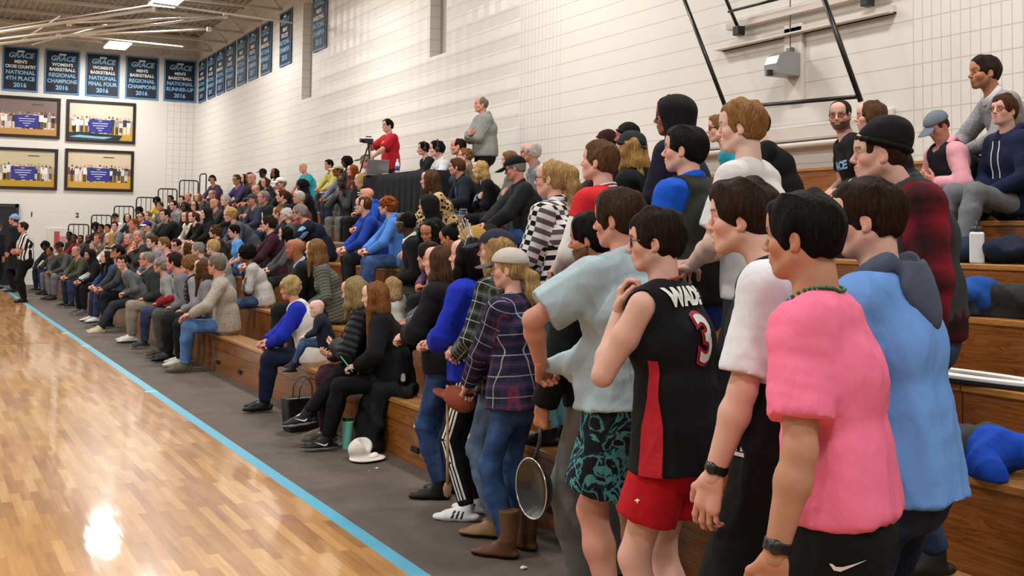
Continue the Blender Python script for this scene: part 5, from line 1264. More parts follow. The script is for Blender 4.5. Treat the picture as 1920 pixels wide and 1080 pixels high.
 (1418,205,4,'short',DB,'#0f0f12','person in a black sweater mostly hidden behind the tall blond young man',dict(lod=1,girth=1.15,face=140)),
 (1352,214,4,'quiff',LB,'#1e9ab4','seated boy in glasses and a turquoise tee behind the tall blond young man',dict(glasses=1,lod=1,sl='short',face=150)),
 (1176,231,6,'buzz',K,'#59626e','seated man in a black beanie and slate coat against the wall',dict(hat='beanie',hatcol='#111113',skin='olive',lod=1,name='coat')),
 (1137,243,6,'short',K,'#3c2530','seated person in a maroon beanie beside the slate coat',dict(hat='beanie',hatcol='#35181c',lod=1)),
 (2030,178,5,'short',BR,'#b8b8b8','seated person with bare knees at the right edge of the picture',dict(lod=1,sl='short',bot='#2a3350',short=1,face=160,force=6,Hr=(.84,1.1),legs=(.13,.50,-.185),skin='tan')),
]

# ------------------------------------------------------------------ placing people
GAZE = np.array([-3.0, 19.0])
def crown(p):
    J = rig(p); return J['hc'] + J['R'] @ vec(0, -.01, .118 + p.get('hairtop', .012)) * J['hs']
def wrap(a): return (a + 180) % 360 - 180
def place(p, px, py, X, base, fixH=None):
    """X: lateral position of the hips; finds the distance and the height that bring the crown onto its sight line"""
    sit = p.get('pose') == 'sit'; mix = p.get('mix', .35 if sit else .8); hp = p.get('head', (0, 0, 0))
    p.setdefault('H', 1.68 if p.get('fem') else 1.78); Y = None; given = 'face' in p
    pos = on_x(px, py, X); Y = pos[1]
    for it in range(5):
        if not given:
            ga = math.degrees(math.atan2(GAZE[1] - Y, GAZE[0] - X)) % 360
            fa = 180 + wrap(ga - 180) * mix; p['face'] = fa; p['head'] = (hp[0] + max(-55, min(55, wrap(ga - fa))), hp[1], hp[2])
        c = crown(p); R = rotz(math.radians(p['face'] - 90)); o = R @ c
        q = on_x(px, py, X + o[0]); Y = q[1] - o[1]
        need = q[2] - base
        lo, hi = p.get('Hr', (.9, 1.1)); H0 = p.setdefault('H0', p['H'])
        p['H'] = max(H0 * lo, min(H0 * hi, p['H'] * need / c[2])) if fixH is None else fixH
    p['loc'] = (X, Y, base); p['err'] = need - c[2]
    return p
HN = {}
SEATS = []
def spectators():
    for n, (px, py, row, hair, hc, tc, label, e) in enumerate(CAT):
        e = dict(e); p = dict(pose='sit', hair=hair, haircol=hc, label=label, seed=n + 11, skin=e.pop('skin', 'fair'), group='spectators seated on the bleachers')
        rnd = random.Random(n * 7 + 1)
        k = e.pop('k', 'knit'); c3 = e.pop('c3', None); cc = c3 or tc
        t = dict(c=cc, k=k, sl=e.pop('sl', 'long'), g=.016, name=e.pop('name', 'sweater' if e.get('fem') else 'shirt'))
        if t['name'] in ('jacket', 'blazer', 'coat'): t['g'] = .024
        if e.pop('hood', 0): t['hood'] = 1.; t['name'] = 'hoodie'; t['g'] = .022; hcx = e.pop('hoodc', None); t['hmat'] = cloth(hcx) if hcx else None
        if e.pop('collar', 0): t['collar'] = 1; q = e.pop('colc', None); t['cmat'] = cloth(q) if q else None
        p['top'] = t; bk_ = e.pop('bk', None); bot = e.pop('bot', rnd.choice(['#202226', '#27304a', '#2f4160', '#3a3c40', '#1b1c20', '#4a4a48', '#31486e']))
        p['bottom'] = dict(c=bot, k=bk_ or ('denim' if lin(bot)[2] > lin(bot)[0] * 1.6 else 'knit'), g=.014, len='short' if e.pop('short', 0) else 'long')
        if e.get('armR') == 'reach_': e['armR'] = 'lap'
        br = e.pop('brimc', None)
        if br: p['brimmat'] = cloth(br)
        extra = {q: e.pop(q, None) for q in ('logo', 'logoc', 'inner', 'sleevec', 'tie', 'strings', 'logo2', 'row15', 'sockless')}
        p.update(e)
        if 'arms' not in p: p['arms'] = rnd.choice(['clasp', 'clasp', 'lap', 'knee', 'clasp', 'crossed'])
        p.setdefault('lean', rnd.uniform(12, 24)); p.setdefault('legs', (.115 + rnd.uniform(-.02, .04), .43 + rnd.uniform(-.05, .03), -.335)); p.setdefault('hairtop', {'afro': .045, 'curly': .028, 'lady': .022, 'bun': .055, 'bald': 0, 'buzz': .004}.get(hair, .012) + (.012 if p.get('hat') else 0))
        p['shoe'] = p.get('shoe') or dict(c=rnd.choice(['#1b1a1a', '#3a2c22', '#dcd9d2', '#25262b', '#55565a']), sole=rnd.choice(['#15130f', '#dedbd4']))
        best = None
        fo = p.pop('force', None)
        for kk in ([fo] if fo else range(1, 9)):
            q = dict(p); place(q, px, py, xr(kk) + .14, zr(kk)); tgt = 1.70 if p.get('fem') else 1.78
            c = crown(dict(p, H=tgt)); R = rotz(math.radians(q['face'] - 90)) @ c; hit = on_x(px, py, xr(kk) + .14 + R[0]); dH = abs(hit[2] - zr(kk) - c[2]) + .035 * abs(kk - row)
            if best is None or dH < best[0]: best = (dH, kk, q)
        dH, kk, q = best
        if 'lod' not in e: q['lod'] = 2 if q['loc'][1] > 13.5 else 1
        q['group'] = 'spectators seated on the bleachers'
        HN[(px, py)] = (kk, q['H'], q['loc'][1], q['err'])
        if q.get('short'): pass
        SEATS.append((kk, q['loc'][1], label[:34], px, py))
        root = person(q); J = q['_J']; top = q['_top']
        # small things that make each one who they are
        if extra['logo']:
            V, Fc = text_mesh(extra['logo'], .085, bold=.004, shear=.2 if extra['logo'] == 'GRACE' else 0)
            decal(V, Fc, top, J['chest'] + J['fwd'] * .02 - J['d2'] * .02, -J['smid'], J['d2'], plain(extra['logoc'] or '#e6e6e6', .6, 0, 'print_ink'), 'chest_lettering', top)
        if extra['inner'] or extra['tie']:
            V = np.array([(-.035, .09, 0), (.035, .09, 0), (.012, -.16, 0), (-.012, -.16, 0)]); decal(V, [(0, 1, 2, 3)], top, J['chest'] + J['d2']*.03, -J['smid'], J['d2'], cloth(extra['inner'] or '#16181f'), 'tie' if extra['tie'] else 'shirt_front', top)
        if extra['sleevec']:
            u = J['u']
            V = Vol(.018); [V.add(cone(J['E'+s], J['W'+s] * .97 + J['E'+s] * .03, 0.043*u + .020, .034*u + .016, cut=True), .02) for s in 'LR']; P, Q = V.mesh(); mk('sleeve', P, Q, cloth(extra['sleevec']), top, pc=P)
            if extra['sleevec'] == '#86b4dc':
                V = Vol(.012)
                for s in 'LR': V.add(cone(J['S'+s] + (J['E'+s]-J['S'+s])*.1, J['E'+s], .052*u + .026, .046*u + .024), .02)
                P, Q = V.mesh(); mk('sleeve_panel', P, Q, cloth(extra['sleevec']), top, pc=P)
        if extra['strings']:
            mb = MB()
            for s in (-1, 1):
                a = J['nb'] + J['fwd']*.085 + J['sx']*s*.035; bv = BVHTree.FromPolygons([v.co[:] for v in top.data.vertices], [tuple(f.vertices) for f in top.data.polygons]); pts = []
                for i in range(7):
                    w_ = Vector(a - J['d3'] * (.03 + .04*i)); h_ = bv.ray_cast(w_ + Vector(J['fwd'])*.3, -Vector(J['fwd']), .6); pts.append((h_[0] + Vector(J['fwd'])*.006) if h_[0] else w_)
                mb.tube(pts, .004, 6)
            mb.out('drawstring', plain('#e4e4e4', .6, 0, 'white_cord'), top)
spectators()
for a in range(len(SEATS)):
    for b in range(a):
        if SEATS[a][0] == SEATS[b][0] and abs(SEATS[a][1] - SEATS[b][1]) < .36: print('COLL', SEATS[a], SEATS[b])

# ------------------------------------------------------------------ the standing students and the nearest seated people
def W_(p, q): return np.array(p['loc']) + rotz(math.radians(p['face'] - 90)) @ np.asarray(q, float)
def lab(top, name, V, Fc, o, right, up, mat, off=.0035, sub=.03): return decal(np.asarray(V, float), Fc, top, o, right, up, mat, name, top, off, sub)
def poly(pts): return np.array([(x, y, 0) for x, y in pts]), [tuple(range(len(pts)))]
def stand(px, py, X, base, label, **p):
    p.update(pose='stand', label=label); p.setdefault('group', 'students standing along the court'); place(p, px, py, X, base); person(p)
    HN[(px, py)] = (label[:20], round(p['H'], 2), np.round(p['loc'], 2), round(p['err'], 3)); return p
SWOOSH = [(-.030, .004), (-.022, -.010), (-.010, -.012), (.036, .012), (-.006, -.002), (-.018, -.002), (-.024, .004)]
inkw = plain('#ecebe8', .5, 0, 'print_white'); inkk = plain('#101114', .5, 0, 'print_black')
def watch(p, s, col='#17181a', name='wristwatch'):
    J = p['_J']; W = J['W'+s]; d = nrm(W - J['E'+s]); V = Vol(.004); V.add(cone(W - d*.045, W - d*.018, .034, .034, cut=True, cutA=True), .002)
    n = -J['hn'+s]; n = nrm(n - d*(n @ d)); V.add(ell(W - d*.031 + n*.030, np.stack([d, np.cross(d, n), n], 1), vec(.019, .017, .010)), .003)
    P, Q = V.mesh(); mk(name, P, Q, plain(col, .35, 0, 'watch_rubber'), p['_root'])
def necklace(p, col, n=46):
    J = p['_J']; bv = BVHTree.FromPolygons([v.co[:] for v in p['_top'].data.vertices], [tuple(f.vertices) for f in p['_top'].data.polygons]); mb = MB()
    for i in range(n):
        a = 2*math.pi*i/n; c = J['nb'] + J['d3']*.035 + J['sx']*.088*math.cos(a) + (J['fwd'] - J['d3']*(.95 if math.sin(a) > 0 else .25))*.095*math.sin(a)
        q = bv.find_nearest(Vector(c)); c = np.array(q[0]) + np.array(q[1])*.005
        mb.lathe([(.001, -.0055), (.005, -.003), (.0062, 0), (.005, .003), (.001, .0055)], 7, tuple(c))
    mb.out('bead_necklace', plain(col, .2, .2, 'beads'), p['_root'], smooth_=True)
DJ = dict(c='#2c4a78', k='denim', g=.012)
pink = stand(1508, 356, 2.11, 0, 'young man in a bright pink tee, black track pants and a bead necklace', hair='short', haircol='#0f0c0b', skin='tan', top=dict(c='#ff7a9c', sl='short', g=.022, hem=.0, flare=.012, slen=.74, amp=.007), bottom=dict(c='#0f1012', g=.018), arms='down',
    armL=((-.27, .09, .87), (.05, .15, -1), (1, .1, 0), (-.6, -1, 0), .35), armR='down', head=(-6, -2, 0), lean=6, neckw=1.05, girth=.93, seed=21, shoe=dict(c='#18181a', sole='#e8e8e4'), armg=1.02, face=122, sw=.95)
watch(pink, 'L'); necklace(pink, '#1c6b3a')
lab(pink['_bottom'], 'swoosh_mark', *poly([(x*1.2, y*1.2) for x, y in SWOOSH]), pink['_J']['pel'] + vec(-.10, -.05, -.09), (0, -1, 0), (0, 0, 1), inkw)
jer = stand(1398, 333, 2.37, 0, 'open-mouthed young man in a black jersey over a white tee and black shorts', hair='quiff', haircol='#2c1c14', skin='fair', blush=1.3, mouth=1, top=dict(c='#dcdde2', sl='short', g=.018, hem=-.03, slen=.86), vest=dict(hole=.2, c='#121316', g=.008, hem=.03, name='jersey'),
    bottom=dict(c='#0e0e11', len='short', end=.86, g=.03), armL=((-.26, .10, .86), (0, .25, -1), (1, 0, 0), (-.5, -1, 0), .3), head=(22, 0, 0), lean=5, neck=34, twist=20, seed=5, shoe=dict(c='#dcdcda', sole='#ffffff'), face=110)
watch(jer, 'L')
J = jer['_J']
lab(jer['_vest'], 'team_logo_bars', np.array([(-.03, 0, 0), (.03, 0, 0), (.03, .012, 0), (-.03, .012, 0), (-.028, .016, 0), (-.018, .016, 0), (-.024, .03, 0), (-.006, .016, 0), (.004, .016, 0), (-.004, .036, 0), (.014, .016, 0), (.026, .016, 0), (.018, .03, 0)], float), [(0, 1, 2, 3), (4, 5, 6), (7, 8, 9), (10, 11, 12)], J['pel'] + vec(-.05, 0, .0), (-.5, -1, 0), (0, 0, 1), inkw)
V, Fc = text_mesh('3', .20, bold=.008); lab(jer['_vest'], 'chest_number', V, Fc, J['chest'] + vec(.02, 0, -.07), (-1, 0, 0), (0, 0, 1), inkw)
blu = stand(1622, 333, 2.60, 0, 'tall young man in a light blue tee with a slate grey hood hanging behind', hair='short', haircol='#2b1b12', skin='fair', blush=1.6, top=dict(c='#6f9fe2', sl='short', g=.026, hem=.09, slen=.9, hood=1.05, hmat=cloth('#4d5566'), flare=.03, amp=.007, name='shirt'), bottom=dict(c='#1b2438', k='denim', g=.014), lean=7, girth=.93, head=(14, -6, 0), seed=9, arms='front', face=112)
wade = stand(1230, 391, 2.47, 0, 'young man in a sleeveless black jersey and red shorts, hand on his chin', hair='thick', hairv=.7, haircol='#241812', glasses='#16130f', skin='fair', top=dict(c='#101114', sl='none', g=.020, hem=.13, flare=.032, name='jersey'), bottom=dict(c='#b3121f', len='short', end=.66, g=.020, amp=.005), armL=((-.10, .19, 1.36), (.15, -.05, 1), (.3, -1, 0), (-.5, .15, -1), .75), head=(20, -3, 0), lean=6, seed=13, shoe=dict(c='#e3e3e0', sole='#ffffff', sock='#e8e8e8'), face=118)
J = wade['_J']; bx = nrm(J['smid'])
for tx, sz, zo, mt, b_, nm, of in (('WADE', .088, .105, inkw, .006, 'name_lettering', .009), ('3', .24, -.10, plain('#b3182a', .5, 0, 'print_red'), .016, 'number_outline', .007), ('3', .24, -.10, inkw, .004, 'number', .011)):
    V, Fc = text_mesh(tx, sz, bold=b_); V[:, 0] *= .85; lab(wade['_top'], nm, V, Fc, J['chest'] + J['d2']*(zo + .02) - bx*.03, bx, J['d2'], mt, of, .025)
rd = cloth('#b32430')
V = np.array([(-.045, -.27, 0), (.05, -.27, 0), (.045, -.10, 0), (.022, .0, 0), (.018, .13, 0), (-.018, .13, 0), (-.022, 0, 0), (-.040, -.10, 0)]); lab(wade['_top'], 'side_panel', V, [tuple(range(8))], J['waist'] + vec(0, .0, .0), (0, -1, 0), (0, 0, 1), rd, .008)
Vq = Vol(.006)
for pr in ring(J['nb'] + J['d3']*.010, .078, .074, J['sx'], nrm(J['fwd'] - J['d3']*.25), .006, 18): Vq.add(pr, .003)
P, Q = Vq.mesh(); mk('neck_trim', P, Q, plain('#a8442f', .7, 0, 'red_trim'), wade['_top'])
lab(wade['_bottom'], 'gull_mark', *poly([(-.012, 0), (0, .010), (.012, .004), (.004, .002), (.002, -.008), (-.003, .0)]), J['pel'] + vec(-.1, .06, -.22), (0, -1, 0), (0, 0, 1), inkw)
den = stand(1160, 355, 2.64, 0, 'stocky young man with wavy brown hair in a pale denim shirt and teal leaf-print trunks', hair='thick', haircol='#38261a', skin='ruddy', top=dict(c='#a4b6bd', sl='short', g=.036, hem=.04, hemfwd=.05, flare=.05, slen=.80, amp=.008, collar=1, extra=lambda J: [slab(J['chest'], J['pel'] + vec(-.04, .20, .02), vec(1, 0, 0), vec(1, 0, 0), .12, .13, .08, .05, cut1=True), cone(J['waist'] + vec(-.08, .12, 0), J['WL'] + vec(.05, .02, -.01), .09, .030)]), bottom=dict(mat=cloth('#121821,#4b9095,#1c2a3a', 'camo'), c='#121821', len='short', end=.80, g=.04), girth=1.06, armg=1.0,
    armL=((-.23, .29, 1.04), (.55, .5, -.5), (.4, -.6, -.5), (-1, .35, -.3), 1.0), armR=((.15, .26, 1.05), (-.6, .5, -.4), (-.4, -.6, -.5), (1, .2, -.3), 1.0), lean=6, head=(20, -3, 0), seed=31, shoe=dict(c='#2b2b2e', sole='#d8d8d4'), face=102)
V = Vol(.012); J = den['_J']; V.add(slab(J['pel'] + vec(0, .01, .06), J['pel'] - vec(0, -.0, .075), vec(1, 0, 0), vec(1, 0, 0), .205, .21, .165, .17, cut1=True), .02); P, Q = V.mesh(); mk('undershirt', P, Q, cloth('#c9cccb'), den['_root'], pc=P)
pan_m = stand(1108, 399, 2.78, 0, 'bearded man with thick black hair and black fleece with grey trousers, holding a frying pan', hair='thick', hairv=.8, haircol='#100d0c', skin='olive', beard=.75, top=dict(c='#131416', sl='long', g=.03, hem=.05, collar=1, name='jacket'), bottom=dict(c='#6d6c68', g=.022), armL=((-.25, .14, .88), (0, .2, -1), (1, 0, 0), (-.6, -1, 0), 1.25), seed=33, head=(20, -4, 0), shoe=dict(c='#202023', sole='#3a3a3a'), lod=0, face=110)
mesh_g = stand(955, 465, 2.80, 0, 'young woman in a mesh-back cap, navy plaid shirt and brown boots, holding a rust-red cap', fem=1, hair='pony', hairlen=.22, ponyz=-.09, haircol='#a98a5a', hat='cap', hatcol='#b9b1a8', brimmat=cloth('#55504c'), skin='fair', top=dict(mat=cloth('#1c1c34,#3a3352,#c9c4cc,#8a3348', 'tartan'), c='#1c1c34', sl='long', g=.024, hem=.10, flare=.02), bottom=dict(c='#2a4670', k='denim', g=.010, slim=1),
    armL=((-.06, .32, .93), (.3, .6, -.8), (.2, -.6, -.5), (-1, -.5, 0), .9), armR=((.04, .36, .95), (-.3, .6, -.8), (-.2, -.6, -.5), (1, -.5, 0), .9), seed=41, head=(20, -3, 0), shoe=dict(k='boot', c='#5f3a26', sole='#241710', shaft='#6b4a33', rough=.35), lod=0, face=118)
watch(mesh_g, 'L', '#d8d8d6')
flan = stand(932, 430, 2.92, 0, 'young woman in a navy cap, black and white flannel and ripped light jeans', fem=1, hair='long', hairlen=.16, haircol='#a58457', hat='cap', hatcol='#262a3a', skin='fair', top=dict(mat=cloth('#1a221e,#55605a,#dfe0da,#9aa39c', 'tartan'), c='#20241f', sl='long', g=.026, hem=.12, flare=.02), bottom=dict(c='#5a6f8a', k='denim', g=.010, slim=1), arms='front', seed=43, shoe=dict(k='boot', c='#8a6a45', sole='#2a1c12', shaft='#6a5238', rough=.35), lod=0, Hr=(.9, 1.12), head=(12, 0, 0), face=125)
tia = stand(878, 443, 2.93, 0, 'young woman in a tiara, royal blue sweatshirt and black track pants with three white stripes', fem=1, hair='wavy', hairlen=.40, hairback=-.02, haircol='#15100f', skin='fair', top=dict(c='#1c2fb4', sl='roll', slen=1.55, g=.030, hem=.07, amp=.007, name='sweatshirt'), bottom=dict(c='#141519', g=.014, slim=1),
    armL=((-.03, .30, 1.05), (.5, .8, .1), (.5, -.3, -.6), (-1, -.6, -.2), .9), armR=((.06, .33, 1.05), (-.6, .7, .0), (-.5, -.3, -.6), (1, -.6, -.2), .9), head=(6, 2, 0), seed=45, shoe=dict(c='#e6e6e8', sole='#f4f4f4', stripes='#131313'), lod=0, hs=1.03, face=130)
J = tia['_J']
for i in range(3):
    for a, b_ in ((J['hipL'], J['KL']), (J['KL'], J['AL'])):
        L_ = np.linalg.norm(b_ - a); up = nrm(a - b_); x0 = -.020 + .020*i
        lab(tia['_bottom'], 'side_stripe', [(x0 - .0055, -L_*.5, 0), (x0 + .0055, -L_*.5, 0), (x0 + .0055, L_*(.5 if a is J['KL'] else .48), 0), (x0 - .0055, L_*(.5 if a is J['KL'] else .48), 0)], [(0, 1, 2, 3)], (a + b_)/2, nrm(np.cross(up, vec(-1, 0, 0))), up, inkw, .003, .03)
V, Fc = text_mesh('adidas', .028, bold=.001); V = np.concatenate([V, [(-.03, .03, 0), (-.014, .03, 0), (-.022, .042, 0), (-.010, .03, 0), (.008, .03, 0), (-.004, .056, 0), (.012, .03, 0), (.032, .03, 0), (.014, .070, 0)]]); n0 = len(V) - 9
lab(tia['_bottom'], 'trefoil_free_mark', V, list(Fc) + [(n0, n0+1, n0+2), (n0+3, n0+4, n0+5), (n0+6, n0+7, n0+8)], J['hipL'] + vec(-.04, .03, -.19), (-.75, -.65, 0), (0, 0, 1), inkw).name = 'thigh_mark'
# tiara
mb = MB(); c = J['hc']; R = J['R']
def T_(a, h): return tuple(c + R @ vec((.104 + h)*math.sin(a), -.015 + h*.35, .030 + (.104 + h)*math.cos(a)))
mb.tube([T_(a, -.01) for a in np.linspace(-1.45, 1.45, 19)], .003, 6)
for i in range(9):
    a = -1.0 + i*.25; hh = .040 + .040*math.cos(a*1.4); mb.tube([T_(a - .10, -.008), T_(a - .05, hh*.7), T_(a, hh), T_(a + .05, hh*.7), T_(a + .10, -.008)], .0022, 5); mb.lathe([(.001, -.005), (.005, 0), (.001, .005)], 6, T_(a, hh + .005))
ti = mb.out('tiara', plain('#e9e7e0', .15, .8, 'rhinestone_silver')); ti.matrix_world = tia['_root'].matrix_basis if False else Matrix.Translation(tia['loc']) @ Matrix.Rotation(math.radians(tia['face'] - 90), 4, 'Z'); tag(ti, 'silver tiara worn by the dark-haired young woman in royal blue', 'tiara')
cur = stand(824, 457, 3.0, 0, 'young woman with long curly brown hair in a black graphic sweatshirt and ripped jeans', fem=1, hair='wavy', hairlen=.42, haircol='#4a3222', skin='fair', top=dict(c='#141417', sl='roll', slen=1.6, g=.030, hem=.08, name='sweatshirt'), bottom=dict(c='#27406a', k='denim', g=.010, slim=1), armL=((-.05, .30, 1.10), (.4, .9, -.3), (.5, -.3, -.6), (-1, -.6, -.2), .7), armR=((.06, .33, 1.08), (-.6, .7, -.2), (-.5, -.3, -.6), (1, -.6, -.2), .9), seed=47, shoe=dict(c='#151516', sole='#1b1b1b', k='high'), lod=0, head=(6, 0, 0), face=135)
def rips(p, spots):
    for i, (k, t, dx, s) in enumerate(spots):
        J = p['_J']; a, b_ = J['hip'+k], J['K'+k]
        c0 = a + (b_ - a)*t if t <= 1 else J['K'+k] + (J['A'+k] - J['K'+k])*(t - 1); r = random.Random(i + 5); n = 14
        V = [(s*(1 + r.uniform(-.3, .3))*math.cos(q*2*math.pi/n), s*.55*(1 + r.uniform(-.35, .35))*math.sin(q*2*math.pi/n), 0) for q in range(n)]
        lab(p['_bottom'], 'torn_opening', V, [tuple(range(n))], c0 + vec(dx, 0, 0), (-1, .0, 0), (0, 0, 1), plain('#d9b39f', .6, 0, 'skin_through_denim'), .003)
        lab(p['_bottom'], 'frayed_threads', [(-s, s*.08*j - s*.2, 0) if q == 0 else ((s, s*.08*j - s*.2, 0) if q == 1 else ((s, s*.08*j - s*.17, 0) if q == 2 else (-s, s*.08*j - s*.17, 0))) for j in (0, 3, 6) for q in range(4)], [(0, 1, 2, 3), (4, 5, 6, 7), (8, 9, 10, 11)], c0 + vec(dx, 0, 0), (-1, .0, 0), (0, 0, 1), plain('#cfd6de', .8, 0, 'white_threads'), .006)
rips(cur, [('L', .62, 0, .035), ('L', 1.0, 0, .045), ('R', 1.0, .0, .04)]); rips(flan, [('L', .85, 0, .045), ('R', .95, 0, .04), ('L', 1.1, 0, .03)])
V, Fc = text_mesh('GRACE', .075, bold=.003, shear=.2); lab(cur['_top'], 'chest_lettering', V, Fc, cur['_J']['chest'] + vec(-.03, 0, -.10), (-1, .15, 0), (0, 0, 1), plain('#a9a9ad', .6, 0, 'print_grey'))
# standing on the first and second rows
gp = dict(group='students standing on the bleachers')
vst = stand(1652, 232, 3.36, zr(1), 'young man in a black beanie, charcoal padded vest and red and black checked shirt', hair='short', haircol='#3a2417', hat='beanie', slouch=1, hatcol='#121213', skin='fair', blush=2, top=dict(mat=cloth('#8e1626,#4a0f18,#100b0d', 'shadowplaid'), c='#8a1626', g=.030, hem=.05, collar=1, cmat=cloth('#3a3d42')), girth=.92, vest=dict(c='#35393c', g=.008, k='knit', hem=-.02, hole=.04), bottom=dict(c='#22304e', k='denim'), arms='down', twist=8, neck=30, lean=8, seed=51, head=(-4, 0, 0), lod=0, **gp, face=146)
bvt = stand(1288, 235, 3.36, zr(1), 'dark-haired young man in a bright blue quarter-zip and charcoal vest', hair='short', hairv=1.3, haircol='#14100f', skin='fair', top=dict(c='#1553c4', g=.028, hem=.03, collar=1), vest=dict(c='#2b2e2c', g=.016, open=.10), bottom=dict(c='#1f3f9a', g=.014), arms='front', seed=53, head=(18, 3, 0), lod=0, **gp, face=112)
bld = stand(1392, 186, 3.34, zr(1), 'tall young man with sandy hair in a white tee standing on the lowest bench', hair='short', hairv=1.25, haircol='#8a6238', skin='pale', blush=1.8, top=dict(c='#d9d6d6', g=.022, sl='short', hem=.03, slen=.8), bottom=dict(c='#2b2e36'), arms='front', seed=55, head=(14, -2, 0), lod=0, Hr=(.9, 1.08), **gp, face=118)
hod = stand(1264, 174, 3.95, zr(2), 'tall person with dark skin, glasses and a black hood up, standing on the second row', hair='short', haircol='#0f0d0c', hat='hood', hatcol='#141516', glasses='#2a1712', skin='brown', top=dict(c='#151a2c', g=.030, hem=.03, name='hoodie'), bottom=dict(c='#15161a'), arms='front', seed=57, head=(8, 0, 0), lod=0, hairtop=.03, **gp, face=125)
ltr = stand(1132, 263, 3.36, zr(1), 'young man with a brown crop in a red letter jacket with white sleeves', hair='short', haircol='#5c422b', skin='fair', top=dict(c='#c9252c', g=.024, sl='short', slen=.35, hem=.02, name='jacket'), bottom=dict(c='#22283a'), arms='front', seed=59, head=(12, 8, 0), lod=0, **gp, face=115)
J = ltr['_J']; V = Vol(.010)
for k in 'LR': V.add(cone(J['S'+k] + (J['E'+k]-J['S'+k])*.30, J['E'+k], .072, .066, cutA=True), .01); V.add(cone(J['E'+k], J['W'+k], .066, .050, cut=True), .02)
P, Q = V.mesh(); mk('white_sleeves', P, Q, cloth('#dcdad6'), ltr['_top'], pc=P).name = 'jacket_sleeve'
for dz, m in ((.006, '#e8e6e2'), (.016, '#7a1218'), (.026, '#e8e6e2')):
    V = Vol(.006)
    for pr in ring(J['nb'] + J['d3']*dz, .080 - dz*.3, .078 - dz*.3, J['sx'], nrm(J['fwd'] - J['d3']*.25), .0065, 18): V.add(pr, .003)
    P, Q = V.mesh(); mk('collar_band', P, Q, plain(m, .8, 0, 'rib_knit'), ltr['_top'])
buf = stand(1036, 299, 3.38, zr(1), 'young woman with a blonde ponytail and glasses in a black and white buffalo plaid shirt', fem=1, hair='pony', hairlen=.24, haircol='#a48558', glasses='#14110f', skin='fair', blush=1.7, top=dict(mat=cloth('#121214,#55565a,#dddcda', 'buffalo'), c='#222', g=.030, hem=.14, collar=1, flare=.02, name='shirt'), bottom=dict(c='#6fb6c4', g=.014), arms='front', seed=61, head=(12, 0, 0), girth=1.08, lod=0, Hr=(.9, 1.12), **gp, face=120)
bln = stand(1182, 249, 3.98, zr(2), 'person with long blonde hair under a charcoal beanie hood in a black hooded sweatshirt', fem=1, hair='long', hairlen=.22, haircol='#a9824d', hat='beanie', hatcol='#23282a', skin='fair', top=dict(c='#101013', g=.034, hem=.06, hood=1.05, name='hoodie'), bottom=dict(c='#1a1b20'), arms='front', seed=63, head=(0, 0, 0), lod=0, Hr=(.88, 1.1), **gp)
# far standing figures
ref = stand(44, 416, 2.22, 0, 'referee in a black and white striped shirt and black trousers standing on the sideline', hair='short', haircol='#2a1c17', skin='ruddy', top=dict(c='#17171a,#e6e4e0', k='stripe', sl='short', slen=.85, g=.02, hem=-.02), bottom=dict(c='#101012', g=.02), arms='crossed', armL=((.02, .25, 1.06), (1, .1, .1), (0, -1, 0), (-1, -.3, -1), .6), armR=((-.04, .28, 1.09), (-1, .1, .1), (0, -1, 0), (1, -.3, -1), .6), face=176, head=(0, 0, 0), lod=1, seed=71, girth=1.3, gut=.7, shoe=dict(c='#0e0e0f', rough=.25), group='people standing off the court end')
bbn = stand(27, 396, 2.35, 0, 'man in a light blue beanie and long black coat standing before the door', hair='short', haircol='#4a3324', hat='beanie', hatcol='#7fa3d0', skin='ruddy', top=dict(c='#17191d', g=.04, hem=.42, name='coat', flare=.05), bottom=dict(c='#101113'), arms='pocket', face=160, lod=1, seed=72, Hr=(.9, 1.15), group='people standing off the court end')
edg = stand(-4, 418, 1.95, 0, 'person in a dark jacket cut off by the left edge of the picture', hair='short', haircol='#4a3a2c', skin='ruddy', top=dict(c='#15171b', g=.03, hem=.1, name='jacket'), bottom=dict(c='#101113'), face=40, lod=1, seed=73, group='people standing off the court end')
red = stand(727, 223, 7.12, 1.91, 'young man in a red tee with an orange flame print working behind the black table', hair='short', haircol='#130f0e', skin='fair', top=dict(c='#b8202c', sl='short', g=.026, hem=.24, slen=.85), bottom=dict(c='#1a1b20'), armL=((-.10, .45, 1.02), (.2, 1, 0), (0, 0, -1), (-1, -.5, -.3), .4), armR=((.12, .36, 1.32), (-.3, .8, .4), (0, -.5, -1), (1, -.3, -.6), .6), face=185, head=(0, -4, 0), lod=0, seed=74, group='people at the broadcast table')
V, Fc = poly([(-.05, -.09), (.05, -.09), (.065, -.02), (.045, .03), (.05, .075), (.02, .04), (.012, .12), (-.012, .055), (-.035, .09), (-.04, .03), (-.062, -.01)]); lab(red['_top'], 'flame_print', V, Fc, red['_J']['chest'] - red['_J']['d2']*.03, (-1, 0, 0), (0, 0, 1), plain('#e59a2c', .6, 0, 'print_orange'), .005)
hdy = stand(903, 181, 7.12, 1.91, 'heavy-set grey-haired man in a light grey hoodie standing with folded arms', hair='buzz', haircol='#6f6a64', skin='ruddy', top=dict(c='#8b8d8b', g=.034, hem=.06, hood=1., name='hoodie', k='heather'), bottom=dict(c='#15161a'), arms='crossed', face=170, head=(0, 0, 0), lod=1, seed=75, girth=1.18, gut=.7, group='people at the broadcast table')
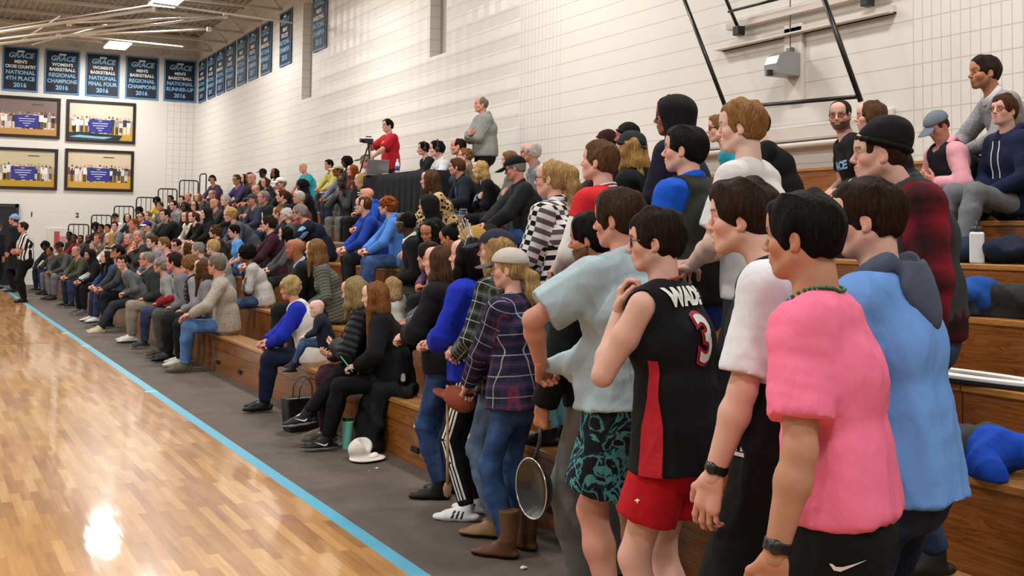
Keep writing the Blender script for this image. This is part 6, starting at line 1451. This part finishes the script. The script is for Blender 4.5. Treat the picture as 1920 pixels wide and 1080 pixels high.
# nearest seated people
def sitter(px, py, row, label, dX=.14, base=None, **p):
    p.update(pose='sit', label=label); p.setdefault('group', 'people seated on the lowest row'); p.setdefault('hairtop', .012); place(p, px, py, xr(row) + dX, zr(row) if base is None else base); p.setdefault('lod', 0); person(p)
    HN[(px, py)] = (label[:20], round(p['H'], 2), np.round(p['loc'], 2), round(p['err'], 3)); return p
old = sitter(541, 516, 1, 'older woman with short curly blonde hair, royal blue sleeves, white vest and navy trousers', fem=1, hair='lady', haircol='#b29a68', hairtop=.022, skin='ruddy', top=dict(c='#1a2aa8', g=.026, name='sweater'), vest=dict(c='#dcd9d4', g=.014, open=.05), bottom=dict(c='#141b35', g=.016), arms='clasp', lean=22, seed=81, girth=1.12, head=(6, -10, 0), legs=(.07, .44, -.335), shoe=dict(c='#131214', rough=.25, k='low'))
V = Vol(.010); J = old['_J']
for s in (-1, 1): V.add(cone(J['nb'] + J['sx']*s*.07 + J['fwd']*.06, J['waist'] + J['smid']*s*.06 + J['fwd']*.165, .028, .03, flat=(J['fwd'], .5)), .01)
P, Q = V.mesh(); mk('scarf', P, Q, cloth('#131316'), old['_root'], pc=P)
puf = sitter(660, 518, 1, 'woman with blonde-streaked hair in a black quilted coat and plum trousers holding a baby', fem=1, hair='long', hairlen=.24, haircol='#8f7a55', skin='fair', top=dict(c='#16171b', k='puffer', g=.045, name='puffer_coat', amp=.006), bottom=dict(c='#3a1c2b', g=.016), lean=20, seed=83, girth=1.12, head=(12, -12, 0), armL=((-.04, .36, .33), (.7, .6, 0), (0, -.6, .5), (-1, -.3, -.2), .5), armR=((.0, .40, .26), (-.8, .6, 0), (0, -.3, .8), (1, -.3, -.2), .5), legs=(.10, .42, -.335), shoe=dict(c='#5a5446', sole='#cfcabb', k='low', sock='#d79a8f'), Hr=(.9, 1.08))
lng = sitter(700, 527, 1, 'woman with very long straight auburn hair in black, one leg crossed, holding a phone', fem=1, hair='long', hairlen=.66, hairback=-.0, haircol='#7a4f2c', skin='pale', top=dict(c='#0f0f12', g=.034, name='sweater'), bottom=dict(c='#0e0e11', g=.012), lean=14, seed=85, head=(28, -8, 0), armL=((-.12, .30, .22), (.3, 1, -.1), (.4, 0, -1), (-1, -.5, .2), .7), arms='lap', legL=(-.10, .50, -.335), legR=(-.02, .66, -.16, -.2), toeR=(-.1, 1, -.1), shoe=dict(c='#17181b', sole='#e9e9e6', sock='#d9a5ac'), girth=1.05)
for so_, b0_, tt_, up_ in lng['_shoes']:
    sd_ = nrm(np.cross(tt_, up_))
    for q in (1, -1): lab(so_, 'swoosh_mark', *poly([(x*1.5*q, y*1.2) for x, y in SWOOSH][::q]), b0_ + tt_*.05 + up_*.05, tt_*q, up_, inkw, .003)
baby = sitter(594, 562, 1, 'pale baby in a dark jacket and jeans on a lap in plum trousers', dX=-.16, base=.70, hair='bald', haircol='#d9b78f', skin='pale', H=.86, Hr=(.8, 1.15), hs=1.45, top=dict(c='#1f2530', g=.012), bottom=dict(c='#3a5378', k='denim', g=.008), arms='knee', lean=16, seed=86, head=(66, -6, 0), legL=(-.06, .26, -.12), legR=(.06, .26, -.10), shoe=dict(c='#141416', sole='#efefec'), hairtop=0)
tod = dict(); tod = stand(737, 518, 3.5, zr(1), 'toddler with thin light-brown hair in a white tee seen from behind on the lowest bench', fem=1, H=.92, Hr=(.8, 1.2), hs=1.32, hair='long', hairlen=.12, haircol='#a98762', skin='pale', top=dict(c='#cfcdc6', sl='short', g=.012, hem=.04), bottom=dict(c='#c9b9bd', g=.008), arms='front', face=85, head=(0, 0, 0), lod=0, seed=87, group='people seated on the lowest row')
hid = sitter(806, 452, 2, 'seated person in a grey sweater mostly hidden behind the curly-haired young woman, forearm resting out', hair='short', haircol='#2a1c13', skin='ruddy', top=dict(c='#77797c', g=.02, k='heather'), bottom=dict(c='#1a1b1f'), arms='knee', lean=20, seed=88, lod=1, group='spectators seated on the bleachers')
print('NEAR', *['%s %s' % (k, v) for k, v in HN.items() if isinstance(v[0], str)], sep='\n')

# ------------------------------------------------------------------ belongings and equipment
def blob(name, label, cat, prims, mat, h=.012, amp=.012, f=16, seed=1, floor=None, group=None, k=.04, parent=None):
    V = Vol(h)
    for pr in prims: V.add(pr, k)
    P, Q = V.mesh(); N = normals(P, Q)
    w = wob(P, f, seed); P = P + N * ((1 - 2*np.abs(w))*amp + wob(P, f*2.7, seed + 3)*amp*.3)[:, None]
    if floor is not None: P[:, 2] = np.maximum(P[:, 2], floor)
    P = smooth(P, Q, 1, .4); c = P.mean(0); c[2] = P[:, 2].min(); o = mk(name, P - c, Q, mat, parent, pc=P); o.location = tuple(c)
    if label: tag(o, label, cat, group)
    return o
zw = lambda p: vec(*p)
# broadcast table under its black cloth
TX0, TX1, TY0, TY1, TZ, TB = 6.2, 6.8, 14.15, 17.0, 2.545, 1.785
t = empty('broadcast_table', (6.5, 15.5, TB), 0, 'long table under a floor-length black cloth near the top of the bleachers', 'table')
mb = MB(); mb.box(TX0 - 6.5 + .02, TY0 - 15.5 + .02, TZ - TB - .04, TX1 - 6.5 - .02, TY1 - 15.5 - .02, TZ - TB - .012); mb.out('table_top', plain('#6b5a48', .5, 0, 'table_laminate'), t)
for sx in (-.24, .24):
    for sy in (-1.2, 1.3): MB().tube([(sx, sy, .0 if sx < 0 else .28), (sx, sy, TZ - TB - .04)], .014, 8).out('leg', plain('#3a3a3c', .4, .6, 'leg_steel'), t)
V = []; Fc = []; per = []
W2, L2, cx, cy = (TX1 - TX0)/2 + .012, (TY1 - TY0)/2 + .012, 0, (TY0 + TY1)/2 - 15.5
n1, n2 = 20, 90
pts = [(cx - W2 + 2*W2*i/n1, cy - L2) for i in range(n1)] + [(cx + W2, cy - L2 + 2*L2*i/n2) for i in range(n2)] + [(cx + W2 - 2*W2*i/n1, cy + L2) for i in range(n1)] + [(cx - W2, cy + L2 - 2*L2*i/n2) for i in range(n2)]
nl = 7; N_ = len(pts)
for j in range(nl):
    f = j/(nl - 1)
    for i, (x, y) in enumerate(pts):
        d = nrm(vec(x - cx, (y - cy)*.15, 0)); a = .016*f*(1 + math.sin(i*.9) + .5*math.sin(i*2.3)); z = (TZ - TB)*(1 - f) + .02*f
        if x > cx + W2*.5: z = max(z, .30)
        V.append((x + d[0]*a, y + (y - cy)/L2*a*.8, z))
for j in range(nl - 1):
    for i in range(N_): Fc.append((j*N_ + i, (j+1)*N_ + i, (j+1)*N_ + (i+1) % N_, j*N_ + (i+1) % N_))
Fc.append(tuple(range(N_)))
mk('tablecloth', V, Fc, cloth('#15171b'), t)
lp = empty('laptop', (6.32, 16.3, TZ + .003), 2.9, 'grey laptop standing open on the black broadcast table', 'laptop')
MB().box(-.17, -.12, 0, .17, .12, .018).out('keyboard_base', plain('#8d8f93', .35, .6, 'laptop_shell'), lp, bevel=.004)
M = Matrix.Translation((0, .12, .018)) @ Matrix.Rotation(-.22, 4, 'X'); MB().box(-.17, -.004, 0, .17, .006, .23, M).out('screen_lid', plain('#8d8f93', .35, .6, 'laptop_shell'), lp, bevel=.004)
wb = empty('water_bottle', (6.36, 15.55, TZ + .002), 0, 'clear water bottle with a blue label on the broadcast table', 'bottle')
MB().lathe([(.03, 0), (.033, .01), (.033, .14), (.028, .165), (.013, .19), (.013, .205)], 16).out('bottle_body', plain('#dfe8ee', .1, 0, 'clear_plastic'), wb, smooth_=True)
MB().lathe([(.0345, .05), (.0345, .12)], 16).out('label_band', plain('#2b57a8', .5, 0, 'bottle_label'), wb, smooth_=True); MB().lathe([(.015, .2), (.015, .225)], 12).out('lid', plain('#e9e9e9', .4, 0, 'lid_plastic'), wb)
o = MB().box(-.12, -.08, 0, .12, .08, .02).out('paper_stack', plain('#e3e1dc', .7, 0, 'paper'), bevel=.002); o.location = (6.4, 15.9, TZ + .003); tag(o, 'small white stack of papers beside the laptop on the black table', 'papers')
# tripod with a small video camera
b_ = on_x(690, 322, 6.55); tp = empty('tripod', (6.55, b_[1], TZ), 0, 'black camera tripod with pale leg tubes standing at the table end', 'tripod')
hz = on_x(690, 275, 6.55)[2] - TZ
for i in range(3):
    a = 2.1*i + .4; MB().tube([(.02*math.cos(a), .02*math.sin(a), hz - .02), (.17*math.cos(a), .17*math.sin(a), 0 if True else 0)], [.016, .010], 8).out('leg', plain('#1a1a1c' if i else '#b9a98a', .4, .2, 'tripod_leg'), tp, smooth_=True)
MB().tube([(0, 0, hz - .04), (0, 0, hz + .05)], .02, 10).out('head_column', bp_, tp); MB().tube([(0, 0, hz + .05), (.10, -.20, hz + .01)], .009, 8).out('pan_handle', bp_, tp)
cm = empty('video_camera', (6.55, b_[1], TZ + hz + .055), 0, 'small black video camera mounted on the tripod', 'camera')
MB().box(-.09, -.045, 0, .07, .045, .075).out('camera_body', plain('#1b1b1d', .35, 0, 'camera_plastic'), cm, bevel=.008); mb = MB(); mb.tube([(-.15, 0, .04), (-.08, 0, .04)], [.035, .03], 14); mb.out('lens', plain('#0c0c0e', .2, 0, 'lens_barrel'), cm)
MB().tube([(-.05, 0, .11), (.05, 0, .11)], .009, 8).out('top_handle', bp_, cm)
# frying pan held by the bearded man
J = pan_m['_J']; hw = W_(pan_m, J['WL'] + J['hdL']*.075); R3 = rotz(math.radians(pan_m['face'] - 90))
fp = empty('frying_pan', hw + vec(0, 0, -.05), 0, 'dark non-stick frying pan with pale rim hanging from the bearded man\'s hand', 'pan'); fp.rotation_euler = (0, 0, math.radians(182))
mb = MB(); M = Matrix.Translation((0, 0, -.235)) @ Matrix.Rotation(math.pi/2, 4, 'Y'); prof = [(.001, .0), (.095, 0), (.128, .045), (.133, .046), (.133, .040), (.098, -.006), (.001, -.006)]
mb.lathe(prof, 40); mb.v = [tuple(M @ Vector(v)) for v in mb.v]; mb.out('pan_body', plain('#3b3c3a', .25, .4, 'non_stick'), fp, smooth_=True)
mb = MB(); mb.tube([tuple(M @ Vector((.131*math.cos(a), .131*math.sin(a), .046))) for a in np.linspace(0, 2*math.pi, 41)], .004, 6, False); mb.out('rim', plain('#cfcfca', .2, .9, 'bright_rim'), fp, smooth_=True)
MB().tube([(.035, 0, -.12), (.02, 0, -.08), (0, 0, -.03), (0, 0, .07)], [.010, .011, .013, .012], 10, flat=.7).out('handle', plain('#141414', .4, 0, 'bakelite'), fp, smooth_=True)
# rust-red cap and wooden spoon held by the young woman in navy plaid
J = mesh_g['_J']; hw = W_(mesh_g, (J['WL'] + J['WR'])/2 + vec(0, .07, -.05)); R3 = rotz(math.radians(mesh_g['face'] - 90))
V = Vol(.006); c0 = hw + vec(0, 0, -.05); V.add(ell(c0, R3 @ rotx(.5), vec(.085, .095, .06)), .01); V.add(ell(c0 + R3 @ vec(0, .10, .02), R3 @ rotx(.3), vec(.07, .07, .010)), .02); P, Q = V.mesh(); P = P + normals(P, Q)*(wob(P, 30, 3)*.003)[:, None]
o = mk('held_cap', P - c0, Q, cloth('#8a4536'), None, pc=P); o.location = tuple(c0); tag(o, 'crumpled rust-red cap held by the young woman in navy plaid', 'cap')
p0 = hw + vec(0, 0, -.02); sp_ = MB(); e_ = R3 @ vec(.04, .02, -.50); sp_.tube([(0, 0, .04), tuple(e_*.75), tuple(e_)], [.008, .009, .010], 8); sp_.lathe([(.002, -.05), (.02, -.035), (.028, 0), (.02, .03), (.002, .04)], 14, tuple(e_*1.05), 1, .35)
o = sp_.out('wooden_spoon', plain('#b08f6c', .6, 0, 'bare_wood', 0, 60, .2), smooth_=True); o.location = tuple(p0 + R3 @ vec(-.02, .07, 0)); tag(o, 'long wooden spoon hanging down beside the rust-red cap', 'spoon')
# phones
J = lng['_J']; hw = W_(lng, J['WL'] + J['hdL']*.09 + vec(0, 0, .022)); o = MB().box(-.036, -.075, -.005, .036, .075, .005).out('phone', plain('#4fc79a', .3, 0, 'green_case'), bevel=.004); o.location = tuple(hw); o.rotation_euler = (.9, .1, math.radians(lng['face'] - 90)); tag(o, 'phone in a mint green case on the lap of the long-haired woman in black', 'phone')
# black tote bag beside the woman in plum trousers
c = on_z(572, 806); c[0] = min(c[0], 2.95)
tt = empty('tote_bag', (c[0], c[1], 0), .15, 'black leather tote bag with two handles standing on the floor before the bench', 'bag')
mb = MB(); mb.prism([(-.17, 0), (.17, 0), (.20, .28), (-.20, .28)], -.075, .075); mb.out('bag_body', plain('#15151a', .4, 0, 'black_leather', .4, 20), tt, bevel=.015)
for y in (-.06, .06): mb = MB(); mb.tube([(-.09, y, .27), (-.085, y, .36), (-.05, y, .42), (0, y, .44), (.05, y, .42), (.085, y, .36), (.09, y, .27)], .007, 8, flat=.6); mb.out('handle', plain('#2a211c', .4, 0, 'strap_leather'), tt, smooth_=True)
# tumbler, coat, white hat, papers
c = on_z(651, 842); tm = empty('tumbler', (c[0], c[1], 0), 0, 'mint green steel tumbler with a clear lid on the floor by the dark coat', 'tumbler')
MB().lathe([(.033, 0), (.036, .005), (.045, .20), (.046, .215), (.042, .217)], 22).out('cup_body', plain('#86dcc8', .35, .1, 'mint_enamel'), tm, smooth_=True); MB().lathe([(.044, .215), (.046, .222), (.043, .236), (.03, .24)], 22).out('lid', plain('#2b3236', .15, 0, 'smoke_lid'), tm, smooth_=True)
cy_ = on_x(706, 780, 3.12)[1]
coat = blob('draped_coat', 'large black coat slung over the bench end and trailing to the floor', 'coat', [cone((3.22, cy_ - .12, .47), (3.35, cy_ + .30, .48), .06, .07), slab((3.14, cy_ + .06, .49), (3.08, cy_ + .10, .04), (0, 1, 0), (0, 1, 0), .17, .22, .05, .07, cut1=True), cone((3.07, cy_ + .0, .03), (3.05, cy_ + .30, .03), .04, .04), cone((3.25, cy_ - .25, .46), (3.35, cy_ - .1, .46), .04, .06)], cloth('#141518'), .011, .020, 19, 4, floor=.004)
coat_y = cy_
o = MB().tube([(3.24, cy_ - .22, .565), (3.40, cy_ + .16, .60)], .018, 10).out('silver_case', plain('#c9cac6', .3, .5, 'brushed_silver')); tag(o, 'thin silver tube-shaped case lying on top of the black coat', 'case')
c = on_z(706, 862) - vec(.07, 0, 0); ht = empty('white_sun_hat', (c[0], c[1], 0), .5, 'white felt hat lying tipped on the floor beside the black coat', 'hat')
V = Vol(.006); V.add(ell((0, 0, .020), None, (.15, .12, .012)), .01); V.add(ell((-.01, .06, .085), rotx(.9) @ rotz(.2), (.115, .075, .075)), .03); V.cut(ell((0, .02, .15), rotx(.9), (.05, .09, .05)), .02); P, Q = V.mesh(); P = P + normals(P, Q)*(wob(P, 22, 3)*.004)[:, None]; P[:, 2] = np.maximum(P[:, 2], .003); mk('hat_body', P, Q, cloth('#ddd8cf'), ht, pc=P)
V = Vol(.006); V.add(ell((.03, -.03, .035), rotz(.4), (.06, .035, .02)), .01); P, Q = V.mesh(); P = P + normals(P, Q)*(wob(P, 40, 5)*.006)[:, None]; mk('crumpled_lining', P, Q, cloth('#e9e4de'), ht, pc=P)
for i, (x, y, s) in enumerate([(707, 880, .012), (692, 884, .006), (983, 1068, .020), (1069, 1019, .03)]):
    c = on_z(x, y); V = Vol(.002 if s < .015 else .004); V.add(ell((0, 0, s*.3), None, (s, s*.6, s*.3 + .002)), .002); P, Q = V.mesh(); P = P + normals(P, Q)*(wob(P, 90, i)*s*.15)[:, None]; o = mk('paper_scrap', P, Q, plain('#e3e0da', .7, 0, 'paper')); o.location = (c[0], c[1], .003)
    tag(o, ['tiny white paper crumb on the carpet, right of its twin below the white hat', 'tiniest white paper crumb on the carpet, left of its twin below the white hat', 'flat white paper scrap on the carpet at the lower edge', 'crumpled white tissue on the carpet behind the brown boots'][i], 'paper scrap')
# paper bag near the blonde woman in the black tee
c = on_x(868, 424, 5.98); o = empty('paper_bag', (5.98, c[1], zr(5) - .14), .3, 'beige paper shopping bag standing between the rows below the blonde woman', 'bag')
hb_ = on_x(868, 403, 5.98)[2] - zr(5) + .14; mb = MB(); mb.box(-.07, -.17, 0, .07, .17, hb_); mb.out('bag_body', plain('#a99c88', .8, 0, 'kraft_paper', .4, 12, .08), o, bevel=.006); MB().tube([(0, -.07, hb_ - .01), (0, -.06, hb_ + .07), (0, .06, hb_ + .07), (0, .07, hb_ - .01)], .004, 6).out('handle', plain('#cfc6b6', .7, 0, 'twine'), o)
# white bottle on the fifth row
c = on_x(1832, 496, 5.655); o = empty('white_bottle', (5.655, c[1], zr(5)), .7, 'square white bottle with dark loop lid standing on the bench at the right', 'bottle')
s = (on_x(1832, 435, 5.655)[2] - zr(5)); mb = MB(); mb.box(-.042, -.042, 0, .042, .042, s); mb.out('bottle_body', plain('#e6e8ea', .35, 0, 'white_plastic'), o, bevel=.012); mb = MB(); mb.lathe([(.034, s), (.036, s + .02), (.03, s + .035)], 16); mb.tube([(-.03, 0, s + .02), (-.02, 0, s + .06), (.02, 0, s + .065), (.03, 0, s + .02)], .006, 6); mb.out('lid', plain('#33363a', .4, 0, 'grey_lid'), o, smooth_=True)
# clothes and a sign lying on the near rows
def heap(px, py, X, base, label, mat, sz, seed, name='folded_jacket', cat='jacket', amp=.015, dz=.0):
    c = on_x(px, py, X); r = random.Random(seed); pr = []
    for i in range(5):
        a = vec(X + r.uniform(-.08, .08), c[1] + r.uniform(-sz, sz)*.8, base + .05 + r.uniform(0, .10)*sz/.3 + dz); b2 = a + vec(r.uniform(-.12, .1), r.uniform(-.2, .2), r.uniform(-.03, .04)); pr.append(cone(a, b2, .06 + .05*r.random(), .05))
    return blob(name, label, cat, pr, mat, .010, amp, 17, seed, floor=base + .003)
heap(1812, 552, 5.10, zr(4), 'bright blue jacket heaped on the bench beneath the white bottle', cloth('#1f4f9e'), .17, 3, dz=.03)
heap(1790, 575, 5.08, zr(4), 'slate grey jacket folded under the bright blue one', cloth('#39414f'), .13, 13, dz=-.03)
heap(1915, 565, 5.20, zr(4), 'dark charcoal padded jacket spread on the bench at the right edge', cloth('#2b2d2e'), .17, 5, amp=.02)
heap(1776, 470, 5.82, zr(5), 'navy coat bundled on the bench left of the white bottle', cloth('#1d2b42'), .12, 7)
heap(1888, 475, 5.86, zr(5), 'dark navy bag behind the white bottle', cloth('#1b2236'), .09, 9, name='soft_bag', cat='bag')
heap(1872, 862, 3.93, zr(2), 'royal blue garment crumpled on the low bench at the right', cloth('#1446b4'), .13, 11, name='crumpled_shirt', cat='shirt', amp=.012)
heap(1808, 850, 3.97, zr(2), 'dark grey garment bunched beside the royal blue one', cloth('#3b3d40'), .07, 15, name='crumpled_shirt', cat='shirt', amp=.01)
c = on_x(1850, 712, 4.53); sg = empty('foam_sign', (4.53, c[1] + .1, zr(3) + .004), 0, 'flat black and white cut-out sign lying on the third bench at the right', 'sign')
mb = MB(); ol = [(.17*math.cos(a)*(1 + .12*math.sin(3*a)), .52*math.sin(a)*(1 + .05*math.cos(5*a))) for a in np.linspace(0, 2*math.pi, 36, endpoint=False)]
mb.v = [(x, y, 0) for x, y in ol] + [(x, y, .018) for x, y in ol]; n = len(ol); mb.f = [tuple(range(n))[::-1], tuple(range(n, 2*n))] + [(i, (i+1) % n, n + (i+1) % n, n + i) for i in range(n)]; mb.out('sign_base', plain('#1a1b1e', .5, 0, 'black_foam'), sg)
mb = MB(); ol = [(.14*math.cos(a), .46*math.sin(a)) for a in np.linspace(0, 2*math.pi, 36, endpoint=False)]; il = [(.055*math.cos(a) + .01, .30*math.sin(a)) for a in np.linspace(0, 2*math.pi, 36, endpoint=False)]
mb.v = [(x, y, .03) for x, y in ol] + [(x, y, .03) for x, y in il] + [(x, y, .018) for x, y in ol] + [(x, y, .018) for x, y in il]; mb.f = [(i, (i+1) % n, n + (i+1) % n, n + i) for i in range(n)] + [(i, 2*n + i, 2*n + (i+1) % n, (i+1) % n) for i in range(n)] + [(n + i, n + (i+1) % n, 3*n + (i+1) % n, 3*n + i) for i in range(n)]; mb.out('white_ring', plain('#eceae6', .5, 0, 'white_foam'), sg)
